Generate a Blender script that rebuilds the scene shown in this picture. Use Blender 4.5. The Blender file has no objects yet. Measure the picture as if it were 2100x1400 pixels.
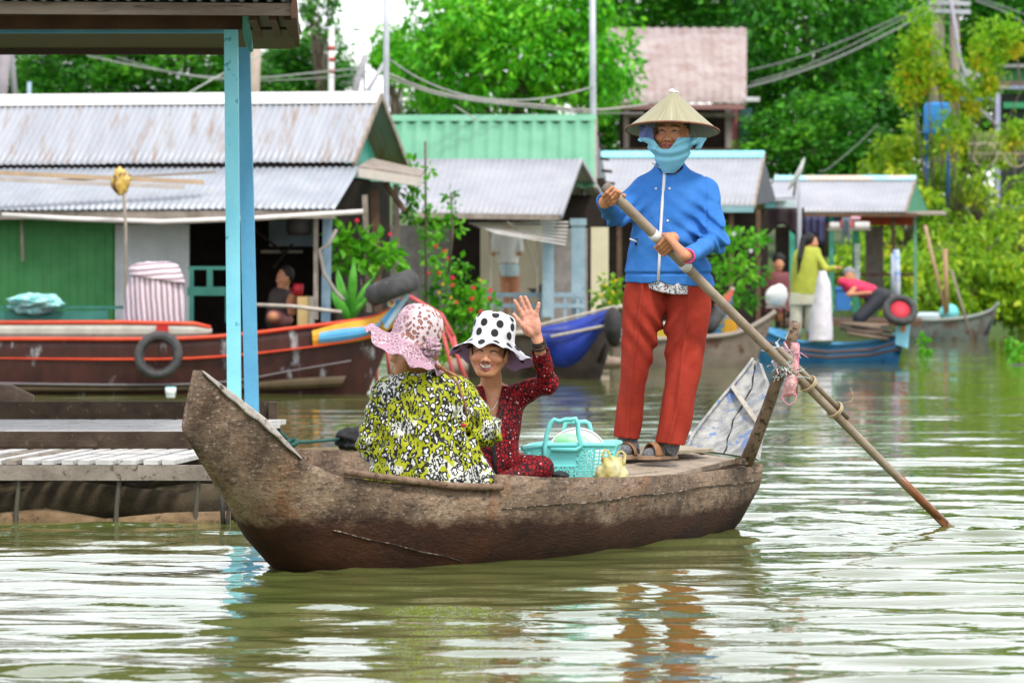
import bpy, math, random
import numpy as np
from mathutils import Vector, Matrix
random.seed(7); RS = np.random.RandomState(7)
S = bpy.context.scene; C = S.collection
F = 9000.0; CX = 1050.0; HY = 572.0; HC = 1.22      # focal length in photo pixels, centre, horizon row, eye height
R_ = math.radians
def W(px, py, d): return Vector(((px-CX)*d/F, d, HC+(HY-py)*d/F))
def A3(v): return np.array((v[0], v[1], v[2]), float)

# ------------------------------------------------------------------ materials
def newmat(name):
    m = bpy.data.materials.new(name); m.use_nodes = True
    nt = m.node_tree; b = nt.nodes['Principled BSDF']
    return m, nt, nt.nodes, nt.links, b
def nd(nt, typ, **kw):
    n = nt.nodes.new(typ)
    for k, v in kw.items(): setattr(n, k, v)
    return n
def rgba(c): return (c[0], c[1], c[2], 1.0)
def noise_fac(nt, coord, scale, detail=5, rough=.6, stretch=(1,1,1), dist=0, off=0):
    mp = nd(nt, 'ShaderNodeMapping'); mp.inputs['Scale'].default_value = stretch
    mp.inputs['Location'].default_value = (off, off*.7, off*.3)
    nt.links.new(coord, mp.inputs['Vector'])
    n = nd(nt, 'ShaderNodeTexNoise'); n.inputs['Scale'].default_value = scale
    n.inputs['Detail'].default_value = detail; n.inputs['Roughness'].default_value = rough
    n.inputs['Distortion'].default_value = dist
    nt.links.new(mp.outputs[0], n.inputs['Vector'])
    return n.outputs['Fac']
def ramp(nt, fac, stops, interp='LINEAR'):
    r = nd(nt, 'ShaderNodeValToRGB'); r.color_ramp.interpolation = interp
    e = r.color_ramp.elements
    while len(e) < len(stops): e.new(.5)
    for el, (p, c) in zip(e, stops):
        el.position = p; el.color = rgba(c) if len(c) == 3 else c
    nt.links.new(fac, r.inputs['Fac'])
    return r.outputs['Color']
def mixc(nt, fac, a, b):
    mx = nd(nt, 'ShaderNodeMix', data_type='RGBA')
    for s, v in ((0, fac), (6, a), (7, b)):
        if isinstance(v, (int, float)): mx.inputs[s].default_value = v
        elif isinstance(v, tuple): mx.inputs[s].default_value = rgba(v)
        else: nt.links.new(v, mx.inputs[s])
    return mx.outputs[2]
def mathn(nt, op, a, b=None, clamp=False):
    m = nd(nt, 'ShaderNodeMath', operation=op); m.use_clamp = clamp
    for i, v in enumerate((a, b)):
        if v is None: continue
        if isinstance(v, (int, float)): m.inputs[i].default_value = v
        else: nt.links.new(v, m.inputs[i])
    return m.outputs[0]
def bumpn(nt, b, height, strength, dist=.01):
    bp = nd(nt, 'ShaderNodeBump'); bp.inputs['Strength'].default_value = strength
    bp.inputs['Distance'].default_value = dist
    nt.links.new(height, bp.inputs['Height']); nt.links.new(bp.outputs[0], b.inputs['Normal'])
def M(name, c1, c2=None, scale=4, rough=.65, c3=None, scale3=25, t3=(.58,.7), bump=0, bscale=80, metal=0,
      stretch=(1,1,1), spec=.35, lo=.35, hi=.65, sheen=0):
    m, nt, ns, ln, b = newmat(name)
    b.inputs['Roughness'].default_value = rough; b.inputs['Metallic'].default_value = metal
    b.inputs['Specular IOR Level'].default_value = spec
    if sheen: b.inputs['Sheen Weight'].default_value = sheen
    tc = nd(nt, 'ShaderNodeTexCoord').outputs['Object']
    if c2 is None: c2 = tuple(x*.78 for x in c1)
    col = ramp(nt, noise_fac(nt, tc, scale, stretch=stretch), [(lo, c1), (hi, c2)])
    if c3 is not None:
        f = ramp(nt, noise_fac(nt, tc, scale3, 6, .65, stretch, off=3.3), [(t3[0], (0,0,0)), (t3[1], (1,1,1))])
        col = mixc(nt, f, col, c3)
    ln.new(col, b.inputs['Base Color'])
    if bump: bumpn(nt, b, noise_fac(nt, tc, bscale, 6, .7, stretch), bump)
    return m
def Mattr(name, rough=.6, spec=.35, sss=0, bump=0, bscale=200):   # colour from the mesh's own colour pattern
    m, nt, ns, ln, b = newmat(name)
    b.inputs['Roughness'].default_value = rough; b.inputs['Specular IOR Level'].default_value = spec
    a = nd(nt, 'ShaderNodeAttribute', attribute_name='Col')
    tc = nd(nt, 'ShaderNodeTexCoord').outputs['Object']
    v = ramp(nt, noise_fac(nt, tc, 60, 4), [(.3, (.88,.86,.84)), (.7, (1.06,1.04,1.02))])
    mx = nd(nt, 'ShaderNodeMix', data_type='RGBA', blend_type='MULTIPLY'); mx.inputs[0].default_value = 1
    ln.new(a.outputs['Color'], mx.inputs[6]); ln.new(v, mx.inputs[7])
    ln.new(mx.outputs[2], b.inputs['Base Color'])
    if sss:
        b.inputs['Subsurface Weight'].default_value = sss; b.inputs['Subsurface Radius'].default_value = (.01,.004,.002)
        b.inputs['Subsurface Scale'].default_value = .4
    if bump: bumpn(nt, b, noise_fac(nt, tc, bscale, 4, .6), bump, .002)
    return m
def Mleaf(name, stops, trans=.35, rough=.5):
    m, nt, ns, ln, b = newmat(name)
    a = nd(nt, 'ShaderNodeAttribute', attribute_name='tone')
    col = ramp(nt, a.outputs['Fac'], stops)
    ln.new(col, b.inputs['Base Color']); b.inputs['Roughness'].default_value = rough
    b.inputs['Specular IOR Level'].default_value = .3
    t = nd(nt, 'ShaderNodeBsdfTranslucent'); ln.new(col, t.inputs['Color'])
    mx = nd(nt, 'ShaderNodeMixShader'); mx.inputs[0].default_value = trans
    ln.new(b.outputs[0], mx.inputs[1]); ln.new(t.outputs[0], mx.inputs[2])
    ln.new(mx.outputs[0], ns['Material Output'].inputs['Surface'])
    return m

# ------------------------------------------------------------------ objects
BASE = {}
def tag(o, label=None, cat=None, group=None, kind=None):
    if label: o['label'] = label
    if cat: o['category'] = cat
    if group: o['group'] = group
    if kind: o['kind'] = kind
    return o
def thing(name, label, cat, loc, group=None):
    o = bpy.data.objects.new(name, None); C.objects.link(o); o.location = loc
    o.empty_display_size = .2
    BASE[o.name] = A3(loc); return tag(o, label, cat, group)
class MB:
    def __init__(s): s.v = []; s.f = []
    def add(s, vs, fs):
        n = len(s.v); s.v += [tuple(x) for x in vs]; s.f += [tuple(i+n for i in f) for f in fs]
    def hexa(s, c):     # 8 corners: bottom 4 ccw then top 4
        s.add(c, [(3,2,1,0),(4,5,6,7),(0,1,5,4),(1,2,6,5),(2,3,7,6),(3,0,4,7)])
    def box(s, c, sx, sy, sz, ax=None, ay=None, az=None):
        c = Vector(c); ax = Vector(ax or (1,0,0)).normalized(); ay = Vector(ay or (0,1,0)).normalized(); az = Vector(az or (0,0,1)).normalized()
        s.hexa([c+ax*(sx/2*i)+ay*(sy/2*j)+az*(sz/2*k) for k in (-1,1) for i, j in ((-1,-1),(1,-1),(1,1),(-1,1))])
    def bar(s, p, q, w, h, up=(0,0,1)):   # board from p to q, w sideways, h along up
        p = Vector(p); q = Vector(q); t = (q-p).normalized(); u = Vector(up); sd = t.cross(u)
        if sd.length < 1e-4: sd = t.cross(Vector((0,1,0)))
        sd.normalize(); u = sd.cross(t).normalized()
        s.hexa([e+sd*(w/2*i)+u*(h/2*j) for e in (p, q) for i, j in ((-1,-1),(1,-1),(1,1),(-1,1))])
    def tube(s, pts, r, n=8, cap=True, squash=1.0):
        pts = [Vector(p) for p in pts]
        if isinstance(r, (int, float)): r = [r]*len(pts)
        rings = []; prev = None
        for i, p in enumerate(pts):
            t = (pts[min(i+1, len(pts)-1)]-pts[max(i-1, 0)]).normalized()
            if prev is None:
                u = t.cross(Vector((0,1,0)));
                if u.length < .1: u = t.cross(Vector((1,0,0)))
            else: u = prev-t*prev.dot(t)
            u.normalize(); prev = u; w = t.cross(u)
            rings.append([p+(u*math.cos(a)+w*math.sin(a)*squash)*r[i] for a in [2*math.pi*k/n for k in range(n)]])
        vs = [v for rg in rings for v in rg]; fs = []
        for i in range(len(pts)-1):
            for k in range(n):
                a = i*n+k; b = i*n+(k+1) % n; fs.append((a, b, b+n, a+n))
        if cap: fs.append(tuple(range(n))[::-1]); fs.append(tuple(range((len(pts)-1)*n, len(pts)*n)))
        s.add(vs, fs)
    def lathe(s, prof, c, n=32, frame=None, wob=None):   # prof: (r, z) list
        c = Vector(c); ex, ey, ez = frame or (Vector((1,0,0)), Vector((0,1,0)), Vector((0,0,1)))
        vs = []; fs = []
        for i, (r, z) in enumerate(prof):
            for k in range(n):
                a = 2*math.pi*k/n; rr, zz = (r, z) if wob is None else wob(r, z, a, i)
                vs.append(c+ex*(rr*math.cos(a))+ey*(rr*math.sin(a))+ez*zz)
        for i in range(len(prof)-1):
            for k in range(n):
                a = i*n+k; b = i*n+(k+1) % n; fs.append((a, b, b+n, a+n))
        s.add(vs, fs)
    def ball(s, c, r, n=12, m=8, R=None):
        if isinstance(r, (int, float)): r = (r, r, r)
        R = R or (Vector((1,0,0)), Vector((0,1,0)), Vector((0,0,1))); c = Vector(c)
        vs = []; fs = []
        for i in range(m+1):
            th = math.pi*i/m
            for k in range(n):
                a = 2*math.pi*k/n
                vs.append(c+R[0]*(r[0]*math.sin(th)*math.cos(a))+R[1]*(r[1]*math.sin(th)*math.sin(a))+R[2]*(r[2]*math.cos(th)))
        for i in range(m):
            for k in range(n):
                a = i*n+k; b = i*n+(k+1) % n; fs.append((a, a+n, b+n, b))
        s.add(vs, fs)
    def torus(s, c, R, r, ax, ay, n=32, m=12, sq=1.0):
        c = Vector(c); ax = Vector(ax).normalized(); ay = Vector(ay).normalized(); az = ax.cross(ay)
        vs = []; fs = []
        for i in range(n):
            a = 2*math.pi*i/n; d = ax*math.cos(a)+ay*math.sin(a)
            for k in range(m):
                b = 2*math.pi*k/m; vs.append(c+d*(R+r*math.cos(b))+az*(r*sq*math.sin(b)))
        for i in range(n):
            for k in range(m):
                fs.append((i*m+k, ((i+1) % n)*m+k, ((i+1) % n)*m+(k+1) % m, i*m+(k+1) % m))
        s.add(vs, fs)
    def grid(s, fn, nu, nv, thick=None):   # fn(u, v) -> Vector ; thick: offset vector for a back sheet
        P = [[Vector(fn(i/nu, j/nv)) for j in range(nv+1)] for i in range(nu+1)]
        vs = [p for row in P for p in row]
        fs = [(i*(nv+1)+j, (i+1)*(nv+1)+j, (i+1)*(nv+1)+j+1, i*(nv+1)+j+1) for i in range(nu) for j in range(nv)]
        if thick is not None:
            t = Vector(thick); n = len(vs); vs = vs+[p+t for p in vs]
            fs = fs+[tuple(k+n for k in f[::-1]) for f in fs]
            edge = [i*(nv+1) for i in range(nu+1)]+[nu*(nv+1)+j for j in range(1, nv+1)]+[i*(nv+1)+nv for i in range(nu-1, -1, -1)]+[j for j in range(nv-1, 0, -1)]
            for a, b in zip(edge, edge[1:]+edge[:1]): fs.append((b, a, a+n, b+n))
        s.add(vs, fs)
    def obj(s, name, m, parent=None, smooth=False, **kw):
        return mkobj(name, np.array(s.v, float), s.f, m, parent, smooth, **kw)
def rootbase(p):
    while p.parent is not None: p = p.parent
    return BASE.get(p.name, np.zeros(3))
def mkobj(name, V, faces, m, parent=None, smooth=False, col=None, attrs=None, label=None, cat=None, group=None, kind=None, origin=None):
    V = np.asarray(V, float)
    if parent is not None: base = rootbase(parent)
    elif origin is not None: base = A3(origin)
    else:
        lo, hi = V.min(0), V.max(0); base = np.array(((lo[0]+hi[0])/2, (lo[1]+hi[1])/2, lo[2]))
    me = bpy.data.meshes.new(name)
    L = V-base
    if isinstance(faces, np.ndarray):
        nq, k = faces.shape
        me.vertices.add(len(L)); me.vertices.foreach_set('co', L.astype(np.float32).ravel())
        me.loops.add(nq*k); me.loops.foreach_set('vertex_index', faces.astype(np.int32).ravel())
        me.polygons.add(nq); me.polygons.foreach_set('loop_start', np.arange(0, nq*k, k, dtype=np.int32))
        me.update(calc_edges=True); me.validate()
    else:
        me.from_pydata([tuple(x) for x in L], [], faces)
    if smooth: me.polygons.foreach_set('use_smooth', np.ones(len(me.polygons), bool))
    if col is not None:
        a = me.color_attributes.new('Col', 'FLOAT_COLOR', 'POINT')
        c4 = np.ones((len(V), 4), np.float32); c4[:, :3] = col; a.data.foreach_set('color', c4.ravel())
    for k, arr in (attrs or {}).items():
        a = me.attributes.new(k, 'FLOAT', 'POINT'); a.data.foreach_set('value', np.asarray(arr, np.float32))
    me.materials.append(m)
    o = bpy.data.objects.new(name, me); C.objects.link(o)
    if parent is not None: o.parent = parent
    else: o.location = base; BASE[o.name] = base
    return tag(o, label, cat, group, kind)
def copy_tree(o, loc=None, rz=None, sc=None, parent=None):
    c = o.copy(); C.objects.link(c)
    if parent is not None: c.parent = parent
    if loc is not None: c.location = loc
    if rz is not None: c.rotation_euler.z = rz
    if sc is not None: c.scale = sc if hasattr(sc, '__len__') else (sc, sc, sc)
    for ch in list(o.children): copy_tree(ch, parent=c)
    return c
def pbox(mb, x0, y0, x1, y1, d, depth=.05, d1=None):   # upright board seen from pixel x0,y0 to x1,y1 at distance d
    a = W(x0, y1, d); b = W(x1, y0, d1 or d)
    mb.hexa([(a.x, a.y, a.z), (b.x, b.y, a.z), (b.x, b.y+depth, a.z), (a.x, a.y+depth, a.z),
             (a.x, a.y, b.z), (b.x, b.y, b.z), (b.x, b.y+depth, b.z), (a.x, a.y+depth, b.z)])
def pbar(mb, p, q, d0, d1, w, h=None):                 # round or square pole between two pixels
    if h is None: mb.tube([W(*p, d0), W(*q, d1)], w/2, 8)
    else: mb.bar(W(*p, d0), W(*q, d1), w, h)
def snoise(P, freq, seed, octs=3):
    r = np.random.RandomState(seed); out = np.zeros(len(P)); amp = 1.0; tot = 0
    for o in range(octs):
        for k in range(3):
            w = r.normal(size=3); w *= freq/np.linalg.norm(w)
            w2 = r.normal(size=3); w2 *= freq*.6/np.linalg.norm(w2)
            out += amp*np.sin(P@w+r.rand()*6.28+1.2*np.sin(P@w2+r.rand()*6.28)); tot += amp*.8
        freq *= 2.1; amp *= .5
    return out/tot
def corr(mb, e0, e1, r0, r1, pitch=.076, amp=.009, rag=.0, seg=5, th=.004):  # corrugated sheet: eave e0-e1, ridge r0-r1
    e0, e1, r0, r1 = map(Vector, (e0, e1, r0, r1)); nrm = (e1-e0).cross(r0-e0).normalized()
    if nrm.z < 0: nrm = -nrm
    L = (e1-e0).length; n = max(8, int(L/pitch*seg)); rr = random.Random(int(L*1000))
    sh = [rr.uniform(-1, 1) for _ in range(int(L/.7)+3)]
    def fn(u, v):
        p = (e0*(1-u)+e1*u)*(1-v)+(r0*(1-u)+r1*u)*v
        k = int(u*L/.7); sag = rag*sh[k]*(1-v)
        return p+nrm*(amp*math.sin(2*math.pi*u*L/pitch)+.003*sh[k])+(e0-r0).normalized()*sag
    mb.grid(fn, n, 4, thick=-nrm*th)

# ------------------------------------------------------------------ signed-distance modelling (one continuous skin per figure)
def nrm(x): return np.sqrt((x*x).sum(-1))
def cap(a, b, ra, rb=None):
    a = A3(a); b = A3(b); rb = ra if rb is None else rb; ba = b-a; L2 = max(ba@ba, 1e-12)
    def f(P):
        pa = P-a; h = np.clip(pa@ba/L2, 0, 1); return nrm(pa-h[:, None]*ba)-(ra+(rb-ra)*h)
    return f
def ell(c, r, R=None):
    c = A3(c); r = np.array(r, float)
    def f(P):
        q = P-c
        if R is not None: q = q@R
        k0 = nrm(q/r); k1 = nrm(q/(r*r)); return k0*(k0-1)/np.maximum(k1, 1e-6)
    return f
def catmull(T, n=48):
    T = np.array(T, float); k = len(T); out = []
    for x in np.linspace(0, k-1, n):
        i = min(int(x), k-2); t = x-i
        p0, p1, p2, p3 = T[max(i-1, 0)], T[i], T[i+1], T[min(i+2, k-1)]
        out.append(.5*((2*p1)+(-p0+p2)*t+(2*p0-5*p1+4*p2-p3)*t*t+(-p0+3*p1-3*p2+p3)*t**3))
    return np.array(out)
def stack(levels, e=2.0):      # (z, cx, cy, a, b) elliptical tube
    T = catmull(sorted(levels)); z = T[:, 0]
    def f(P):
        zz = P[:, 2]; cx, cy, a, b = [np.interp(zz, z, T[:, i]) for i in (1, 2, 3, 4)]
        x = P[:, 0]-cx; y = P[:, 1]-cy
        k0 = np.sqrt((x/a)**2+(y/b)**2); k1 = np.sqrt((x/a**2)**2+(y/b**2)**2)
        d = k0*(k0-1)/np.maximum(k1, 1e-6)
        return np.maximum(d, np.maximum(zz-z[-1], z[0]-zz))
    return f
def rows(rw):                  # pixel rows (py, xl, xr, d, halfdepth)
    out = []
    for py, xl, xr, d, b in rw:
        a = W(xl, py, d); c = W(xr, py, d); out.append((a.z, (a.x+c.x)/2, d, (c.x-a.x)/2, b))
    return out
def plane(p, n):               # keeps the side n points AWAY from
    p = A3(p); n = A3(n); n = n/np.linalg.norm(n)
    return lambda P: (P-p)@n
def loc(f, o, R):              # evaluate f in a local frame, R columns = axes
    o = A3(o); return lambda P: f((P-o)@R)
def smin(a, b, k):
    if k <= 0: return np.minimum(a, b)
    h = np.clip(.5+.5*(b-a)/k, 0, 1); return b+(a-b)*h-k*h*(1-h)
def ev(ops, P, masks=None):
    D = np.full(len(P), 9.0)
    for i, (op, f, k) in enumerate(ops):
        if op == 'x': D = f(P, D); continue
        if masks is not None:
            ix = masks[i]
            if ix is None: continue
            if ix is not True:
                d = f(P[ix])
                D[ix] = smin(D[ix], d, k) if op == 'u' else -smin(-D[ix], d, k) if op == 's' else -smin(-D[ix], -d, k)
                continue
        d = f(P)
        D = smin(D, d, k) if op == 'u' else -smin(-D, d, k) if op == 's' else -smin(-D, -d, k)
    return D
def sdf_mesh(ops, lo, hi, h):
    lo = A3(lo); hi = A3(hi); B = 8
    nb = np.ceil((hi-lo)/(h*B)).astype(int)
    g = np.stack(np.meshgrid(*[np.arange(n) for n in nb], indexing='ij'), -1).reshape(-1, 3)
    cen = lo+(g*B+(B-1)/2)*h; rad = B*h*.87
    Dc = ev(ops, cen); act = np.abs(Dc) < rad*1.6+.01
    V = np.repeat(np.repeat(np.repeat(Dc.reshape(nb).astype(np.float32), B, 0), B, 1), B, 2)
    ga = g[act]; ca = cen[act]
    off = np.stack(np.meshgrid(*[np.arange(B)]*3, indexing='ij'), -1).reshape(-1, 3)
    CH = 3000
    for s in range(0, len(ga), CH):
        gb = ga[s:s+CH]; cb = ca[s:s+CH]
        idx = (gb[:, None, :]*B+off[None]).reshape(-1, 3); P = lo+idx*h
        masks = []
        for op, f, k in ops:
            if op in ('i', 'x'): masks.append(True); continue
            mk = f(cb) < rad*2.6+k+.01
            masks.append(None if not mk.any() else True if mk.all() else np.repeat(mk, B**3))
        V[idx[:, 0], idx[:, 1], idx[:, 2]] = ev(ops, P, masks)
    I = V < 0; c = [(0,0,0),(1,0,0),(0,1,0),(1,1,0),(0,0,1),(1,0,1),(0,1,1),(1,1,1)]
    n0, n1, n2 = V.shape; sl = lambda o: (slice(o[0], n0-1+o[0]), slice(o[1], n1-1+o[1]), slice(o[2], n2-1+o[2]))
    cnt = np.zeros((n0-1, n1-1, n2-1), np.int8)
    for o in c: cnt += I[sl(o)]
    ai = np.argwhere((cnt > 0) & (cnt < 8))
    vals = [V[ai[:, 0]+o[0], ai[:, 1]+o[1], ai[:, 2]+o[2]] for o in c]
    acc = np.zeros((len(ai), 3)); num = np.zeros(len(ai))
    for a in range(8):
        for b in range(a+1, 8):
            if sum(abs(c[a][i]-c[b][i]) for i in range(3)) != 1: continue
            m = (vals[a] < 0) != (vals[b] < 0)
            t = np.where(m, vals[a]/np.where(m, vals[a]-vals[b], 1), 0)[:, None]
            p = np.array(c[a])*(1-t)+np.array(c[b])*t
            acc += np.where(m[:, None], p, 0); num += m
    verts = lo+(ai+acc/num[:, None])*h
    vid = np.full(cnt.shape, -1, np.int32); vid[ai[:, 0], ai[:, 1], ai[:, 2]] = np.arange(len(ai))
    Q = []
    for ax in range(3):
        u, v = (ax+1) % 3, (ax+2) % 3
        s0 = [slice(1, -1)]*3; s1 = [slice(1, -1)]*3; s0[ax] = slice(0, -1); s1[ax] = slice(1, None)
        s0, s1 = tuple(s0), tuple(s1)
        ch = np.argwhere(I[s0] != I[s1]); base = ch.copy()
        for k in range(3):
            if k != ax: base[:, k] += 1
        ins = I[base[:, 0], base[:, 1], base[:, 2]]
        def cell(du, dv):
            q = base.copy(); q[:, u] += du; q[:, v] += dv; return vid[q[:, 0], q[:, 1], q[:, 2]]
        q = np.stack([cell(-1, -1), cell(0, -1), cell(0, 0), cell(-1, 0)], 1)
        q[~ins] = q[~ins][:, ::-1]; Q.append(q)
    Q = np.concatenate(Q); Q = Q[(Q >= 0).all(1)]
    return verts, Q
def sdf_obj(name, ops, lo, hi, h, m, parent=None, col=None, **kw):
    v, q = sdf_mesh(ops, lo, hi, h)
    return mkobj(name, v, q, m, parent, True, col=col(v) if callable(col) else col, **kw)
def shell(t):                  # hollow the solid into cloth of thickness t
    return ('x', lambda P, D: np.maximum(D, -(D+t)), 0)
def front_y(ops, x, z, y0, y1, n=260):   # nearest surface along the view at x, z
    y = np.linspace(y0, y1, n); P = np.stack([np.full(n, x), y, np.full(n, z)], 1)
    D = ev(ops, P); i = np.argmax(D < 0); return y[i] if D[i] < 0 else None

# ------------------------------------------------------------------ foliage
def leaves_obj(name, P, D, size, tone, m, parent=None, wid=.42, **kw):
    P = np.asarray(P); n = len(P); D = D/np.maximum(nrm(D), 1e-6)[:, None]
    up = RS.normal(size=(n, 3)); up[:, 2] += 1.2
    sd = np.cross(D, up); sd /= np.maximum(nrm(sd), 1e-6)[:, None]
    nn = np.cross(sd, D); s = np.asarray(size)[:, None]
    a = P; b = P+D*s*.5+sd*s*wid/2+nn*s*.06; c = P+D*s; d = P+D*s*.5-sd*s*wid/2+nn*s*.06
    V = np.stack([a, b, c, d], 1).reshape(-1, 3); f = np.arange(4*n).reshape(n, 4)
    return mkobj(name, V, f, m, parent, attrs={'tone': np.repeat(tone, 4)}, **kw)
def clump_points(centers, rads, per, droop=.5, flat=.8, fill=.35):
    Ps = []; Ds = []; Ts = []
    for c, r in zip(centers, rads):
        k = int(per); u = RS.normal(size=(k, 3)); u /= nrm(u)[:, None]
        rr = r*(1-fill*RS.rand(k)**1.5)
        p = np.asarray(c)+u*rr[:, None]*np.array((1, 1, flat))
        dd = u*.8+RS.normal(size=(k, 3))*.5; dd[:, 2] -= droop
        Ps.append(p); Ds.append(dd); Ts.append(np.clip(RS.normal(.46, .17, k)+RS.normal(0, .21), 0, 1))
    return np.concatenate(Ps), np.concatenate(Ds), np.concatenate(Ts)
def crown_centers(K, R, flat=1.0, low=-.6):
    out = []
    while len(out) < K:
        u = RS.normal(size=3); u /= np.linalg.norm(u)
        if u[2] < low: continue
        k = (.62+.38*RS.rand())*(1+.16*math.sin(3*u[0]+5*u[1]+2)+.12*math.sin(7*u[2]+4*u[0]))
        out.append(u*np.array(R)*k)
    return np.array(out)
# ================================================================== camera, sky, sun
cam = bpy.data.cameras.new('camera'); co = bpy.data.objects.new('camera', cam); C.objects.link(co)
co.location = (0, 0, HC); co.rotation_euler = (R_(90), 0, 0)
cam.sensor_width = 36; cam.lens = F/2100*36; cam.shift_y = -(700-HY)/2100
cam.clip_start = .5; cam.clip_end = 2000
cam.dof.use_dof = True; cam.dof.focus_distance = 19.9; cam.dof.aperture_fstop = 6.8
S.camera = co
S.view_settings.view_transform = 'Standard'; S.view_settings.look = 'None'; S.view_settings.exposure = .30
S.view_settings.gamma = 1; S.cycles.use_denoising = True
S.cycles.max_bounces = 6; S.cycles.transparent_max_bounces = 4; S.cycles.caustics_reflective = False
wd = bpy.data.worlds.new('World'); S.world = wd; wd.use_nodes = True
nt = wd.node_tree; nt.nodes.clear()
SUN_EL, SUN_AZ = R_(58), R_(150)
sky = nd(nt, 'ShaderNodeTexSky', sky_type='NISHITA'); sky.sun_disc = False; sky.sun_elevation = SUN_EL; sky.sun_rotation = SUN_AZ; sky.dust_density = 3
bg1 = nd(nt, 'ShaderNodeBackground'); bg1.inputs[1].default_value = .06; nt.links.new(sky.outputs[0], bg1.inputs[0])
tc = nd(nt, 'ShaderNodeTexCoord'); sx = nd(nt, 'ShaderNodeSeparateXYZ'); nt.links.new(tc.outputs['Generated'], sx.inputs[0])
cl = ramp(nt, noise_fac(nt, tc.outputs['Generated'], 3, 6), [(.3, (.86,.89,.93)), (.7, (1,1,1))])   # overcast cloud sheet
grad = nd(nt, 'ShaderNodeMapRange'); nt.links.new(sx.outputs[2], grad.inputs[0])
for i, v in ((1, 0), (2, .45), (3, 1.50), (4, 1.08)): grad.inputs[i].default_value = v
bg2 = nd(nt, 'ShaderNodeBackground'); nt.links.new(cl, bg2.inputs[0]); nt.links.new(grad.outputs[0], bg2.inputs[1])
ad = nd(nt, 'ShaderNodeAddShader'); nt.links.new(bg1.outputs[0], ad.inputs[0]); nt.links.new(bg2.outputs[0], ad.inputs[1])
wo = nd(nt, 'ShaderNodeOutputWorld'); nt.links.new(ad.outputs[0], wo.inputs[0])
sl = bpy.data.lights.new('sun', 'SUN'); sl.energy = 2.5; sl.angle = R_(10); sl.color = (1, .95, .87)
so = bpy.data.objects.new('sun', sl); C.objects.link(so)
dv = Vector((math.sin(SUN_AZ)*math.cos(SUN_EL), math.cos(SUN_AZ)*math.cos(SUN_EL), math.sin(SUN_EL)))
so.rotation_euler = dv.to_track_quat('Z', 'Y').to_euler(); so.location = (0, 0, 30)

# ================================================================== boat coordinates: u along the axis bow to stern, v across (+ far side)
BO = np.array((-.921, 18.42)); BA = np.array((.555, .832)); BP = np.array((-.832, .555))
def BW(u, v, z): q = BO+BA*u+BP*v; return Vector((q[0], q[1], z))

# ================================================================== water
def water():
    ys = [2.0]
    while ys[-1] < 170: ys.append(ys[-1]+max(.05, min(.0036*ys[-1]-.012, .2)))
    ys = np.array(ys+[200., 260., 400., 700.])
    xs = np.concatenate([[-400., -150., -60., -30.], np.arange(-16, 16.01, .07), [30., 60., 150., 400.]])
    X, Y = np.meshgrid(xs, ys, indexing='ij'); x = X.ravel(); y = Y.ravel()
    r = np.random.RandomState(5); z = np.zeros(len(x))
    wx = x+.25*np.sin(.7*y+1.1*x)+.12*np.sin(1.9*x-.8*y+1); wy = y+.3*np.sin(.55*x+.4*y)+.1*np.sin(1.7*x+2)
    ENV = .75+.95*np.exp(-((x-2.1)/2.0)**2-((y-20.3)/2.6)**2)+.25*np.clip((17-y)/4, 0, 1)
    for i in range(64):
        lam = .16*(8.0**(i/63.0)); k = 2*math.pi/lam
        th = r.normal(math.pi/2, .38); sl_ = .0112*(1 if lam < .9 else .6)
        fade = np.clip((lam*8-y*.02*4)/(lam*4), 0, 1)
        env = ENV+.45*np.sin(x*r.uniform(-.5, .5)+y*r.uniform(-.45, .45)+r.rand()*6)
        z += fade*env*sl_/k*np.sin(k*(wx*math.cos(th)+wy*math.sin(th))+r.rand()*6.28)
    # calmer sheet in the lee of the boat, livelier astern and round the oar
    u = (x-BO[0])*BA[0]+(y-BO[1])*BA[1]; v = (x-BO[0])*BP[0]+(y-BO[1])*BP[1]
    calm = np.exp(-((u-1.4)/1.9)**2-((v+.9)/1.0)**2)
    z *= 1-.62*calm
    ox, oy = W(1930, 1083, 21.45).x, 21.45
    d = np.hypot(x-ox, y-oy); z += .007*np.exp(-(d/1.1)**2)*np.sin(d*2*math.pi/.24)
    wk = np.exp(-((u-4.6)/1.3)**2-((v+.1)/.9)**2); z += .0045*wk*np.sin(15*x+5*np.sin(3*y)+8*y)
    d2 = np.hypot(x-BO[0]+.03, y-BO[1]+.1); z += .006*np.exp(-(d2/.45)**2)*np.sin(d2*2*math.pi/.16+1)
    z[(np.abs(x) > 20) | (y > 180)] = 0
    V = np.stack([x, y, z], 1); nx, ny = len(xs), len(ys)
    i, j = np.meshgrid(np.arange(nx-1), np.arange(ny-1), indexing='ij'); a = (i*ny+j).ravel()
    Fq = np.stack([a, a+ny, a+ny+1, a+1], 1)
    m, nt, ns, ln, b = newmat('river_water')
    tc = nd(nt, 'ShaderNodeTexCoord').outputs['Object']
    col = ramp(nt, noise_fac(nt, tc, .35, 4), [(.3, (.075,.105,.022)), (.7, (.12,.128,.040))])
    ln.new(col, b.inputs['Base Color']); b.inputs['Roughness'].default_value = .004
    b.inputs['IOR'].default_value = 1.33
    bumpn(nt, b, mathn(nt, 'ADD', noise_fac(nt, tc, 5.5, 3, .5, stretch=(.8,1,1)), mathn(nt, 'MULTIPLY', noise_fac(nt, tc, 13, 3, .5, stretch=(.55,1,1), off=4), .3)), .20, .02)
    mkobj('water', V, Fq, m, None, True, kind='structure', origin=(0, 0, 0))
water()

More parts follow.
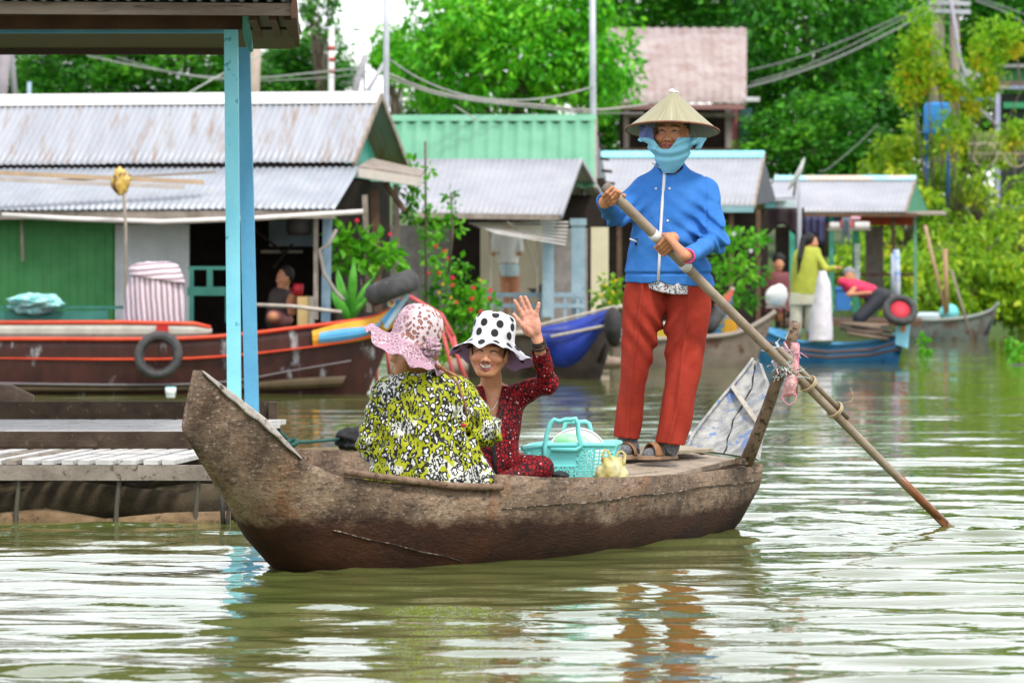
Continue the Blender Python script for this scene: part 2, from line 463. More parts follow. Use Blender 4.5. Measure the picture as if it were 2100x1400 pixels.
# ================================================================== rowing boat
WOODB = None
def boat_wood():
    m, nt, ns, ln, b = newmat('weathered_hull_wood')
    tc = nd(nt, 'ShaderNodeTexCoord').outputs['Object']
    sp = nd(nt, 'ShaderNodeSeparateXYZ'); ln.new(tc, sp.inputs[0])
    mr = nd(nt, 'ShaderNodeMapping'); mr.inputs['Rotation'].default_value = (0, 0, -R_(56.3)); ln.new(tc, mr.inputs[0]); tr_ = mr.outputs[0]
    n1 = noise_fac(nt, tr_, 6, 8, .68, (.45,1,1)); n2 = noise_fac(nt, tr_, 34, 7, .75, (.22,1,1.1), off=2); n3 = noise_fac(nt, tr_, 85, 5, .7, (.35,1,1), off=7); n4 = noise_fac(nt, tc, 2.2, 5, .6, off=5)
    dry = ramp(nt, n1, [(.28, (.09,.060,.042)), (.45, (.195,.13,.085)), (.6, (.29,.205,.14)), (.75, (.42,.335,.255))])
    rust = ramp(nt, noise_fac(nt, tc, 4, 6, .65, off=9), [(.54, (0,0,0)), (.68, (.8,.8,.8))])
    dry = mixc(nt, rust, dry, (.20,.078,.026))
    dry = mixc(nt, ramp(nt, n4, [(.50, (0,0,0)), (.66, (.85,.85,.85))]), dry, (.045,.028,.018))
    dk = ramp(nt, n2, [(.52, (0,0,0)), (.62, (.85,.85,.85))]); dry = mixc(nt, dk, dry, (.05,.034,.024))
    pale = ramp(nt, n3, [(.56, (0,0,0)), (.64, (1,1,1))]); dry = mixc(nt, mathn(nt, 'MULTIPLY', pale, .5), dry, (.46,.39,.32))
    blk = ramp(nt, noise_fac(nt, tc, 60, 6, .8, off=17), [(.53, (0,0,0)), (.60, (1,1,1))]); dry = mixc(nt, mathn(nt, 'MULTIPLY', blk, .6), dry, (.022,.015,.011))
    wet = ramp(nt, n1, [(.3, (.014,.005,.003)), (.6, (.050,.016,.006)), (.8, (.085,.032,.012))])
    wet = mixc(nt, mathn(nt, 'MULTIPLY', pale, .12), wet, (.2,.13,.08))
    # the soaked band reaches higher towards the bow (object x) and has a ragged upper line
    lim = mathn(nt, 'SUBTRACT', .185, mathn(nt, 'MULTIPLY', sp.outputs[0], .045))
    h = mathn(nt, 'ADD', mathn(nt, 'SUBTRACT', sp.outputs[2], lim), mathn(nt, 'MULTIPLY', mathn(nt, 'SUBTRACT', n1, .5), .22))
    f = nd(nt, 'ShaderNodeMapRange'); ln.new(h, f.inputs[0]); f.inputs[1].default_value = -.03; f.inputs[2].default_value = .03
    ln.new(mixc(nt, f.outputs[0], wet, dry), b.inputs['Base Color'])
    b.inputs['Roughness'].default_value = .72; b.inputs['Specular IOR Level'].default_value = .25
    bumpn(nt, b, mathn(nt, 'ADD', n2, mathn(nt, 'MULTIPLY', n3, .5)), .9, .012)
    return m
M_HULL = boat_wood()
M_DECK = M('grey_deck_board', (.26,.20,.145), (.36,.30,.23), 6, .75, (.12,.085,.06), 30, (.55,.68), .5, 60, stretch=(1,1,1))
M_STERN = M('flaked_white_and_blue_paint', (.20,.205,.21), (.42,.415,.39), 16, .75, (.13,.20,.38), 10, (.575,.605), .7, 60, stretch=(1,1,.6))
M_PALE = M('bleached_wood', (.34,.30,.25), (.50,.46,.39), 12, .8, (.20,.15,.1), 40, (.58,.68), .5, 70)
M_OAR = M('grey_oar_wood', (.23,.175,.125), (.34,.275,.21), 7, .6, (.13,.08,.05), 30, (.6,.7), .3, 90, stretch=(1,1,1))
M_POST = M('rough_post_wood', (.17,.115,.075), (.28,.20,.14), 14, .8, (.05,.033,.022), 35, (.52,.62), .8, 60)
M_TAPE = M('white_tape', (.72,.72,.70), rough=.5)

tb = {'u': [-.72,-.55,-.4,-.2,0,.2,.36,.55,.8,1.2,1.6,2.17,2.84,3.3,3.59,3.75]}
tb['gn'] = [-.074,-.12,-.16,-.19,-.22,-.28,-.34,-.43,-.51,-.525,-.50,-.39,-.25,-.15,-.10,-.08]
tb['hb'] = [.022,.095,.155,.20,.24,.31,.38,.47,.545,.57,.56,.47,.35,.27,.225,.21]
tb['zk'] = [.61,.44,.29,.115,-.01,-.10,-.13,-.15,-.16,-.16,-.16,-.15,-.13,-.08,-.03,.12]
tb['zg'] = [.85,.742,.643,.478,.405,.372,.355,.33,.312,.33,.335,.318,.30,.303,.309,.315]
def T(k, u): return float(np.interp(u, tb['u'], tb[k]))
def hull_section(u, inner=0.0, n=22, zg=None):
    gn = T('gn', u); hb = T('hb', u); vc = gn+hb; gf = vc+hb*(1 if u > 0 else .95)
    zk = T('zk', u)+inner*1.1; zn = T('zg', u) if zg is None else zg; zf = zn+max(0, min(.085, (u+.3)*.12))*min(1, hb/.35)
    if u < -.1: zf = zn
    e = .66 if u > .2 else .66+.5*min(1, (.2-u)/.6)
    out = []
    for i in range(n+1):
        a = math.pi*i/n; c = math.cos(a); s = math.sin(a)
        zz = zn if c > 0 else zf
        hh = max(.012, hb-inner)
        vv = vc-math.copysign(abs(c)**e, c)*hh
        z = zz-(zz-zk)*(abs(s)**(.75 if u > .2 else .95)) if s > 1e-6 else zz
        out.append((vv, z))
    return out
def build_boat():
    t = thing('rowing_boat', 'weathered wooden rowing boat carrying three women, with raised blunt bow', 'boat', BW(1.6, 0, 0))
    us = [x for x in np.linspace(-.72, .795, 46)]+[x for x in np.linspace(.805, 3.75, 84)]
    def zg(u): return T('zg', u) if u < .8 else float(np.interp(u, [.8, 1.1, 1.6, 2.17, 2.84, 3.59, 3.75], [.385, .362, .338, .32, .303, .309, .315]))
    n = 30; rings = []
    for u in us:
        o = hull_section(u, 0, n, zg(u)); i_ = hull_section(u, .032 if u > -.3 else .024, n, zg(u))
        zt, zk_ = zg(u), T('zk', u); s_ = min(1, max(0, (-.3-u)/.42)); sh = lambda z: u-.10*s_*min(1, max(0, (zt-z)/(zt-zk_)))
        rings.append([BW(sh(z), v, z) for v, z in o]+[BW(sh(z), v, z) for v, z in i_[::-1]])
    V = np.array([tuple(p) for r in rings for p in r]); k = 2*(n+1)
    dz = snoise(V, 9, 3, 3)
    V += np.stack([dz*.004, snoise(V, 8, 4)*.004, snoise(V, 11, 5, 4)*.005], 1)
    fs = []
    for a in range(len(us)-1):
        for b in range(k): fs.append((a*k+b, a*k+(b+1) % k, (a+1)*k+(b+1) % k, (a+1)*k+b))
    e0 = 0
    for s in (0, (len(us)-1)*k):
        for b in range(n): fs.append((s+b, s+b+1, s+k-2-b, s+k-1-b) if s else (s+b+1, s+b, s+k-1-b, s+k-2-b))
    # closing plates at bow and stern
    for s in (0, (len(us)-1)*k):
        fs.append(tuple(s+n+1+b for b in range(n+1)) if s == 0 else tuple(s+n+1+b for b in range(n, -1, -1)))
    mkobj('hull', V, fs, M_HULL, t, True)
    mb = MB()    # thin rail board pinned along the low near side
    mb.tube([BW(u, T('gn', u)-.012, T('zg', u)+.014+.004*math.sin(u*9)) for u in np.linspace(.04, .80, 24)], .0165, 5, squash=1.0)
    mb.obj('gunwale_board', M('brown_rail', (.13,.075,.045), (.25,.17,.115), 14, .8, (.05,.03,.02), 40, (.55,.65), .8, 60), t, True)
    # hewn bow rim, pale where it is worn, and seams along the side
    def side_pt(u, z):
        sec = hull_section(u, 0, 60, zg(u))[:31]
        for (v0, z0), (v1, z1) in zip(sec, sec[1:]):
            if z1 <= z <= z0: f = (z0-z)/max(z0-z1, 1e-6); return BW(u, v0+(v1-v0)*f-.004, z)
        return BW(u, sec[-1][0], sec[-1][1])
    uu = np.linspace(-.716, -.20, 26)
    def rim(a, b):
        i_ = min(int(round(a*25)), 25); u = uu[i_]; w = .008+.030*math.sin(math.pi*min(1, a*1.05))**.8+.004*math.sin(u*60)*a*(1-a)*4; p = side_pt(u, zg(u)-.002-w*b); p.x += .006*BP[0]*-1*0; return p+Vector((.006, -.006, .002))
    mb = MB(); mb.grid(rim, 25, 4, thick=(-.012, .012, .004)); mb.obj('bow_rim', M('worn_pale_wood', (.34,.30,.27), (.52,.48,.46), 16, .8, (.10,.07,.05), 35, (.56,.66), .6), t, True)
    ms_ = M('seam_caulk', (.03,.02,.014), (.30,.24,.18), 18, .9, lo=.5, hi=.62)
    for pts in ([(u, .20+.06*math.sin(u*.9)*0+.035*(1 if u < 1.2 else 1)+.003*math.sin(u*7)) for u in np.linspace(.82, 3.66, 40)], [(u, .17-.16*((u-.02)/.66)+.002*math.sin(u*25)) for u in np.linspace(.02, .66, 16)]):
        mb = MB(); mb.tube([side_pt(u, z) for u, z in pts], [.0028+.001*math.sin(i*2.3) for i in range(len(pts))], 5); mb.obj('plank_seam', ms_, t, True)
    # stern deck boards, lying across a heeled hull
    for j, (v0, v1, u0, u1, dz, c) in enumerate([(-.33,-.18,2.0,3.3,0,0), (-.175,-.03,1.95,3.5,.004,1), (-.025,.12,2.05,3.55,0,0), (.125,.27,2.0,3.5,.006,1), (.275,.40,2.0,3.3,.003,0)]):
        mb = MB(); P = lambda u, v, z: BW(u, v, .338+.11*v+z+.012*(u-2.5))
        lo = max(v0, T('gn', (u0+u1)/2)+.03) if False else v0
        def edge(u, v): return min(max(v, T('gn', u)+.036), T('gn', u)+2*T('hb', u)-.05)
        def fn(a, b, u0=u0, u1=u1, v0=v0, v1=v1, dz=dz):
            u = u0+(u1-u0)*a; return P(u, edge(u, v0)*(1-b)+edge(u, v1)*b, dz+.003*math.sin(a*7+v0*30))
        mb.grid(fn, 14, 2, thick=(0, 0, -.022)); mb.obj('deck_board', M_DECK, t)
    mb = MB()    # loose board lying skew on the deck
    q = [BW(2.55, .06, .375), BW(3.45, .02, .383), BW(3.42, .24, .40), BW(2.5, .27, .395)]
    mb.hexa([p for p in q]+[p+Vector((0, 0, .014)) for p in q]); mb.obj('deck_board', M('loose_board', (.30,.25,.17), (.40,.34,.25), 8, .8, (.15,.11,.08), 40, (.58,.7), .5), t)
    mb = MB()    # bottom boards under the passengers
    for v0 in (-.36, -.18, 0, .18):
        mb.grid(lambda a, b, v0=v0: BW(.1+1.75*a, (v0+.16*b)*(.5+.5*min(1, a*3))+.05, .06), 8, 1, thick=(0, 0, -.02))
    mb.obj('bottom_board', M_DECK, t)
    mb = MB(); mb.box(BW(1.98, .06, .325), .05, .72, .05, (BA[0], BA[1], 0), (BP[0], BP[1], .11)); mb.obj('thwart', M_PALE, t)
    # upswept stern plate
    mb = MB(); base = [(1405,918),(1432,917),(1478,916),(1520,926),(1549,938)]
    rowsP = [((1405,919),(1551,940),21.75,21.35), ((1416,893),(1556,905),21.86,21.5), ((1440,862),(1565,868),21.98,21.68), ((1470,825),(1575,828),22.1,21.9), ((1505,785),(1577,798),22.22,22.06), ((1532,752),(1565,768),22.3,22.2), ((1543,737),(1556,742),22.34,22.3)]
    def fn(a, b):
        f = a*(len(rowsP)-1); i = min(int(f), len(rowsP)-2); g = f-i
        L = W(*rowsP[i][0], rowsP[i][2]).lerp(W(*rowsP[i+1][0], rowsP[i+1][2]), g); Rr = W(*rowsP[i][1], rowsP[i][3]).lerp(W(*rowsP[i+1][1], rowsP[i+1][3]), g)
        p = L.lerp(Rr, b); p.y += .10*math.sin(math.pi*b)*(1-a*.6); return p
    mb.grid(fn, 18, 10, thick=(.02, .04, -.012)); mb.obj('stern_plate', M_STERN, t, False)
    mb = MB()
    mb.tube([fn(a, .03)+Vector((0, -.015, .005)) for a in np.linspace(0, 1, 16)], [.009]*16, 6); mb.obj('stern_rim', M_STERN, t, True)
    mb = MB(); mb.bar(fn(.63, .08)+Vector((0, -.02, 0)), fn(.30, .97)+Vector((0, -.01, 0)), .022, .022, (0, -1, 0)); mb.obj('stern_rib', M_PALE, t)
    mb = MB(); mb.tube([fn(a, .56-.05*a+.012*math.sin(a*31)+.02*math.sin(a*13))+Vector((0, -.004, 0)) for a in np.linspace(.0, .95, 26)], [.0035+.002*math.sin(i*1.7) for i in range(26)], 5); mb.obj('plank_seam', M('seam', (.02,.017,.015)), t)
    mb = MB(); pts = [W(1530,948,21.27), W(1548,905,21.2), W(1575,835,21.1), W(1602,755,21.0), W(1618,712,20.95), W(1632,662,20.9)]
    mb.tube(pts, [.036,.032,.029,.028,.027,.026], 10); n0 = len(mb.v)
    V = np.array(mb.v); V += snoise(V, 25, 8)[:, None]*.003; mb.v = [tuple(v) for v in V]
    mb.obj('oar_post', M_POST, t, True)
    mb = MB(); mb.bar(W(1512,944,21.2), W(1530,946,21.24), .03, .03); mb.obj('post_wedge', M_POST, t)
    return t
boat = build_boat()

# oar, lashing, face mask
OA = W(1243, 384, 20.25); OD = (W(1610, 748, 20.90)-OA).normalized()
def oar_pt(s): return OA+OD*s
L_OAR = (W(1610, 748, 20.90)-OA).length/363*(1955-1247)+.4
def build_oar():
    t = thing('oar', 'long grey wooden oar lashed to the stern post, held by the standing woman', 'oar', oar_pt(1.2))
    mb = MB(); ss = np.linspace(0, L_OAR-.35, 40)
    mb.tube([oar_pt(s)+Vector((0, 0, .003*math.sin(s*5))) for s in ss], [.0245-.006*(s/L_OAR) for s in ss], 12); mb.obj('shaft', M_OAR, t, True)
    mb = MB(); mb.tube([oar_pt(-.004), oar_pt(.06)], .0275, 12); mb.obj('shaft_end', M('dark_end_grain', (.12,.09,.07), (.2,.16,.12), 40), t, True)
    for s0, s1 in ((.345, .385), (.575, .615)):
        mb = MB(); mb.tube([oar_pt(s0), oar_pt(s1)], .0262, 12); mb.obj('tape_band', M_TAPE, t, True)
    dn = OD.cross(Vector((0, 1, 0))).normalized()
    if dn.z < 0: dn = -dn
    s1 = 1.28; s2 = 1.83
    mb = MB(); mb.tube([oar_pt(s1)+dn*.036, oar_pt(s2)+dn*.033], [.014, .012], 8); mb.obj('splint', M_OAR, t, True)
    for s in (1.53, 1.74):
        mb = MB(); mb.torus(oar_pt(s)+dn*.015, .042, .005, dn, OD.cross(dn), 20, 6); mb.torus(oar_pt(s+.012)+dn*.015, .04, .004, dn, OD.cross(dn), 20, 6)
        if s > 1.7: mb.tube([oar_pt(s)+dn*.05, oar_pt(s+.02)+dn*.09+Vector((.02,0,0)), oar_pt(s+.02)+dn*.13, oar_pt(s-.02)+dn*.14], .002, 5)
        mb.obj('twine', M('twine', (.42,.33,.2)), t, True)
    mb = MB()
    mb.tube([oar_pt(L_OAR-.78), oar_pt(L_OAR-.4)], [.0215, .022], 10); mb.obj('wet_shaft', M('wet_wood', (.17,.06,.022), (.25,.10,.045), 20, .3), t, True)
    mb = MB(); a = oar_pt(L_OAR-.46); b = oar_pt(L_OAR+.1)
    sd = Vector((.3, 1, 0)).normalized(); mb.hexa([a-sd*.025-dn*.01, a+sd*.025-dn*.01, a+sd*.025+dn*.01, a-sd*.025+dn*.01, b-sd*.09-dn*.007, b+sd*.09-dn*.007, b+sd*.09+dn*.007, b-sd*.09+dn*.007])
    mb.obj('blade', M('wet_blade', (.2,.075,.03), (.28,.12,.06), 20, .3), t)
build_oar()
def build_lashing():
    t = thing('rope_lashing', 'frayed pink and pale green rope lashing tying the oar to the stern post', 'rope', W(1605, 770, 20.9))
    c = W(1607, 738, 20.94); rr = random.Random(3)
    for nme, col, n in (('rope_wrap', (.62,.64,.66), 7), ('rope_wrap', (.62,.28,.40), 2), ('rope_wrap', (.40,.60,.58), 4)):
        mb = MB()
        for i in range(n):
            a = rr.uniform(0, 3.14); ax = Vector((math.cos(a), 0, math.sin(a))); ay = Vector((0, 1, .2)).normalized()
            ay = (ay-ax*ay.dot(ax)).normalized()
            mb.torus(c+Vector((rr.uniform(-.02,.02), rr.uniform(-.01,.02), rr.uniform(-.045,.05))), rr.uniform(.028,.042), rr.uniform(.005,.008), ax, ay, 20, 6)
        mb.obj(nme, M('rope_%.2f' % col[0], col, tuple(x*.6 for x in col), 60), t, True)
    for col, n in (((.50,.66,.64), 42), ((.78,.78,.80), 55), ((.72,.30,.45), 12)):
        mb = MB()
        for i in range(n):
            p = c+Vector((rr.gauss(0,.028), rr.uniform(-.06,-.01), rr.gauss(0,.04))); d = Vector((rr.gauss(0,1), rr.gauss(-.3,.5), rr.gauss(0,1))).normalized()
            L = rr.uniform(.02,.062); q = p+d*L*.5; e = q+(d+Vector((rr.gauss(0,.6), 0, rr.gauss(-.3,.6))))*L*.4
            mb.tube([p, q, e], [.0028, .002, .001], 4)
        mb.obj('frayed_fibre', M('fibre_%.2f' % col[0], col), t)
build_lashing()
def build_mask():
    t = thing('face_mask', 'pink patterned cloth face mask hanging from the stern post lashing', 'face mask', W(1618, 800, 21.1))
    m, nt, ns, ln, b = newmat('pink_print'); tcx = nd(nt, 'ShaderNodeTexCoord').outputs['Object']
    ln.new(ramp(nt, noise_fac(nt, tcx, 95, 3), [(.42, (.70,.52,.50)), (.5, (.62,.12,.16)), (.6, (.75,.6,.58))]), b.inputs['Base Color']); b.inputs['Roughness'].default_value = .8
    mb = MB(); c = [W(1622,704,20.91), W(1638,706,20.90), W(1634,808,20.93), W(1603,812,20.95)]
    def fn(u, v):
        p = c[0].lerp(c[1], u).lerp(c[3].lerp(c[2], u), v); p.y -= .02*math.sin(math.pi*u)+.006*math.sin(v*18); return p
    mb.grid(fn, 8, 16, thick=(0, .003, 0)); mb.obj('cloth', m, t, True)
    pk = M('pink_elastic', (.78,.30,.38))
    mb = MB(); mb.tube([c[0]+Vector((0,-.005,0)), c[1]+Vector((0,-.005,0))], .006, 6); mb.tube([c[1], c[2]], .005, 6); mb.tube([c[3], c[2]], .006, 6); mb.obj('hem', pk, t, True)
    mb = MB(); mb.tube([W(1603,812,20.94), W(1607,822,20.94), W(1618,830,20.94), W(1630,824,20.94), W(1634,810,20.93)], .003, 6); mb.obj('ear_loop', pk, t, True)
build_mask()

# ================================================================== floating porch at the left
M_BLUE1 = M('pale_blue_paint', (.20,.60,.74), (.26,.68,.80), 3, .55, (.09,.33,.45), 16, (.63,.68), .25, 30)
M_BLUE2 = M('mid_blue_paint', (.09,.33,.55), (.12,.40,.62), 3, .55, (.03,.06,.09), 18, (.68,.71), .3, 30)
M_DARKW = M('dark_wet_wood', (.038,.024,.014), (.075,.05,.032), 8, .8, (.17,.12,.08), 25, (.6,.7), .6)
M_PLANK = M('bleached_plank', (.42,.41,.40), (.60,.59,.58), 5, .75, (.20,.17,.15), 25, (.58,.68), .4)
M_PLANK2 = M('dull_plank', (.16,.135,.11), (.30,.26,.22), 6, .8, (.07,.05,.04), 22, (.57,.66), .5)
M_FASCIA = M('grey_fascia', (.13,.095,.075), (.24,.19,.155), 6, .8, (.05,.035,.028), 14, (.56,.68), .5, stretch=(.3,1,2))
M_BROWNB = M('brown_beam', (.06,.028,.015), (.10,.048,.026), 6, .75, bump=.3)
M_TIN = M('galvanised_sheet', (.28,.305,.35), (.355,.38,.42), 3, .45, (.34,.27,.21), 7, (.60,.72), .1, 40, metal=.15)
def build_porch():
    x1 = -1.44; x0 = -6.2
    t = thing('floating_porch', 'open floating porch with two blue posts, plank deck and tin roof behind the bow', 'porch', (-2.6, 24, 0))
    rr = random.Random(11)
    def pl(name, m, c, sx, sy, sz, rz=0):
        mb = MB(); mb.box(c, sx, sy, sz, (math.cos(rz), math.sin(rz), 0), (-math.sin(rz), math.cos(rz), 0)); return mb.obj(name, m, t)
    # lower landing: short slats over a front bearer
    pl('bearer', M_PLANK2, ((x0+x1)/2, 22.0, .25), x1-x0, .06, .075)
    pl('bearer', M_DARKW, ((x0+x1)/2, 23.3, .24), x1-x0, .08, .06)
    x = x0+.1; k = 0
    while x < x1-.1:
        w = rr.choice([.055, .07, .085, .06]); m = M_PLANK if rr.random() < .72 else M_PLANK2
        for ya, yb in ((21.98, 22.75), (22.78, 23.5)):
            mb = MB(); s = .10
            mb.hexa([(x+(ya-22)*s, ya, .29), (x+w+(ya-22)*s, ya, .29), (x+w+(yb-22)*s, yb, .29), (x+(yb-22)*s, yb, .29),
                     (x+(ya-22)*s, ya, .312+rr.uniform(0,.008)), (x+w+(ya-22)*s, ya, .312), (x+w+(yb-22)*s, yb, .312), (x+(yb-22)*s, yb, .312)])
            if x+w+.2 < x1 and x > -3.4: mb.obj('slat', m, t)
        x += w+rr.uniform(.02,.045)
    # riser and upper deck of long boards
    pl('riser_board', M_DARKW, ((x0+x1)/2, 23.62, .35), x1-x0, .06, .10)
    pl('riser_board', M_DARKW, ((x0+W(275,0,23.5).x)/2-.1, 23.5, .34), W(275,0,23.5).x-x0-.2, .06, .03)
    for y, w in ((23.72, .46), (24.24, .50), (24.81, .55), (25.43, .60)):
        x = x0+rr.uniform(0,.6)
        while x < x1:
            L = rr.uniform(.45, .9); xe = min(x+L, x1+.03)
            if xe > -3.6:
                mb = MB(); mb.hexa([(x, y, .36), (xe-.03, y, .36), (xe-.03+.10, y+w, .36), (x+.10, y+w, .36), (x, y, .388), (xe-.03, y, .388), (xe-.03+.10, y+w, .388), (x+.10, y+w, .388)]); mb.obj('deck_board', M_PLANK, t)
            x = xe
    pl('back_rail', M_DARKW, ((x0+x1)/2, 26.2, .43), x1-x0+.05, .07, .12)
    pl('corner_post', M_DARKW, (x1+.02, 26.1, .37), .05, .1, .24)
    for y, z, r in ((22.05, -.012, .055), (22.5, .06, .10), (22.9, .03, .11), (23.4, .07, .10), (24.1, .05, .12), (25, .05, .12), (26.2, .04, .12)):
        for k in range(2):
            xa = x0+k*2.3; pts = [Vector((xa+q*.31, y+.03*math.sin(q*1.7+z*50), z+.024*math.sin(q*2.3+y*9))) for q in range(9)]
            if y > 22.3 and k == 1: pts = [p+Vector((.05, 0, 0)) for p in pts]
            mb = MB(); mb.tube(pts, [r*(1+.28*math.sin(q*2.1+y)) for q in range(9)], 10)
            mb.obj('float_log', M('float_wood_%d%d' % (int(y*10), k), (.13,.08,.038) if y < 22.3 else (.035,.025,.014), (.24,.16,.085) if y < 22.3 else (.08,.06,.03), 9, .8, (.07,.045,.025), 20, (.58,.66), .9), t, True)  # logs under the deck coloured darker, deck shade put into the wood
    pl('under_deck_shade', M('deck_shade_black', (.012,.010,.008)), ((x0+x1)/2-.1, 23.9, .17), x1-x0-.4, .1, .2)  # near-black box stands in for the shade under the deck
    for px in (245, 408, 40):
        mb = MB(); mb.tube([W(px,978,22), W(px-6,1040,22), W(px-8,1085,22)], .012, 6); mb.obj('float_tie', M('tie_rope', (.09,.08,.06)), t)
    # posts and roof
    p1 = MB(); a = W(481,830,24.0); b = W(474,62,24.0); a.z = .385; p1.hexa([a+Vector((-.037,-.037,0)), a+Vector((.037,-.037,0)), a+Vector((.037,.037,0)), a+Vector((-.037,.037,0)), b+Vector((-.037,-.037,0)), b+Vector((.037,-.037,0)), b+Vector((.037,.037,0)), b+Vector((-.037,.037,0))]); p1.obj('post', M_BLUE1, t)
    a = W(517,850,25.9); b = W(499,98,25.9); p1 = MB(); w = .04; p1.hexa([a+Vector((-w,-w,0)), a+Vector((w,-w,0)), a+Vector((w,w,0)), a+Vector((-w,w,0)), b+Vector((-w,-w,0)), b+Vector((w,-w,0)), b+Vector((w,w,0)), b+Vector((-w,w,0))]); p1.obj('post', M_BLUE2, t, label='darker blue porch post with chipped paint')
    zf = W(0,32,23).z; zt = W(0,7,23).z
    mb = MB(); mb.hexa([(-4.4, 23, zf+.02), W(600,32,23), W(600,32,23)+Vector((-.02,.05,0)), (-4.4, 23.05, zf+.02), (-4.4, 23, zt+.02), W(600,7,23), W(600,7,23)+Vector((-.02,.05,0)), (-4.4, 23.05, zt+.02)]); mb.obj('fascia_board', M_FASCIA, t)
    mb = MB(); corr(mb, (-4.4, 22.9, zt+.045), (W(603,4,23).x, 22.9, zt+.025), (-4.4, 28.2, zt+.15), (W(616,0,28).x, 28.2, zt+.12), .075, .013); mb.obj('roof_sheet', M_TIN, t, True)
    mb = MB(); pbox(mb, -280, 31, 497, 60, 24.0, .06); mb.obj('roof_beam', M_BROWNB, t)
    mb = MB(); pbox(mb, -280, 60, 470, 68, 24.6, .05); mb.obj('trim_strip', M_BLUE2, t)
    for y in (25.2, 26.4, 27.6):
        z = 1.22+(572-(62 if y < 26 else 75 if y < 27 else 86))*y/9000
        mb = MB(); mb.box(((-4.4+W(606,0,y).x)/2, y, z+.06), W(606,0,y).x+4.4, .06, .12); mb.obj('rafter', M('black_rafter', (.035,.022,.015), (.06,.035,.02), 7), t)
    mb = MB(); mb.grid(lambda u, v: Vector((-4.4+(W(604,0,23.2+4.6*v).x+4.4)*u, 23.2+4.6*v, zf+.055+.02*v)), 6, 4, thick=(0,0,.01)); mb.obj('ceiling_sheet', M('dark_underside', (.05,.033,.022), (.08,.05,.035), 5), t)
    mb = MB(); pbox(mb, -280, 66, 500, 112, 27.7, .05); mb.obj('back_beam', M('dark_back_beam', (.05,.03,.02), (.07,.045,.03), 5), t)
    mb = MB(); mb.bar(W(603,18,22.95), W(610,80,27.9), .03, .10); mb.obj('verge_board', M_BROWNB, t)
    for px in (525, 565, 595):
        mb = MB(); mb.bar(W(px-6,30,23.2), W(px+8,70,26.6), .04, .06); mb.obj('rafter', M_BROWNB, t)
    mb = MB(); q = [W(497,34,23.9), W(509,34,23.9), W(520,106,24.2), W(509,108,24.2)]
    n = 8; pr = [W(497,34,23.9), W(509,33,23.9), W(512,55,23.95), W(516,80,24.0), W(519,103,24.1), W(514,108,24.1), W(506,98,24.05), W(500,80,24.0), W(497,60,23.95)]
    mb.v = [tuple(p) for p in pr]+[tuple(p+Vector((0,.05,0))) for p in pr]; k = len(pr)
    mb.f = [tuple(range(k))[::-1], tuple(range(k, 2*k))]+[(i, (i+1) % k, (i+1) % k+k, i+k) for i in range(k)]
    mb.obj('bracket', M('teal_bracket', (.08,.27,.26), (.11,.33,.31), 6, bump=.2), t)
build_porch()
def ropeobj(name, pts, r, col, label, cat='rope', **kw):
    mb = MB(); mb.tube(pts, r, 6); o = mb.obj(name, M(name+'_fibre', col, tuple(x*.6 for x in col), 80), None, True); return tag(o, label, cat, **kw)
o = ropeobj('mooring_rope', [W(562,868,26), W(578,890,25.9), W(598,907,25.8), W(640,905,26), W(700,900,26.5)], .012, (.02,.10,.08), 'dark green mooring rope knotted between the porch corner and the black net bundle')
mb = MB(); mb.torus(W(598,908,25.75), .03, .016, (1,0,.2), (0,1,.5), 14, 8); mb.obj('knot', M('knot', (.02,.09,.07)), o, True)
ropeobj('hanging_rope', [W(452,1000,21.9), W(456,1040,21.9), W(459,1100,21.9), W(466,1080,21.9), W(470,1030,21.9), W(486,1070,21.9)], .012, (.05,.045,.04), 'dark rope loop dangling from the landing into the water by the bow')
def lump(name, c, r, m, seed, amp, label, cat, n=28, freq=2.6, **kw):
    mb = MB(); mb.ball(c, r, n, n//2); V = np.array(mb.v); cc = A3(c); d = V-cc
    V = cc+d*(1+amp*snoise(d/np.array(r if hasattr(r, '__len__') else (r,)*3), freq, seed, 4))[:, None]; mb.v = [tuple(v) for v in V]
    o = mb.obj(name, m, None, True); return tag(o, label, cat, **kw)
lump('net_bundle', W(722,900,26.5), (.10,.08,.065), M('black_net', (.012,.012,.014), (.035,.035,.04), 30, bump=1), 4, .55, 'black net bundle lying on the floating log behind the green blouse', 'net', n=48, freq=5)
mb = MB(); mb.tube([W(556,941,26.6), W(640,936,26.6), W(760,934,26.7)], [.05,.055,.05], 10)
o = mb.obj('floating_log', M('pale_log', (.17,.125,.07), (.27,.20,.12), 8, .8, (.07,.05,.03), 20, (.58,.66), .7), None, True); tag(o, 'brown bamboo log floating behind the bow of the rowing boat', 'log')
mb = MB(); pts = [W(-60,805,27.2), W(20,812,27.2), W(66,826,27.2)]; mb.tube(pts, [.07,.075,.05], 10)
o = mb.obj('driftwood', M('driftwood', (.12,.075,.05), (.2,.14,.1), 9, bump=.7), None, True); tag(o, 'thick brown driftwood log lying behind the porch back rail', 'log')
t = thing('plastic_pot', 'small white and pale blue plastic pot on the water below the tyre', 'pot', W(350,815,44))
mb = MB(); mb.lathe([(.0,-.0),(.04,0),(.052,.06),(.055,.10),(.05,.10),(.045,.01)], W(350,816,44), 16); mb.obj('cup', M('pot_white', (.75,.8,.8)), t, True)
mb = MB(); mb.lathe([(.0,.099),(.053,.099),(.055,.113),(0,.113)], W(350,816,44), 16); mb.obj('lid', M('pot_blue', (.35,.72,.78)), t, True)
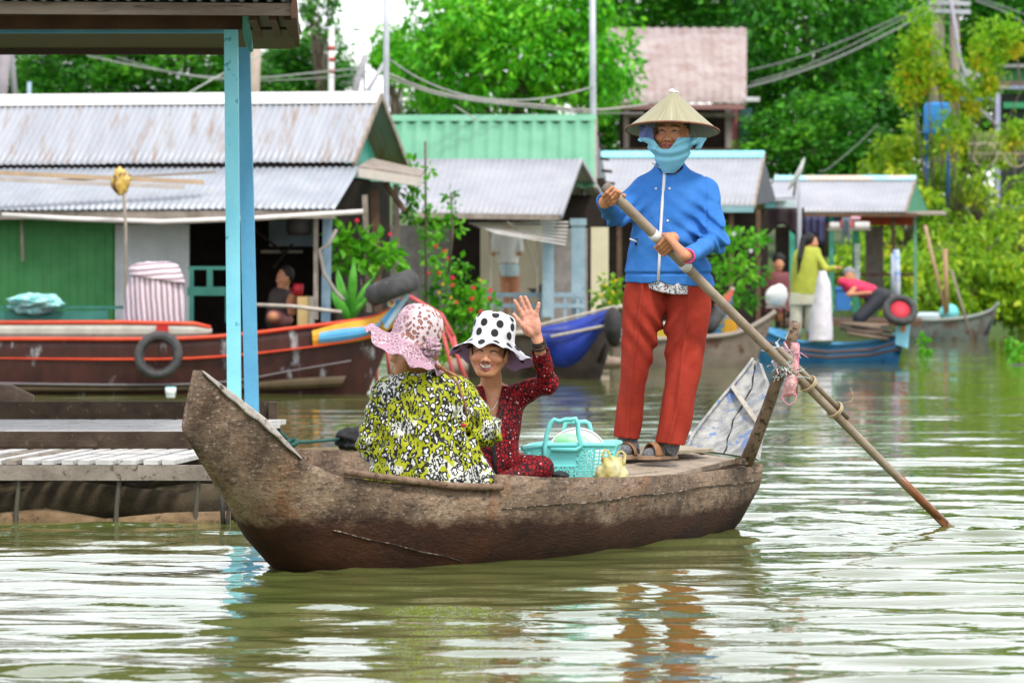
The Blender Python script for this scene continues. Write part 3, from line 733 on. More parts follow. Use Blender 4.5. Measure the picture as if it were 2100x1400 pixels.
# ================================================================== people
M_SKIN = Mattr('skin', .5, .4, .08)
def hframe(yaw, pitch=0, roll=0):     # columns: image right, face forward, up. yaw + turns the face to image right, pitch + up, roll + tips the top to image right
    y, p, r = R_(yaw), R_(pitch), R_(roll)
    fwd = np.array((math.sin(y)*math.cos(p), -math.cos(y)*math.cos(p), math.sin(p)))
    rt = np.array((math.cos(y), math.sin(y), 0.0)); up = np.cross(fwd, rt)
    up = up*np.sign(up[2]); rt2 = rt*math.cos(r)-up*math.sin(r); up2 = up*math.cos(r)+rt*math.sin(r)
    return np.stack([rt2, fwd, up2], 1)
def head_ops(o, R, s=1.0, smile=1.0):
    ops = []
    def add(op, f, k): ops.append((op, (lambda P, f=f: f(((P-o)@R)/s)*s), k*s))
    add('u', ell((0,-.016,.032), (.074,.09,.082)), 0)
    add('u', ell((0,.024,-.026), (.056,.060,.078)), .03)
    add('u', ell((0,.056,-.094), (.024,.022,.018)), .025)
    for sx in (-1, 1):
        add('u', ell((sx*.043,.057,-.031), (.026,.023,.021)), .016)
        add('u', cap((sx*.055,.01,-.045), (sx*.028,.05,-.088), .017, .014), .03)
        add('u', ell((sx*.077,-.004,-.012), (.009,.02,.032)), .008)
        add('u', cap((sx*.018,.078,.021), (sx*.046,.066,.019), .008), .012)
    add('u', cap((0,.074,.012), (0,.094,-.036), .008, .0125), .012)
    for sx in (-1, 1):
        add('u', ell((sx*.0155,.086,-.040), (.0105,.011,.009)), .007)
        add('s', ell((sx*.031,.090,.002), (.017,.011,.0075)), .008)
        add('u', ell((sx*.031,.066,.003), (.0145,.0125,.0105)), .003)
        add('u', cap((sx*.019,.077,.009), (sx*.045,.069,.006), .0042), .004)
        add('u', cap((sx*.019,.076,-.005), (sx*.045,.069,-.003), .005), .004)
    if smile > .5:
        w = .030
        add('u', ell((0,.062,-.066), (.035,.022,.022)), .012)
        add('s', ell((0,.092,-.0655), (.027,.016,.0105)), .003)
        add('u', ell((0,.064,-.0615), (.026,.016,.007)), .001)
        up = [(-w,.064,-.0555), (-.015,.0795,-.0555), (0,.084,-.057), (.015,.0795,-.0555), (w,.064,-.0555)]
        lo = [(-w,.064,-.0565), (-.017,.077,-.0725), (0,.081,-.0785), (.017,.077,-.0725), (w,.064,-.0565)]
        for q, r in ((up, .0042), (lo, .0055)):
            for a, b in zip(q, q[1:]): add('u', cap(a, b, r), .003)
        for sx in (-1, 1): add('s', cap((sx*.024,.088,-.036), (sx*.043,.074,-.066), .0035, .003), .008)
    else:
        for q, r in (([(-.024,.073,-.064),(0,.085,-.060),(.024,.073,-.064)], .005), ([(-.022,.073,-.067),(0,.083,-.072),(.022,.073,-.067)], .006)):
            for a, b in zip(q, q[1:]): add('u', cap(a, b, r), .005)
        for sx in (-1, 1): add('s', cap((sx*.024,.088,-.036), (sx*.040,.076,-.062), .003, .003), .008)
    return ops
def blob(q, c, r): return np.clip(1.35-nrm((q-np.array(c))/np.array(r)), 0, 1)/.35
def mixa(col, c, w): w = np.clip(w, 0, 1)[:, None]; return col*(1-w)+np.array(c)*w
def face_paint(V, o, R, s, skin, smile=1.0, lip=(.42,.10,.10)):
    q = ((V-o)@R)/s; col = np.tile(np.array(skin, float), (len(V), 1))
    near = (nrm(q) < .17)
    col *= (1+.10*snoise(V, 60, 3, 3))[:, None]
    fr = q[:, 1] > .03
    for sx in (-1, 1):
        col = mixa(col, (skin[0]*1.12, skin[1]*.80, skin[2]*.78), .22*blob(q, (sx*.042,.06,-.034), (.022,.04,.018))*fr)
        x = np.abs(q[:, 0]-sx*.032); arc = .0265-(x/.02)**2*.005
        col = mixa(col, (.03,.02,.018), .85*fr*np.clip(1.3-np.abs(q[:, 2]-arc)/.0040, 0, 1)*(x < .021))
        ex = (q[:, 0]-sx*.031)/.0155; lid = .0045-.0062*ex**2
        eye = fr*(np.abs(ex) < 1.05)*np.clip(1.5-np.abs(q[:, 2]-lid)/.0040, 0, 1)
        col = mixa(col, (.018,.012,.010), eye)
        wh = fr*(np.abs(np.abs(ex)-.62) < .16)*(np.abs(q[:, 2]-lid+.001) < .0016); col = mixa(col, (.45,.40,.36), wh*(.7 if smile < .5 else 0))
        col = mixa(col, (skin[0]*.45, skin[1]*.35, skin[2]*.35), fr*blob(q, (sx*.009,.098,-.0465), (.0045,.012,.0032)))
    if smile > .5:
        x = q[:, 0]; inside = fr*(q[:, 1] > .055)
        top = -.0565-.002*(x/.03)**2*0; bot = -.0775+.0205*(np.abs(x)/.030)**1.8
        mouth = inside*(np.abs(x) < .029)*(q[:, 2] < top+.001)*(q[:, 2] > bot-.001)
        lipz = inside*(np.abs(x) < .034)*(q[:, 2] < top+.0065)*(q[:, 2] > bot-.0105)
        col = mixa(col, lip, lipz*.85); col = mixa(col, (.10,.02,.02), mouth)
        teeth = inside*(np.abs(x) < .025)*(q[:, 2] < top-.0012)*(q[:, 2] > np.maximum(bot+.0050, -.0695))
        gap = 1-.25*(np.abs(((x/.0068+.5) % 1)-.5) > .42)
        col = mixa(col, (.80,.74,.62), teeth*gap)
    else:
        col = mixa(col, lip, fr*blob(q, (0,.08,-.066), (.025,.02,.0085))*.75)
        col = mixa(col, (.06,.02,.02), fr*(np.abs(q[:, 2]+.066-(q[:, 0]/.024)**2*.003) < .0016)*(np.abs(q[:, 0]) < .022))
    for sx in (-1, 1):      # laughter lines at the eyes, folds beside the mouth, lines under the eyes
        for a, b in (((.050,.006),(.060,.010)), ((.050,.002),(.061,.001)), ((.049,-.002),(.059,-.008)), ((.020,-.010),(.040,-.009)), ((.021,-.030),(.037,-.060)), ((.037,-.060),(.034,-.078))):
            A_, B_ = np.array((sx*a[0], 0, a[1])), np.array((sx*b[0], 0, b[1])); dd_ = cap(A_, B_, .0008)(q*np.array((1,0,1)))
            col = mixa(col, (skin[0]*.50, skin[1]*.40, skin[2]*.38), .55*fr*np.clip(1-dd_/.0026, 0, 1))
    base = np.tile(np.array(skin, float), (len(V), 1))*(1+.07*snoise(V, 40, 5, 3))[:, None]
    return np.where(near[:, None], col, base)
def finger(ops, pts, r0=.0092, r1=.0068, k=.004):
    n = len(pts)-1
    for i in range(n):
        ops.append(('u', cap(pts[i], pts[i+1], r0+(r1-r0)*i/n, r0+(r1-r0)*(i+1)/n), k if i else .008))
def grip(ops, Cn, A, U, Vv, wrist, r, thumb=1, spread=.0195):
    A, U, Vv = A3(A), A3(U), A3(Vv); Cn = A3(Cn); Rr = r+.0095; kn = []
    pol = lambda off, ang, rad: Cn+A*off+(U*math.cos(R_(ang))+Vv*math.sin(R_(ang)))*rad
    for i in range(4):
        off = (i-1.5)*spread; ln = (1, 1.06, 1.0, .86)[i]
        k0 = pol(off, -18, Rr+.014); kn.append(k0)
        finger(ops, [k0, pol(off*1.02, 45*ln, Rr+.006), pol(off, 105*ln, Rr), pol(off*.98, 165*ln, Rr)], .0105, .0075)
    wr = A3(wrist)
    for k0 in kn: ops.append(('u', cap(wr, k0, .021, .0125), .012))
    ops.append(('u', ell(pol(0, -50, Rr+.012), (.03,.03,.03)), .01))
    b = pol(thumb*.030, -60, Rr+.008)
    finger(ops, [wr*.5+b*.5, b, pol(thumb*.046, -105, Rr+.002), pol(thumb*.050, -150, Rr)], .0125, .0085)
def cloth_mat(name, c1, c2, bs=.25, rough=.85, wv=420, sheen=.2):
    m, nt, ns, ln, b = newmat(name); tcx = nd(nt, 'ShaderNodeTexCoord').outputs['Object']
    ln.new(ramp(nt, noise_fac(nt, tcx, 9, 4), [(.3, c1), (.7, c2)]), b.inputs['Base Color'])
    b.inputs['Roughness'].default_value = rough; b.inputs['Specular IOR Level'].default_value = .15
    h = mathn(nt, 'ADD', noise_fac(nt, tcx, wv, 2, .6, (1,1,.35)), mathn(nt, 'MULTIPLY', noise_fac(nt, tcx, 26, 4, .6), 2.0))
    bumpn(nt, b, h, bs, .004); return m
def vor(nt, coord, scale, feature='F1', rand=1.0, stretch=(1,1,1), warp=0):
    mp = nd(nt, 'ShaderNodeMapping'); mp.inputs['Scale'].default_value = stretch; nt.links.new(coord, mp.inputs[0]); src = mp.outputs[0]
    if warp:
        n = nd(nt, 'ShaderNodeTexNoise'); n.inputs['Scale'].default_value = scale*.8; nt.links.new(coord, n.inputs[0])
        mx = nd(nt, 'ShaderNodeMix', data_type='RGBA', blend_type='LINEAR_LIGHT'); mx.inputs[0].default_value = warp
        nt.links.new(src, mx.inputs[6]); nt.links.new(n.outputs['Color'], mx.inputs[7]); src = mx.outputs[2]
    v = nd(nt, 'ShaderNodeTexVoronoi', feature=feature); v.inputs['Scale'].default_value = scale; v.inputs['Randomness'].default_value = rand
    nt.links.new(src, v.inputs['Vector']); return v
def leopard(name):
    m, nt, ns, ln, b = newmat(name); tcx = nd(nt, 'ShaderNodeTexCoord').outputs['Object']
    patch = noise_fac(nt, tcx, 6.5, 3, .55); col = ramp(nt, patch, [(.565, (.34,.37,.008)), (.585, (.58,.59,.53))])
    zone = ramp(nt, noise_fac(nt, tcx, 6, 2, .5, off=4), [(.55, (1,1,1)), (.57, (0,0,0))])
    for sc, st, wp, big in ((50, (1,1,.64), .016, True), (92, (1.2,1.2,.5), .010, False)):
        d = vor(nt, tcx, sc, 'F1', .85, st, wp).outputs['Distance']
        sel = zone if big else mathn(nt, 'SUBTRACT', 1, zone)
        if big:
            brk = ramp(nt, noise_fac(nt, tcx, 42, 2, .5, off=8), [(.24, (0,0,0)), (.30, (1,1,1))])
            outer = ramp(nt, d, [(.54, (1,1,1)), (.60, (0,0,0))]); inner = ramp(nt, d, [(.27, (1,1,1)), (.32, (0,0,0))])
            eye = ramp(nt, d, [(.07, (1,1,1)), (.10, (0,0,0))])
            col = mixc(nt, mathn(nt, 'MULTIPLY', mathn(nt, 'MULTIPLY', outer, sel), brk), col, (.010,.011,.010))
            col = mixc(nt, mathn(nt, 'MULTIPLY', inner, sel), col, (.66,.67,.66)); col = mixc(nt, mathn(nt, 'MULTIPLY', eye, sel), col, (.03,.03,.03))
        else:
            spot = ramp(nt, d, [(.47, (1,1,1)), (.53, (0,0,0))]); col = mixc(nt, mathn(nt, 'MULTIPLY', spot, sel), col, (.010,.011,.010))
            pin = ramp(nt, d, [(.10, (1,1,1)), (.15, (0,0,0))]); pz = ramp(nt, noise_fac(nt, tcx, 9, 1, off=12), [(.50, (0,0,0)), (.54, (1,1,1))])
            col = mixc(nt, mathn(nt, 'MULTIPLY', mathn(nt, 'MULTIPLY', pin, sel), pz), col, (.62,.63,.60))
    ln.new(col, b.inputs['Base Color']); b.inputs['Roughness'].default_value = .6; b.inputs['Specular IOR Level'].default_value = .25
    bumpn(nt, b, noise_fac(nt, tcx, 22, 4), .2, .006); return m
def redprint(name):
    m, nt, ns, ln, b = newmat(name); tcx = nd(nt, 'ShaderNodeTexCoord').outputs['Object']
    v = vor(nt, tcx, 62, 'DISTANCE_TO_EDGE', 1, (1,1,.8), .008)
    col = ramp(nt, v.outputs['Distance'], [(.08, (.012,.004,.006)), (.16, (.33,.008,.014))])
    patch = ramp(nt, noise_fac(nt, tcx, 9, 3), [(.42, (0,0,0)), (.6, (.75,.75,.75))]); col = mixc(nt, patch, col, mixc(nt, .5, col, (.02,.004,.006)))
    v2 = vor(nt, tcx, 62, 'F1', 1, (1,1,.8), .008)
    dot = ramp(nt, v2.outputs['Distance'], [(.15, (1,1,1)), (.20, (0,0,0))])
    sel = ramp(nt, noise_fac(nt, tcx, 40, 1, off=5), [(.53, (0,0,0)), (.57, (1,1,1))])
    col = mixc(nt, mathn(nt, 'MULTIPLY', dot, sel), col, (.72,.66,.66))
    ln.new(col, b.inputs['Base Color']); b.inputs['Roughness'].default_value = .7; b.inputs['Specular IOR Level'].default_value = .2
    bumpn(nt, b, noise_fac(nt, tcx, 25, 4), .25, .006); return m
SK1 = (.50,.225,.12); SK2 = (.58,.275,.155)

# ---------------------------------------------------------------- the standing rower
def rower():
    d0 = 20.85; base = W(1340, 938, d0)
    t = thing('person', 'standing woman in blue zip jacket, red trousers and conical straw hat, holding the oar', 'person', base)
    ho = A3(W(1377, 272, 20.76)); hR = hframe(-13, 2, 2)
    shL, elL, wrL = W(1319, 384, 20.88), W(1262, 439, 20.74), W(1239, 416, 20.34)
    shR, elR, wrR = W(1452, 392, 20.86), W(1465, 490, 20.74), W(1412, 524, 20.34)
    hipL, knL, anL = W(1322, 612, 20.87), W(1304, 770, 20.85), W(1287, 905, 20.83)
    hipR, knR, anR = W(1412, 612, 20.87), W(1400, 775, 20.80), W(1374, 912, 20.76)
    b = head_ops(ho, hR, 1.0, .4)
    b = [('u', cap(W(1375,300,20.83), W(1375,352,d0), .05), .02)]+b
    b += [('u', cap(W(1345,384,d0), W(1428,382,d0), .045), .04), ('u', ell(W(1375,440,d0), (.13,.09,.16)), .04), ('u', ell(W(1370,565,20.87), (.13,.08,.12)), .05)]
    for a, c, e, r in ((shL, elL, wrL, (.045,.038,.026)), (shR, elR, wrR, (.045,.038,.026)), (hipL, knL, anL, (.06,.042,.033)), (hipR, knR, anR, (.06,.042,.033))):
        b += [('u', cap(a, c, r[0], r[1]), .02), ('u', cap(c, e, r[1], r[2]), .012)]
    perp = A3(OD.cross(Vector((0, -1, 0))).normalized())
    if perp[2] > 0: perp = -perp
    if perp[0] > 0: perp = -perp     # lower left across the shaft
    # image-right hand: back of the hand towards the viewer, fingers over the shaft to the lower left
    cR = oar_pt((W(1374,519,20.45)-W(1243,384,20.45)).length*1.03)
    grip(b, cR, OD, np.array((.35,-.9,.3))/np.linalg.norm((.35,-.9,.3)), perp, W(1405,524,20.32), .0245, -1)
    # image-left hand: palm behind and under the shaft, thumb over the top
    cL = oar_pt(.052)
    grip(b, cL, OD, np.array((-.45,.75,-.5))/np.linalg.norm((-.45,.75,-.5)), -np.array((0,1,0))*.75+perp*.66, W(1240,414,20.34), .0255, 1)
    th = [W(1254,408,20.31), W(1266,402,20.24), W(1271,395,20.21), W(1264,392,20.20)]
    finger(b, th, .0115, .008)
    feet = [(W(1289,921,20.80), (-.30,-.95)), (W(1352,929,20.74), (-.80,-.60))]
    for c, (fx, fy) in feet:
        f = np.array((fx, fy, 0)); f /= np.linalg.norm(f); c3 = A3(c)
        b += [('u', cap(c3-f*.05+np.array((0,0,.008)), c3+f*.07-np.array((0,0,.008)), .032, .024), .02)]
    b += [('u', cap(anL, A3(feet[0][0]), .035, .035), .02), ('u', cap(anR, A3(feet[1][0]), .035, .035), .02)]
    lo, hi = W(1205, 960, 20.2), W(1500, 205, 20.2); sdf_obj('body', b, (lo.x, 20.15, lo.z), (hi.x, 21.05, hi.z+.02), .0032, M_SKIN, t, col=lambda V: face_paint(V, ho, hR, 1.0, SK1, .4))
    # trousers
    mt = cloth_mat('red_brown_knit', (.30,.030,.018), (.38,.045,.026), .8, .9, 500)
    L = rows([(562,1291,1374,d0,.105),(590,1282,1373,d0,.113),(640,1277,1367,d0,.115),(680,1275,1354,d0,.105),(720,1273,1342,20.84,.095),(780,1269,1330,20.82,.088),(840,1263,1321,20.82,.082),(880,1257,1317,20.82,.082),(912,1254,1313,20.82,.085)])
    Rr = rows([(562,1364,1450,d0,.105),(590,1365,1459,d0,.113),(640,1364,1458,d0,.115),(680,1363,1452,20.84,.105),(720,1364,1444,20.82,.095),(780,1362,1434,20.78,.086),(840,1354,1423,20.76,.086),(890,1344,1413,20.75,.086),(940,1338,1402,20.75,.09)])
    def folds(P, D):
        x, y, z = P.T; zz = z-.42
        cl = -.016*np.exp(-((x-np.interp(z, [.39,.75,1.1,1.25], [W(1282,0,d0).x,W(1292,0,d0).x,W(1312,0,d0).x,W(1318,0,d0).x]))/.010)**2)-.018*np.exp(-((x-np.interp(z, [.36,.6,.85,1.1], [W(1356,0,d0).x,W(1385,0,d0).x,W(1398,0,d0).x,W(1412,0,d0).x]))/.013)**2)
        f = cl*np.clip((d0-.02-y)*40, 0, 1)+.0035*np.sin(x*55+5*np.sin(zz*2.6)+3*zz)+.009*snoise(P*np.array((1,1,.3)), 15, 21, 2)+.004*snoise(P*np.array((1,1,.6)), 40, 22, 2)
        f = f+.011*np.sin((z*.75-np.abs(x-W(1362,0,d0).x))*75)*np.exp(-((z-W(0,690,d0).z)/.13)**2-((x-W(1350,0,d0).x)/.13)**2)
        return D+f
    tr = [('u', stack(L), .0), ('u', stack(Rr), .006), ('x', folds, 0),
          shell(.014), ('i', plane(W(1284,897,d0), (-.12,0,-1)), .002), ('x', lambda P, D: np.where(P[:, 0] > W(1330,0,d0).x, np.maximum(D, (W(1341,914,d0).z-(P[:, 0]-W(1341,0,d0).x)*.33)-P[:, 2]), D), 0),
          ('i', plane(W(1370,566,d0), (0,0,1)), .002)]
    lo, hi = W(1245, 950, d0), W(1475, 555, d0); sdf_obj('trousers', tr, (lo.x, 20.60, lo.z), (hi.x, 21.06, hi.z), .005, mt, t)
    # jacket
    mj = cloth_mat('blue_jersey', (.030,.15,.46), (.050,.20,.57), .6, .8, 600)
    T1 = rows([(330,1346,1402,20.83,.068),(345,1338,1412,20.84,.078),(358,1322,1432,20.85,.09),(366,1312,1440,20.86,.11),(378,1303,1454,20.86,.118),(400,1300,1456,20.85,.125),(440,1302,1448,20.84,.13),(490,1294,1446,20.84,.135),(530,1286,1450,20.84,.135),(556,1280,1458,20.84,.14),(564,1281,1460,20.84,.138),(585,1281,1463,20.84,.136),(610,1283,1462,20.84,.134)])
    def jf(P, D):
        x, y, z = P.T; q = P-A3(elR); dr = nrm(q); q2 = nrm(P-A3(elL))
        a = .0075*snoise(P*np.array((1,1,.7)), 14, 31, 3)+.0045*snoise(P*np.array((1,.6,.45)), 34, 33, 2)
        a = a+.012*np.exp(-(dr/.16)**2)*np.sin((q[:, 2]*.9+q[:, 0]*.7)*95+3*np.sin(y*18))
        a = a+.009*np.exp(-(q2/.13)**2)*np.sin((P[:, 2]-P[:, 0])*85)
        rib = np.exp(-((z-W(0,561,d0).z)/.006)**2)*.008
        yoke = .0075*np.sin((z*1.0-x*.9)*48+4*np.sin(x*9))*np.exp(-((x-W(1415,0,d0).x)/.11)**2-((z-W(0,500,d0).z)/.17)**2)
        sm = np.exp(-((x-W(1438,0,d0).x-.02*np.sin(z*5))/.006)**2)*.005*(z > W(0,470,d0).z)
        return D+a+rib+yoke+sm
    je = [('u', stack(T1), 0), ('u', cap(W(1446,394,20.86), elR, .066, .054), .06), ('u', cap(elR, W(1416,522,20.36), .054, .041), .02), ('u', cap(W(1324,394,20.87), elL, .066, .058), .06), ('u', cap(elL, W(1240,413,20.36), .058, .042), .02),
          ('x', jf, 0), ('s', stack(rows([(325,1349,1398,20.80,.06),(345,1350,1400,20.80,.062),(358,1362,1384,20.78,.06)])), .006), shell(.010),
          ('x', lambda P, D: np.maximum(D, (W(0,583,d0).z-.06*(P[:, 0]-W(1360,0,d0).x)+.012*np.exp(-((P[:, 0]-W(1350,0,d0).x)/.03)**2))-P[:, 2]), 0),
          ('i', plane(W(1360,334,d0), (0,.1,1)), .004),
          ('x', lambda P, D: np.maximum(D, -(cap(A3(wrL)+(A3(wrL)-A3(elL))*.12, A3(wrL)+(A3(wrL)-A3(elL))*.6, .06)(P))), 0),
          ('x', lambda P, D: np.maximum(D, -(cap(A3(wrR)+(A3(wrR)-A3(elR))*.30, A3(wrR)+(A3(wrR)-A3(elR))*.8, .052)(P))), 0)]
    lo, hi = W(1212, 610, 20.3), W(1500, 325, 20.3); sdf_obj('jacket', je, (lo.x, 20.2, lo.z), (hi.x, 21.06, hi.z), .0045, mj, t)
    solid = [o for o in je if o[0] != 'i'][:5]+[je[5]]
    def onfront(px, py, dy=.004):
        p = W(px, py, 20.7); y = front_y(solid, p.x, p.z, 20.4, 20.95); return Vector((W(px, py, y or 20.72).x, (y or 20.72)-dy, W(px, py, y or 20.72).z))
    mw = M('white_zip', (.78,.74,.75))
    mb = MB(); mb.tube([onfront(x, y) for x, y in ((1363,353),(1361,380),(1357,430),(1354,480),(1352,530),(1350,576))], .0075, 6, squash=.5); mb.obj('zip', mw, t, True)
    mb = MB(); mb.tube([onfront(x, y, .006) for x, y in ((1337,334),(1347,341),(1361,349))], .003, 6); mb.tube([onfront(x, y, .006) for x, y in ((1363,350),(1380,343),(1393,339))], .003, 6); mb.obj('collar_piping', mw, t, True)
    for x, y in ((1345,387),(1373,387),(1369,453)): mb = MB(); mb.ball(onfront(x, y, .003), (.006,.004,.006), 8, 6); mb.obj('snap_button', mw, t, True)
    mb = MB(); mb.tube([onfront(1292,490,.004), onfront(1306,496,.004)], .004, 6); mb.obj('pocket_zip', mw, t, True)
    mb = MB(); mb.tube([onfront(1306,489,.008), onfront(1304,503,.008)], .005, 6); mb.obj('zip_pull', M('black_pull', (.01,.01,.01)), t, True)
    mb = MB(); ax = (A3(wrR)-A3(elR)); ax = Vector(ax/np.linalg.norm(ax)); e1 = ax.cross(Vector((0,0,1))).normalized(); mb.torus(Vector(wrR)+ax*.012, .031, .006, e1, ax.cross(e1), 24, 8); mb.obj('pink_cuff', M('pink_cuff', (.65,.08,.22)), t, True)
    # shirt tail below the jacket
    m, nt, ns, ln, bs = newmat('floral_shirt'); tcx = nd(nt, 'ShaderNodeTexCoord').outputs['Object']
    c = ramp(nt, noise_fac(nt, tcx, 130, 3), [(.44, (.02,.02,.03)), (.5, (.62,.62,.64))]); c = mixc(nt, ramp(nt, noise_fac(nt, tcx, 60, 2, off=4), [(.66, (0,0,0)), (.7, (1,1,1))]), c, (.5,.06,.03)); ln.new(c, bs.inputs['Base Color'])
    sh = [('u', stack(rows([(570,1296,1450,20.84,.126),(590,1300,1448,20.84,.130),(610,1302,1444,20.84,.132)])), 0), ('x', lambda P, D: D+.004*np.sin(P[:, 0]*70), 0), shell(.006),
          ('x', lambda P, D: np.maximum(D, (W(0,604,d0).z+.05*((P[:, 0]-W(1395,0,d0).x)/.2)**2)-P[:, 2]), 0), ('i', plane(W(1370,572,d0), (0,0,1)), 0)]
    lo, hi = W(1290, 615, d0), W(1460, 565, d0); sdf_obj('shirt', sh, (lo.x, 20.66, lo.z), (hi.x, 21.0, hi.z), .004, m, t)
    # scarf
    ms = cloth_mat('pale_blue_scarf', (.20,.50,.66), (.26,.58,.74), .3, .8)
    def sf(P, D):
        x, y, z = P.T; s_ = (z-W(0,310,20.7).z)-((x-W(1368,0,20.7).x)**2)*3.2
        return D+.0055*np.sin(s_*150)*np.clip((z-W(0,338,20.7).z)*25, 0, 1)+.004*snoise(P, 30, 41, 2)
    sc = [('u', stack(rows([(272,1322,1428,20.775,.112),(290,1324,1426,20.765,.112),(306,1331,1418,20.76,.108),(320,1339,1411,20.765,.10),(335,1346,1402,20.775,.092),(348,1354,1390,20.79,.08),(356,1358,1382,20.80,.07)])), 0),
          ('u', cap(W(1316,281,20.74), W(1345,300,20.675), .018, .014), .015), ('u', cap(W(1422,292,20.68), W(1436,281,20.72), .016, .024), .012), ('u', cap(W(1437,278,20.72), W(1434,301,20.71), .012, .016), .01),
          ('x', sf, 0), ('x', lambda P, D: np.maximum(D, -np.maximum(D+.011, -9)), 0),
          ('x', lambda P, D: np.maximum(D, P[:, 2]-(W(0,306,20.7).z+np.minimum(.055, 6.5*np.maximum(0, np.abs(P[:, 0]-W(1364,0,20.7).x)-.012)**1.55)+.2*np.maximum(0, P[:, 1]-20.80))), 0)]
    lo, hi = W(1300, 362, 20.7), W(1450, 262, 20.7); sdf_obj('scarf', sc, (lo.x, 20.62, lo.z), (hi.x, 20.92, hi.z), .0035, ms, t)
    mb = MB(); mb.grid(lambda u, v: W(1311+(27+3*v)*u, 257+3*u+(28+4*u)*v, 20.74-.05*u+.012*math.sin(9*u+3*v)), 10, 8, thick=(0,.005,0)); mb.obj('hat_lining', cloth_mat('lilac_lining', (.13,.16,.38), (.18,.22,.46)), t, True)
    mb = MB(); mb.ball(Vector(ho+hR@np.array((0,-.03,.02))), .1, 20, 14, [Vector(hR[:, i]) for i in (0, 1, 2)])
    mb.v = [v for v in mb.v]; hv = np.array(mb.v); loc_ = (hv-ho)@hR; loc_[:, 1] = np.minimum(loc_[:, 1], .058+0*loc_[:, 1]); loc_[:, 2] = np.where(loc_[:, 1] > 0, np.maximum(loc_[:, 2], .035), loc_[:, 2]); loc_[:, 0] *= .82; mb.v = [tuple(v) for v in loc_@hR.T+ho]
    mb.obj('hair', M('black_hair', (.012,.009,.008), (.03,.022,.018), 60, .5), t, True)
    # conical hat
    hc = W(1379, 268, 20.76); ax = Vector((.03, .16, 1)).normalized(); ex = Vector((1, 0, -.03)); ex = (ex-ax*ex.dot(ax)).normalized(); ey = ax.cross(ex)
    fr = (ex, ey, ax); rb = .222
    m, nt, ns, ln, bs = newmat('palm_leaf_straw'); tcx = nd(nt, 'ShaderNodeTexCoord').outputs['Object']
    sp = nd(nt, 'ShaderNodeSeparateXYZ'); mpv = nd(nt, 'ShaderNodeMapping'); q = hc-base; mpv.inputs['Location'].default_value = (-q.x, -q.y, 0); ln.new(tcx, mpv.inputs[0]); ln.new(mpv.outputs[0], sp.inputs[0])
    an = mathn(nt, 'ARCTAN2', sp.outputs[1], sp.outputs[0]); cmb = nd(nt, 'ShaderNodeCombineXYZ'); ln.new(mathn(nt, 'MULTIPLY', an, 14), cmb.inputs[0]); ln.new(mathn(nt, 'MULTIPLY', sp.outputs[2], 4), cmb.inputs[2])
    nf = noise_fac(nt, cmb.outputs[0], 1.6, 4, .65)
    ln.new(ramp(nt, nf, [(.3, (.20,.185,.105)), (.5, (.28,.262,.16)), (.7, (.38,.355,.24))]), bs.inputs['Base Color']); bs.inputs['Roughness'].default_value = .6
    bumpn(nt, bs, nf, .5, .006)
    mb = MB(); H = .188
    prof = [(.004, H), (.03, H*.90), (.07, H*.70), (.12, H*.455), (.17, H*.225), (.205, H*.07), (rb, 0.0), (rb-.004, -.003), (.20, H*.07-.008), (.17, H*.225-.008), (.12, H*.455-.008), (.07, H*.70-.008), (.01, H*.93)]
    mb.lathe(prof, hc, 64, fr); mb.obj('conical_hat', m, t, True)
    mb = MB(); mb.torus(hc, rb-.001, .0052, ex, ey, 64, 8); mb.obj('hat_rim', M('brown_hat_rim', (.13,.045,.025), (.2,.08,.04), 20), t, True)
    mb = MB(); mb.ball(hc+ax*(H+.002)+ex*-.006, (.016,.013,.011), 12, 8); mb.ball(hc+ax*(H-.002)+ex*.016, (.012,.01,.005), 10, 6); mb.obj('hat_knot', M('white_cloth', (.75,.75,.74)), t, True)
    # socks and sandals
    mk = M('grey_knit_sock', (.05,.05,.055), (.22,.22,.24), 150, .9); msd = M('tan_sandal', (.22,.10,.045), (.30,.15,.07), 30, .6); mso = M('sandal_sole', (.25,.15,.09), (.33,.21,.13), 20)
    for (c, (fx, fy)), an_ in zip(feet, (anL, anR)):
        f = np.array((fx, fy, 0)); f /= np.linalg.norm(f); c3 = A3(c); s_ = Vector((-f[1], f[0], 0)); fv = Vector(f)
        so_ = [('u', cap(A3(an_)+np.array((0,0,.04)), A3(an_)-np.array((0,0,.01)), .041), 0), ('u', cap(c3-f*.045+np.array((0,0,.008)), c3+f*.065-np.array((0,0,.006)), .037, .031), .025), ('u', cap(A3(an_), c3-f*.02, .042, .038), .02)]
        sdf_obj('sock', so_, c3-.13, c3+np.array((.13,.13,.14)), .004, mk, t)
        zb = W(0, 938, 20.8).z
        mb = MB(); n = 20; sole = []
        for k in range(n):
            a = 2*math.pi*k/n; sole.append(Vector((c.x, c.y, zb-.004))+fv*(.118*math.cos(a)+.008)+s_*(.046*math.sin(a)*(1+.12*math.cos(a))))
        mb.v = [tuple(p) for p in sole]+[tuple(p+Vector((0,0,.018))) for p in sole]; mb.f = [tuple(range(n))[::-1], tuple(range(n, 2*n))]+[(k, (k+1) % n, (k+1) % n+n, k+n) for k in range(n)]
        sd_ = mb.obj('sandal', mso, t)
        for off, w, m_ in ((.035, .024, msd), (-.02, .018, M('dark_strap', (.03,.02,.016)))):
            mb = MB(); cc = Vector((c.x, c.y, zb))+fv*off
            mb.grid(lambda u, v, cc=cc, w=w: cc+fv*(w*(v-.5)*2)+s_*(.047*math.cos(math.pi*u))+Vector((0,0,.012+.060*math.sin(math.pi*u)*(1-.1*abs(v-.5)))), 14, 4, thick=(0,0,.006)); mb.obj('strap', m_, sd_, True)
rower()
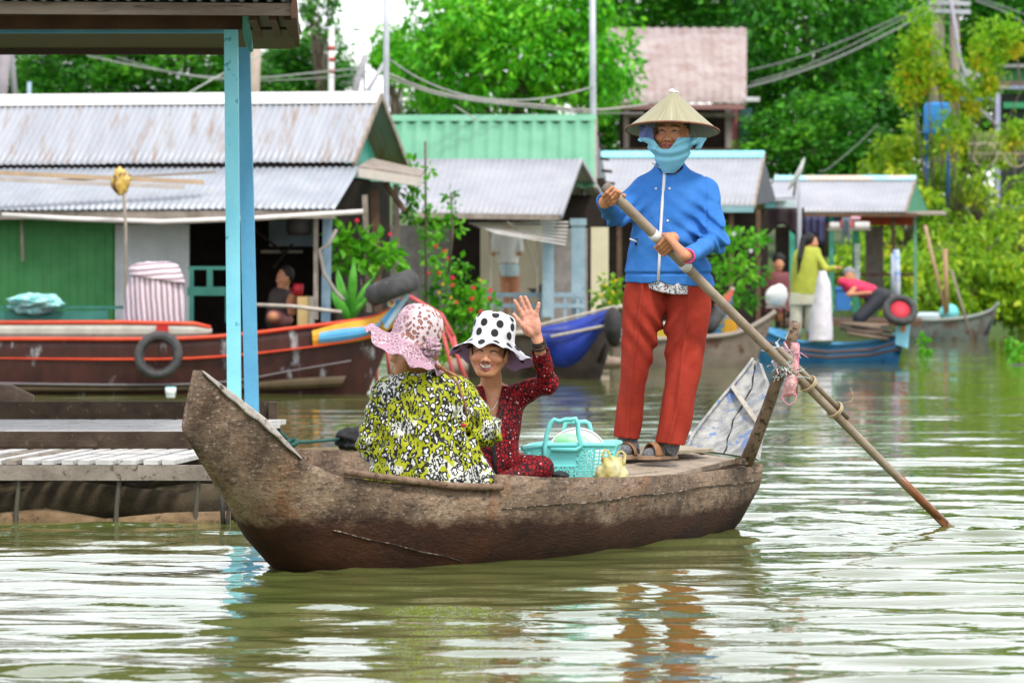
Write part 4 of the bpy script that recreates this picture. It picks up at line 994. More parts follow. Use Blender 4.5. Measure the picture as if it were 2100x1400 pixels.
# ---------------------------------------------------------------- the waving woman
def waver():
    d0 = 19.85; base = W(1010, 985, d0)
    t = thing('person', 'smiling seated woman in dark red patterned blouse and spotted bucket hat, waving one hand', 'person', base)
    ho = A3(W(1003, 722, 19.74)); hR = hframe(-7, 3, 4); s = 1.04
    sh, el, wr = W(1056, 812, 19.88), W(1122, 786, 19.74), W(1104, 703, 19.62)
    b = head_ops(ho, hR, s, 1.0)
    b = [('u', cap(W(1006,755,19.80), W(1009,812,19.86), .046, .050), .02)]+b
    b += [('u', cap(W(968,815,19.87), W(1045,812,19.87), .05), .04), ('u', ell(W(1010,855,19.86), (.105,.085,.13)), .04), ('u', ell(W(1012,955,19.88), (.125,.10,.09)), .05)]
    b += [('u', cap(sh, el, .042, .034), .02), ('u', cap(el, wr, .034, .0235), .012)]
    b += [('u', cap(W(962,815,19.9), W(945,905,19.9), .04, .034), .02), ('u', cap(W(945,905,19.9), W(985,955,19.72), .033, .025), .01), ('u', ell(W(990,960,19.68), (.04,.05,.02)), .01)]
    b += [('u', cap(W(1035,970,19.86), W(1108,962,19.66), .06, .045), .03), ('u', cap(W(985,970,19.86), W(975,965,19.58), .06, .045), .03), ('u', cap(W(1108,964,19.66), W(1030,990,19.58), .042, .03), .01), ('u', cap(W(975,965,19.58), W(1010,992,19.5), .042, .03), .01)]
    hd = 19.60; kn = [(1072.5,645), (1080.5,641), (1089.5,640), (1099,645)]
    for k in kn: b.append(('u', cap(wr, W(*k, hd), .020, .0125), .010))
    b.append(('u', ell(W(1089,668,hd), (.043,.015,.05)), .008)); b.append(('u', ell(W(1078,668,hd-.008), (.016,.014,.028)), .012)); b.append(('u', ell(W(1102,670,hd-.006), (.013,.013,.032)), .012))
    for pts in ([kn[0],(1066,634),(1060.5,625),(1056,617)], [kn[1],(1075.5,630),(1071,619),(1068,609.5)], [kn[2],(1085,628),(1081,618),(1077.5,609.5)], [kn[3],(1101.5,637),(1103.5,630),(1105,622)]):
        finger(b, [W(x, y, hd-.005*i*(1 if i < 3 else .8)) for i, (x, y) in enumerate(pts)], .0105, .0078, .003)
    finger(b, [W(1088,682,hd), W(1071,667,hd-.018), W(1062,656,hd-.026), W(1054,645,hd-.028)], .0145, .0085, .005)
    lo, hi = W(935, 1000, 19.4), W(1160, 600, 19.4)
    def paint(V):
        col = face_paint(V, ho, hR, s, SK2, 1.0)
        pal = A3(W(1085,650,hd)); q = (V-pal)[:, [0, 2]]; wgt = np.clip(1.5-np.hypot(q[:, 0], q[:, 1])/.11, 0, 1)*(V[:, 2] > W(0,700,hd).z)
        col = mixa(col, (.62,.30,.22), wgt)
        for a, c in (((1073,655),(1100,652)), ((1074,664),(1097,672)), ((1082,690),(1078,658))):
            A_, B_ = A3(W(*a, hd)), A3(W(*c, hd)); P2 = V*np.array((1,0,1)); d = cap(A_*np.array((1,0,1)), B_*np.array((1,0,1)), .0018)(P2)
            col = mixa(col, (.45,.17,.13), wgt*.6*np.clip(1-d/.002, 0, 1))
        return col
    sdf_obj('body', b, (lo.x, 19.40, lo.z), (hi.x, 20.02, hi.z), .0026, M_SKIN, t, col=paint)
    mr = redprint('dark_red_print')
    T1 = rows([(788,984,1034,19.86,.06),(797,966,1050,19.87,.075),(808,952,1068,19.87,.09),(830,950,1074,19.86,.10),(870,955,1070,19.85,.11),(910,958,1064,19.85,.115),(950,956,1068,19.86,.125),(995,950,1080,19.87,.13)])
    def jf(P, D):
        q = nrm(P-A3(el)); return D+.006*snoise(P*np.array((1,1,.7)), 18, 51, 3)+.006*np.exp(-(q/.12)**2)*np.sin((P[:, 0]-P[:, 2]*.5)*80)
    def vneck(P, D):
        z0 = W(0,872,19.8).z; x = P[:, 0]-(W(1012,0,19.8).x+.05*(P[:, 2]-z0)); w = np.clip((P[:, 2]-z0)*.34, 0, .052)
        return np.maximum(D, np.minimum(w-np.abs(x), 19.86-P[:, 1]))
    so_ = [('u', stack(T1), 0), ('u', cap(sh, el, .060, .050), .04), ('u', cap(el, wr, .050, .037), .015), ('u', cap(W(962,818,19.9), W(945,905,19.9), .058, .05), .03), ('u', cap(W(945,905,19.9), W(978,948,19.76), .05, .04), .015), ('x', jf, 0)]
    cutw = A3(wr)-(A3(wr)-A3(el))*.02; ax = (A3(wr)-A3(el)); ax /= np.linalg.norm(ax)
    je = so_+[('x', vneck, 0), shell(.010), ('x', lambda P, D: np.maximum(D, -(cap(cutw-ax*.005, cutw+ax*.2, .05)(P))), 0), ('x', lambda P, D: np.where(np.abs(P[:, 0]-W(1010,0,19.86).x) < .085, np.maximum(D, (P[:, 2]-W(0,789,19.86).z)-.35*(P[:, 1]-19.86)), D), 0)]
    lo, hi = W(925, 1000, 19.4), W(1165, 690, 19.4); sdf_obj('blouse', je, (lo.x, 19.5, lo.z), (hi.x, 20.03, hi.z), .0045, mr, t)
    def onf(px, py, dy=.004):
        p = W(px, py, 19.8); y = front_y(so_, p.x, p.z, 19.5, 19.95) or 19.75; return Vector((W(px, py, y).x, y-dy, W(px, py, y).z))
    for sgn, pts in ((-1, ((983,793),(988,815),(997,840),(1009,868))), (1, ((1037,793),(1034,815),(1027,840),(1015,868)))):
        mb = MB(); mb.tube([onf(x, y, .008) for x, y in pts], [.017,.019,.013,.006], 8, squash=.45); mb.obj('lapel', mr, t, True)
    mb = MB(); mb.tube([onf(x, y, .009) for x, y in ((1036,810),(1031,835),(1022,858),(1014,874),(1012,905),(1014,950),(1016,985))], [.005,.009,.010,.010,.010,.010,.010], 6, squash=.6); mb.obj('placket', M('black_placket', (.01,.01,.011)), t, True)
    mb = MB(); bo = [o for o in b]
    def skin(px, py):
        p = W(px, py, 19.8); y = front_y(bo, p.x, p.z, 19.5, 19.98) or 19.8; return Vector((p.x, y-.002, p.z))
    mb.tube([skin(x, y) for x, y in ((977,800),(986,815),(996,832),(1004,842),(1012,838),(1020,824),(1028,808))], .0022, 6); mb.obj('necklace', M('silver_chain', (.7,.68,.62), rough=.3, metal=.8), t, True)
    tro = [('u', cap(W(1035,968,19.86), W(1108,960,19.66), .082, .058), .03), ('u', cap(W(985,970,19.86), W(975,965,19.58), .08, .06), .03), ('u', cap(W(1108,962,19.66), W(1035,988,19.58), .055, .045), .02), ('u', cap(W(975,965,19.58), W(1005,990,19.5), .055, .045), .02), ('x', lambda P, D: D+.006*snoise(P, 18, 61, 3), 0)]
    lo, hi = W(935, 1030, 19.4), W(1150, 925, 19.4); sdf_obj('trousers', tro, (lo.x, 19.38, lo.z), (hi.x, 20.02, hi.z), .005, mr, t)
    # wrist bands
    ax = Vector(ax); e1 = ax.cross(Vector((0,1,0))).normalized(); e2 = ax.cross(e1)
    for o, r in ((-.022, .0315), (-.004, .0305), (.010, .030)): mb = MB(); mb.torus(Vector(wr)+ax*o, r, .0048, e1, e2, 24, 8); mb.obj('wristband', M('black_band', (.008,.008,.01), rough=.4), t, True)
    # hair and bucket hat
    hb = MB(); Rv = [Vector(hR[:, i]) for i in (0, 1, 2)]
    hb.ball(Vector(ho+hR@np.array((0,-.028,.02))*s), (.087*s,.092*s,.105*s), 24, 16, Rv); hv = (np.array(hb.v)-ho)@hR/s
    hv[:, 1] = np.where(hv[:, 2] < .045, np.minimum(hv[:, 1], .02), hv[:, 1]); hb.v = [tuple(v) for v in hv@hR.T*s+ho]; hb.obj('hair', M('dark_hair', (.012,.009,.008), (.03,.02,.016), 60, .5), t, True)
    hc = Vector(ho+hR@np.array((.008,-.014,.038))*s); frm = hframe(-7, 10, 7); fr = (Vector(frm[:, 0]), -Vector(frm[:, 1]), Vector(frm[:, 2]))
    prof = [(0,.142),(.045,.140),(.078,.128),(.090,.112),(.0945,.09),(.097,.05),(.099,.022),(.101,.012),(.112,-.004),(.128,-.020),(.146,-.034),(.160,-.044),(.163,-.047),(.160,-.049),(.146,-.039),(.128,-.026),(.108,-.010),(.097,.008),(.093,.03)]
    def wob(r, z, a, i):
        if r < .1015 and (z > .005): return r*(1+.015*math.sin(3*a+1)), z+.003*math.sin(5*a)
        w = (r-.1)/.06; side = abs(math.cos(a)); front = max(0, -math.sin(a)); back = max(0, math.sin(a))
        return r*(1+w*(.05*math.sin(4*a+.5)+.03*math.sin(7*a)))-.02*w*front+.018*w*side, z+w*(.010*math.sin(5*a+1)+.007*math.sin(9*a+2))+w*.022*front-w*.030*back-w*.012*side
    prof = [tuple(x) for x in catmull(prof, 73)]
    mb = MB(); n = 192; mb.lathe(prof, hc, n, fr, wob); V = np.array(mb.v)
    dots = []
    for zz, k, ph in ((.120,6,.0),(.080,8,.35),(.036,8,.1),(-.012,11,.3),(-.042,13,.0)):
        rr = {.120:.084,.080:.095,.036:.099,-.012:.118,-.042:.158}[zz]
        for i in range(k):
            a = 2*math.pi*(i+.5*ph*2)/k-1.45; dots.append((rr*math.cos(a), rr*math.sin(a), zz))
    dots.append((.0,-.03,.14))
    Lh = np.stack([(V-A3(hc))@A3(f) for f in fr], 1)
    m, nt, ns, ln, bs = newmat('spotted_cotton')
    at = nd(nt, 'ShaderNodeAttribute', attribute_name='Col'); tcx = nd(nt, 'ShaderNodeTexCoord').outputs['Object']
    # dots are printed on the cloth: distance to the nearest dot centre, kept as a mesh colour and cut sharp in the shader
    dm = np.min(np.stack([nrm((Lh-np.array(q))*np.array((1,1,.95))) for q in dots]), 0)
    ins = np.repeat(np.array([1.0 if i >= 50 else 0.0 for i in range(len(prof))]), n)
    colv = np.stack([np.clip(dm/.05, 0, 1), ins, np.zeros(len(V))], 1)
    sc = nd(nt, 'ShaderNodeSeparateColor'); ln.new(at.outputs['Color'], sc.inputs[0])
    cloth = mixc(nt, ramp(nt, sc.outputs[1], [(.3,(0,0,0)),(.7,(1,1,1))]), (.66,.655,.69), (.40,.30,.62))
    ln.new(mixc(nt, ramp(nt, sc.outputs[0], [(.33, (1,1,1)), (.38, (0,0,0))]), cloth, (.012,.012,.016)), bs.inputs['Base Color']); bs.inputs['Roughness'].default_value = .85
    bumpn(nt, bs, noise_fac(nt, tcx, 24, 4), .35, .006)
    # refine so the printed dots are smooth
    ho_ = mkobj('bucket_hat', V, mb.f, m, t, True, col=colv)
waver()

# ---------------------------------------------------------------- the woman seen from behind
def backer():
    d0 = 19.0; base = W(875, 1010, d0)
    t = thing('person', 'seated woman seen from behind in lime leopard print blouse and floppy pink hat', 'person', base)
    ho = A3(W(846, 720, 18.98)); hR = hframe(-112, 2, 0); s = 1.02
    b = head_ops(ho, hR, s, 0)
    b = [('u', cap(W(858,745,19.0), W(866,800,19.0), .05, .055), .02)]+b
    shL, elL, wrL = W(792, 806, 19.02), W(760, 912, 19.0), W(800, 925, 19.22); shR, elR, wrR = W(945, 808, 19.02), W(1000, 884, 18.97), W(930, 915, 19.2)
    b += [('u', cap(W(800,808,19.02), W(938,806,19.02), .05), .04), ('u', ell(W(868,870,19.0), (.13,.09,.17)), .05), ('u', ell(W(878,975,19.02), (.16,.11,.09)), .05)]
    for a, c, e in ((shL, elL, wrL), (shR, elR, wrR)): b += [('u', cap(a, c, .043, .035), .02), ('u', cap(c, e, .035, .025), .012), ('u', cap(e, A3(e)+np.array((.0,.07,-.01)), .024, .016), .01)]
    b += [('u', cap(W(835,985,19.02), W(815,965,19.42), .07, .05), .03), ('u', cap(W(915,985,19.02), W(930,965,19.42), .07, .05), .03), ('u', cap(W(815,965,19.42), W(900,985,19.5), .05, .035), .01), ('u', cap(W(930,965,19.42), W(860,985,19.55), .05, .035), .01)]
    lo, hi = W(725, 1030, 18.8), W(1045, 660, 18.8); sdf_obj('body', b, (lo.x, 18.8, lo.z), (hi.x, 19.62, hi.z), .004, M_SKIN, t, col=lambda V: face_paint(V, ho, hR, s, (.50,.25,.14), 0))
    ml = leopard('lime_leopard_print')
    T1 = rows([(748,838,896,19.0,.062),(757,826,910,19.0,.07),(766,806,930,19.01,.085),(778,786,950,19.01,.10),(800,776,964,19.0,.12),(850,775,962,18.99,.135),(900,772,960,18.98,.14),(940,765,975,18.98,.15),(975,754,1000,18.98,.16),(1000,746,1010,18.99,.165),(1025,742,1014,19.0,.165)])
    def jf(P, D):
        x, y, z = P.T; q = nrm(P-A3(elR)); q2 = nrm(P-A3(elL)); zz = W(0,900,19).z-z
        f = .007*snoise(P*np.array((1,1,.55)), 15, 71, 3)+.007*np.exp(-(q/.12)**2)*np.sin((x+z)*75)+.006*np.exp(-(q2/.12)**2)*np.sin((z*1.2-x*.4)*70)
        f = f+np.clip(zz*5, 0, 1)*.010*np.sin(x*45+4*np.sin(z*9)+8*z)+.005*np.sin((z-.9*np.abs(x-W(870,0,19).x))*55)*np.exp(-((z-W(0,860,19).z)/.15)**2)
        return D+f
    je = [('u', stack(T1), 0), ('u', cap(shL, elL, .066, .060), .04), ('u', cap(elL, A3(wrL)+np.array((-.01,0,0)), .060, .048), .02), ('u', cap(shR, elR, .066, .062), .04), ('u', cap(elR, wrR, .062, .048), .02),
          ('u', cap(W(968,905,18.93), W(1000,992,18.90), .025, .04), .05), ('u', cap(W(948,890,18.9), W(962,990,18.86), .016, .03), .04), ('x', jf, 0), ('s', ell(W(862,742,18.99), (.055,.055,.03)), .01), shell(.012), ('i', plane(W(870,1012,19), (0,0,-1)), .003)]
    lo, hi = W(722, 1020, 18.7), W(1048, 740, 18.7); sdf_obj('blouse', je, (lo.x, 18.72, lo.z), (hi.x, 19.32, hi.z), .005, ml, t)
    mb = MB(); tr = [('u', cap(W(835,985,19.02), W(815,965,19.42), .085, .065), .03), ('u', cap(W(915,985,19.02), W(930,965,19.42), .085, .065), .03), ('u', cap(W(815,965,19.42), W(890,985,19.5), .06, .05), .02), ('u', cap(W(930,965,19.42), W(870,985,19.55), .06, .05), .02)]
    lo, hi = W(745, 1035, 18.9), W(1010, 920, 18.9); sdf_obj('trousers', tr, (lo.x, 18.85, lo.z), (hi.x, 19.68, hi.z), .007, ml, t)
    # hair: cap and reddish plait over the shoulder
    mh = M('reddish_hair', (.12,.045,.018), (.32,.15,.06), 90, .5, stretch=(1,1,.25))
    mb = MB(); Rv = [Vector(hR[:, i]) for i in (0, 1, 2)]; mb.ball(Vector(ho+hR@np.array((0,-.034,.005))*s), (.084*s,.084*s,.112*s), 24, 16, Rv); mb.obj('hair', mh, t, True)
    for pts, r in (([W(890,748,18.93), W(918,762,18.88), W(938,772,18.86), W(950,786,18.86)], [.010,.007,.004,.0015]), ([W(905,752,18.90), W(938,785,18.86), W(954,828,18.845), W(959,866,18.85)], [.009,.006,.005,.003]), ([W(900,752,18.92), W(935,768,18.87), W(962,774,18.87)], [.006,.003,.001])):
        mb = MB(); mb.tube(pts, r, 8); mb.obj('hair_strand', mh, t, True)
    mb = MB(); mb.ball(W(951,872,18.845), (.012,.008,.010), 10, 8); mb.obj('hair_tie', M('red_tie', (.45,.02,.02)), t, True)
    # floppy hat
    m, nt, ns, ln, bs = newmat('pink_leopard_cotton'); tcx = nd(nt, 'ShaderNodeTexCoord').outputs['Object']
    v = vor(nt, tcx, 44, 'F1', .9, (1,1,1), .010); v2 = vor(nt, tcx, 52, 'DISTANCE_TO_EDGE', .9, (1,1,1), .010)
    at = nd(nt, 'ShaderNodeAttribute', attribute_name='Col'); scn = nd(nt, 'ShaderNodeSeparateColor'); ln.new(at.outputs['Color'], scn.inputs[0])
    sp = ramp(nt, v.outputs['Distance'], [(.0, (.42,.16,.09)), (.22, (.36,.13,.085)), (.30, (.17,.085,.075)), (.42, (.17,.085,.075)), (.47, (.60,.48,.51))])
    sp2 = ramp(nt, v2.outputs['Distance'], [(.04, (.56,.42,.47)), (.085, (.24,.13,.17))])
    edge = mixc(nt, ramp(nt, noise_fac(nt, tcx, 22, 4, off=3), [(.46, (0,0,0)), (.62, (1,1,1))]), sp2, (.37,.22,.29))
    ln.new(mixc(nt, scn.outputs[0], sp, edge), bs.inputs['Base Color']); bs.inputs['Roughness'].default_value = .85; bumpn(nt, bs, noise_fac(nt, tcx, 40, 5), .5, .008)
    ax = Vector((.40, .02, 1)).normalized(); ex = Vector((1, -.2, -.40)); ex = (ex-ax*ex.dot(ax)).normalized(); ey = ax.cross(ex); hc = W(846, 703, 18.98)
    prof = [(0,.172),(.04,.168),(.075,.150),(.097,.118),(.104,.08),(.105,.045),(.101,.020),(.101,.010),(.115,-.004),(.135,-.018),(.158,-.030),(.180,-.040),(.200,-.046),(.203,-.048),(.2,-.05),(.18,-.045),(.158,-.035),(.135,-.023),(.112,-.008),(.098,.006)]
    def wob(r, z, a, i):
        if i <= 6 or i >= 19: return r*(1+.02*math.sin(4*a)+.012*math.sin(11*a)), z+.004*math.sin(6*a)
        w = (r-.1)/.1; left = max(0, -math.cos(a)); back = max(0, -math.sin(a)); right = max(0, math.cos(a))
        rr = r*(1+w*(.08*left-.13*right-.03*back)+.03*w*math.sin(8*a+1)); return rr, z+w*(.012*math.sin(7*a)+.007*math.sin(13*a+2))+w*(.045*left**2-.030*back-.02*right)
    mb = MB(); n = 128; mb.lathe(prof, hc, n, (ex, ey, ax), wob); V = np.array(mb.v); q = (V-A3(hc)); lx = q@A3(ex); ly = q@A3(ey)
    w = np.clip((np.hypot(lx, ly)-.100)/.01, 0, 1)*(np.repeat(np.arange(len(prof)), n) > 6)
    V += snoise(V, 45, 81, 2)[:, None]*.002*(1+w[:, None])
    h_ = mkobj('floppy_hat', V, mb.f, m, t, True, col=np.stack([np.maximum(w, np.clip(-lx/.05-.35, 0, 1)*.85), w*0, w*0], 1)); sub = h_.modifiers.new('sub', 'SUBSURF'); sub.levels = sub.render_levels = 1
    mb = MB(); c = W(886, 712, 18.875); mb.ball(c, (.034,.022,.032), 72, 44); V = np.array(mb.v); dd = (V-A3(c))/np.array((.034,.022,.032))
    V = A3(c)+(V-A3(c))*(1+.55*snoise(dd, 8, 5, 3)+.10*np.sin(17*np.arctan2(dd[:, 2], dd[:, 0])+9*dd[:, 1]))[:, None]
    mkobj('ruffle', V, mb.f, m, t, True, col=np.tile((.75,0,0), (len(V), 1)))
backer()

# ---------------------------------------------------------------- baggage in the boat
def basket():
    t = thing('basket', 'aqua plastic shopping basket with lattice sides and two tall handles', 'basket', W(1172, 980, 20.0))
    m = M('aqua_plastic', (.16,.62,.60), (.20,.68,.66), 5, .35, spec=.5)
    d = 19.93; zt = [(1070,921),(1095,913),(1190,911),(1264,911)]
    top = lambda u: W(1072+190*u, 919-7*min(1,u*4), d)
    bot = lambda u: W(1085+162*u, 996, d+.01)
    dep = Vector((0.03, .30, 0))
    mb = MB()   # rim and solid panels
    for off, dy in ((Vector((0,0,0)), 0), (dep, 0)):
        mb.tube([top(u)+off for u in np.linspace(0,1,12)], .011, 8)
    mb.tube([top(0), top(0)+dep], .011, 8); mb.tube([top(1), top(1)+dep], .011, 8)
    def panel(u0, v0, u1, v1, off=Vector((0,0,0))):
        f = lambda u, v: top(u).lerp(bot(u), v)+off
        a, b_, c, e = f(u0,v0), f(u1,v0), f(u1,v1), f(u0,v1); k = Vector((0,.006,0)); mb.hexa([e, c, c+k, e+k, a, b_, b_+k, a+k])
    for off in (Vector((0,0,0)), dep):
        panel(0, 0, 1, .10, off); panel(.26, .1, .57, .52, off); panel(0, .9, 1, 1, off)
        for u in (0, .25, .57, .77, .975): panel(u, .1, min(1, u+.025), .9, off)
        f = lambda u, v: top(u).lerp(bot(u), v)+off+Vector((0,-.002,0))
        for (u0, u1, v0, v1, cells) in ((.02,.26,.1,.9,(2,3)), (.275,.58,.52,.9,(3,1)), (.59,.78,.1,.9,(2,3))):
            nx, nz = cells
            for i in range(nx):
                for j in range(nz):
                    ua, ub = u0+(u1-u0)*i/nx, u0+(u1-u0)*(i+1)/nx; va, vb = v0+(v1-v0)*j/nz, v0+(v1-v0)*(j+1)/nz
                    um, vm = (ua+ub)/2, (va+vb)/2
                    for p, q in (((ua,va),(ub,vb)), ((ua,vb),(ub,va)), ((um,va),(um,vb)), ((ua,vm),(ub,vm)), ((ua,va),(ub,va)), ((ub,va),(ub,vb))): mb.tube([f(*p), f(*q)], .0042, 5)
        for i in range(1, 4): mb.tube([f(.79+.05*i,.1), f(.79+.05*i,.9)], .0035, 5)
        for j in range(1, 9): mb.tube([f(.79,.1+.09*j), f(.99,.1+.09*j)], .0035, 5)
    for u in (0, 1):
        a = top(u); b_ = a+dep; c = bot(u)+dep; e = bot(u); mb.hexa([e, e+Vector((.006,0,0)), c+Vector((.006,0,0)), c, a, a+Vector((.006,0,0)), b_+Vector((.006,0,0)), b_])
    e0, e1 = bot(0), bot(1); mb.hexa([e0, e1, e1+dep, e0+dep, e0+Vector((0,0,.006)), e1+Vector((0,0,.006)), e1+dep+Vector((0,0,.006)), e0+dep+Vector((0,0,.006))])
    mb.obj('body', m, t)
    for pts, dd in (([(1117,962),(1117,917),(1121,890),(1130,866),(1137,860),(1147,864),(1160,860),(1172,860),(1180,858),(1185,868),(1186,890),(1192,914),(1182,922),(1130,922)], d-.014), ([(1152,905),(1156,883),(1160,867),(1170,864),(1186,866),(1200,864),(1208,868),(1212,885),(1216,906)], d+.30)):
        mb = MB(); mb.tube([W(x, y, dd) for x, y in pts], .0105, 8, squash=.8); mb.obj('handle', m, t, True)
basket()
t = thing('enamel_basin', 'white round basin standing upright inside the aqua basket', 'basin', W(1180, 975, 20.12))
mb = MB(); mb.lathe([(0,.045),(.09,.04),(.12,.0),(.135,-.005),(.136,-.012),(.12,-.008),(.09,.03),(0,.036)], W(1183, 936, 20.16), 40, (Vector((1,0,.02)), Vector((0,.35,.94)).normalized(), Vector((0,-.94,.35)).normalized())); mb.obj('bowl', M('white_enamel', (.74,.76,.74), rough=.35, spec=.5), t, True)
mb = MB(); mb.torus(W(1183, 936, 20.16)+Vector((0,.005,0)), .136, .006, (1,0,.02), (0,.35,.94), 48, 8); mb.obj('rim', M('enamel_rim', (.6,.62,.62)), t, True)
lump('green_bag', W(1172, 912, 20.07), (.085,.06,.055), M('pale_green_plastic', (.25,.62,.32), (.42,.72,.45), 9, .35, spec=.5, bump=.6, bscale=25), 9, .25, 'pale green plastic bag stuffed inside the aqua basket in front of the basin', 'plastic bag')
def ybag():
    t = thing('plastic_bag', 'translucent yellow plastic carrier bag with knotted handles beside the aqua basket', 'plastic bag', W(1256, 978, 19.9))
    m, nt, ns, ln, b = newmat('thin_yellow_plastic'); tcx = nd(nt, 'ShaderNodeTexCoord').outputs['Object']
    c = ramp(nt, noise_fac(nt, tcx, 12, 4), [(.35, (.66,.55,.16)), (.65, (.76,.72,.46))]); ln.new(c, b.inputs['Base Color']); b.inputs['Roughness'].default_value = .35
    tr = nd(nt, 'ShaderNodeBsdfTranslucent'); ln.new(c, tr.inputs[0]); mx = nd(nt, 'ShaderNodeMixShader'); mx.inputs[0].default_value = .35; ln.new(b.outputs[0], mx.inputs[1]); ln.new(tr.outputs[0], mx.inputs[2]); ln.new(mx.outputs[0], ns['Material Output'].inputs[0])
    bumpn(nt, b, noise_fac(nt, tcx, 30, 5), .6, .01)
    d = 19.85
    ops = [('u', stack(rows([(990,1220,1290,d,.05),(970,1222,1289,d,.055),(955,1228,1283,d,.05),(945,1235,1278,d,.035),(936,1240,1274,d,.022)])), 0), ('x', lambda P, D: D+.003*np.sin(P[:, 0]*130+4*np.sin(P[:, 2]*30)+3*P[:, 1])+.008*snoise(P, 38, 5), 0)]
    lo, hi = W(1212, 995, d), W(1298, 930, d); sdf_obj('pouch', ops, (lo.x, d-.08, lo.z), (hi.x, d+.08, hi.z), .004, m, t)
    for pts in ([(1236,947),(1236,931),(1240,922),(1247,924),(1251,935),(1248,948)], [(1262,948),(1262,938),(1268,927),(1276,925),(1282,932),(1280,948),(1274,956)]):
        mb = MB(); mb.tube([W(x, y, d-.015) for x, y in pts], [.008,.006,.005,.005,.006,.008,.009][:len(pts)], 7, squash=.5); mb.obj('handle', m, t, True)
ybag()
lump('shoe', W(1148, 974, 19.75), (.045,.06,.02), M('black_shoe', (.012,.012,.014), rough=.5), 3, .15, 'black shoe half hidden behind the boat edge near the aqua basket', 'shoe')
# ================================================================== background: terrain, floating houses, boats, plants
def shore_y(x): return 92+np.clip((x-2)*1.5, 0, 45)
def terrain():
    xs = np.concatenate([[-400,-200,-90], np.arange(-40, 41, 1.0), [90,200,400]]); ys = np.concatenate([np.arange(84, 190, 1.5), [230,300,420,800]])
    X, Y = np.meshgrid(xs, ys, indexing='ij'); t = Y-shore_y(np.clip(X, -40, 12)); P = np.stack([X.ravel(), Y.ravel(), 0*X.ravel()], 1)
    z = np.clip(t*.35, -1.2, 1.6)+np.clip((t-6)*.06, 0, 2.2); z = z.ravel()+.2*snoise(P, .5, 9, 3)
    ny = len(ys); i, j = np.meshgrid(np.arange(len(xs)-1), np.arange(ny-1), indexing='ij'); a = (i*ny+j).ravel()
    mkobj('river_bank', np.stack([P[:, 0], P[:, 1], z], 1), np.stack([a, a+ny, a+ny+1, a+1], 1), M('grassy_bank', (.03,.085,.012), (.075,.10,.03), 1.2, .9, (.10,.085,.045), 3, (.58,.7)), None, True, kind='structure', origin=(0,0,0))
terrain()
M_GREENW = M('green_corrugated_wall', (.045,.24,.065), (.07,.31,.095), 3, .55, (.10,.09,.05), 9, (.64,.74))
M_WHITEW = M('white_sheet_door', (.50,.55,.56), (.60,.65,.66), 3, .5)
M_DARK = M('dark_interior', (.018,.013,.011), (.035,.024,.018), 4, .9)  # near black: shade under the roofs put into the inner walls' colour
M_GREYW = M('grey_timber', (.20,.165,.135), (.33,.28,.24), 8, .8, bump=.3)
M_BROWNW = M('brown_timber', (.075,.04,.025), (.13,.075,.045), 8, .8)
M_RUSTTIN = M('rust_streaked_sheet', (.29,.305,.345), (.355,.37,.405), 1.6, .5, (.24,.17,.125), 3.2, (.52,.72), stretch=(3,.35,.35), metal=.1)
M_WHITETIN = M('pale_sheet_roof', (.275,.285,.32), (.345,.35,.385), 2, .45, (.36,.29,.22), 5, (.62,.76))
M_GREENTIN = M('mint_green_sheet', (.10,.29,.18), (.13,.335,.215), 2, .45)
M_COL = M('grey_blue_paint', (.22,.33,.40), (.30,.41,.48), 5, .6, (.12,.14,.15), 15, (.62,.72))
M_CREAM = M('cream_wall', (.60,.55,.38), (.68,.62,.45), 3, .7)
M_AQUA = M('aqua_paint', (.20,.58,.66), (.27,.66,.72), 4, .5)
M_BAMBOO = M('grey_bamboo', (.36,.32,.27), (.50,.45,.38), 9, .6, bump=.2)
M_TEAL = M('teal_paint', (.025,.14,.11), (.04,.19,.15), 5, .6)
rots = lambda deg: (Vector((math.cos(R_(deg)), -math.sin(R_(deg)), 0)), Vector((math.sin(R_(deg)), math.cos(R_(deg)), 0)))
def gable(t, ridge_r, eave_r, length, rot, depth, m, back_m=None, pitch=.076, name='roof', cap_m=None, rag=.02, seg=5, amp=.009, capw=.16):
    """front slope from the front-right eave corner up to the ridge, and the back slope; ridge_r, eave_r are world points"""
    r, q = rots(rot); rl = ridge_r-r*length; el = eave_r-r*length; back = ridge_r+q*depth; back.z = eave_r.z
    mb = MB(); corr(mb, el, eave_r, rl, ridge_r, pitch, amp, rag, seg); mb.obj(name, m, t, True)
    mb = MB(); corr(mb, back-r*length, back, rl, ridge_r, pitch, amp, 0, 3); mb.obj(name, back_m or m, t, True)
    mb = MB(); up = Vector((0,0,.022)); fa = (eave_r-ridge_r).normalized()*capw; ba = (back-ridge_r).normalized()*capw
    mb.grid(lambda u, v: rl.lerp(ridge_r, u)+up+(fa*(1-v*2) if v < .5 else ba*(v*2-1))+(q*-.012 if v < .5 else q*.0), 6, 4, thick=(0,0,-.012)); mb.obj('ridge_cap', cap_m or M_WHITETIN, t)
    for e in (eave_r, back): mb = MB(); mb.bar(e+Vector((0,0,-.03)), ridge_r+Vector((0,0,-.03)), .03, .07); mb.obj('barge_board', M_GREYW, t)
    return r, q, back
def wallp(t, name, m, p, q_, z0, z1, th=.04, corr_=0):
    p = Vector(p); q_ = Vector(q_); d = (q_-p); d.z = 0; L = d.length; d.normalize(); n = Vector((d.y, -d.x, 0)); mb = MB()
    if corr_:
        k = int(L/corr_*4); mb.grid(lambda u, v: Vector((p.x, p.y, z0))+d*(L*u)+n*(.010*(1 if math.sin(2*math.pi*u*L/corr_) > .55 else 0))+Vector((0,0,(z1-z0)*v)), k, 1, thick=-n*th)
    else: mb.hexa([Vector((a.x, a.y, z))+n*o for z in (z0, z1) for a, o in ((p, 0), (q_, 0), (q_, -th), (p, -th))])
    return mb.obj(name, m, t)

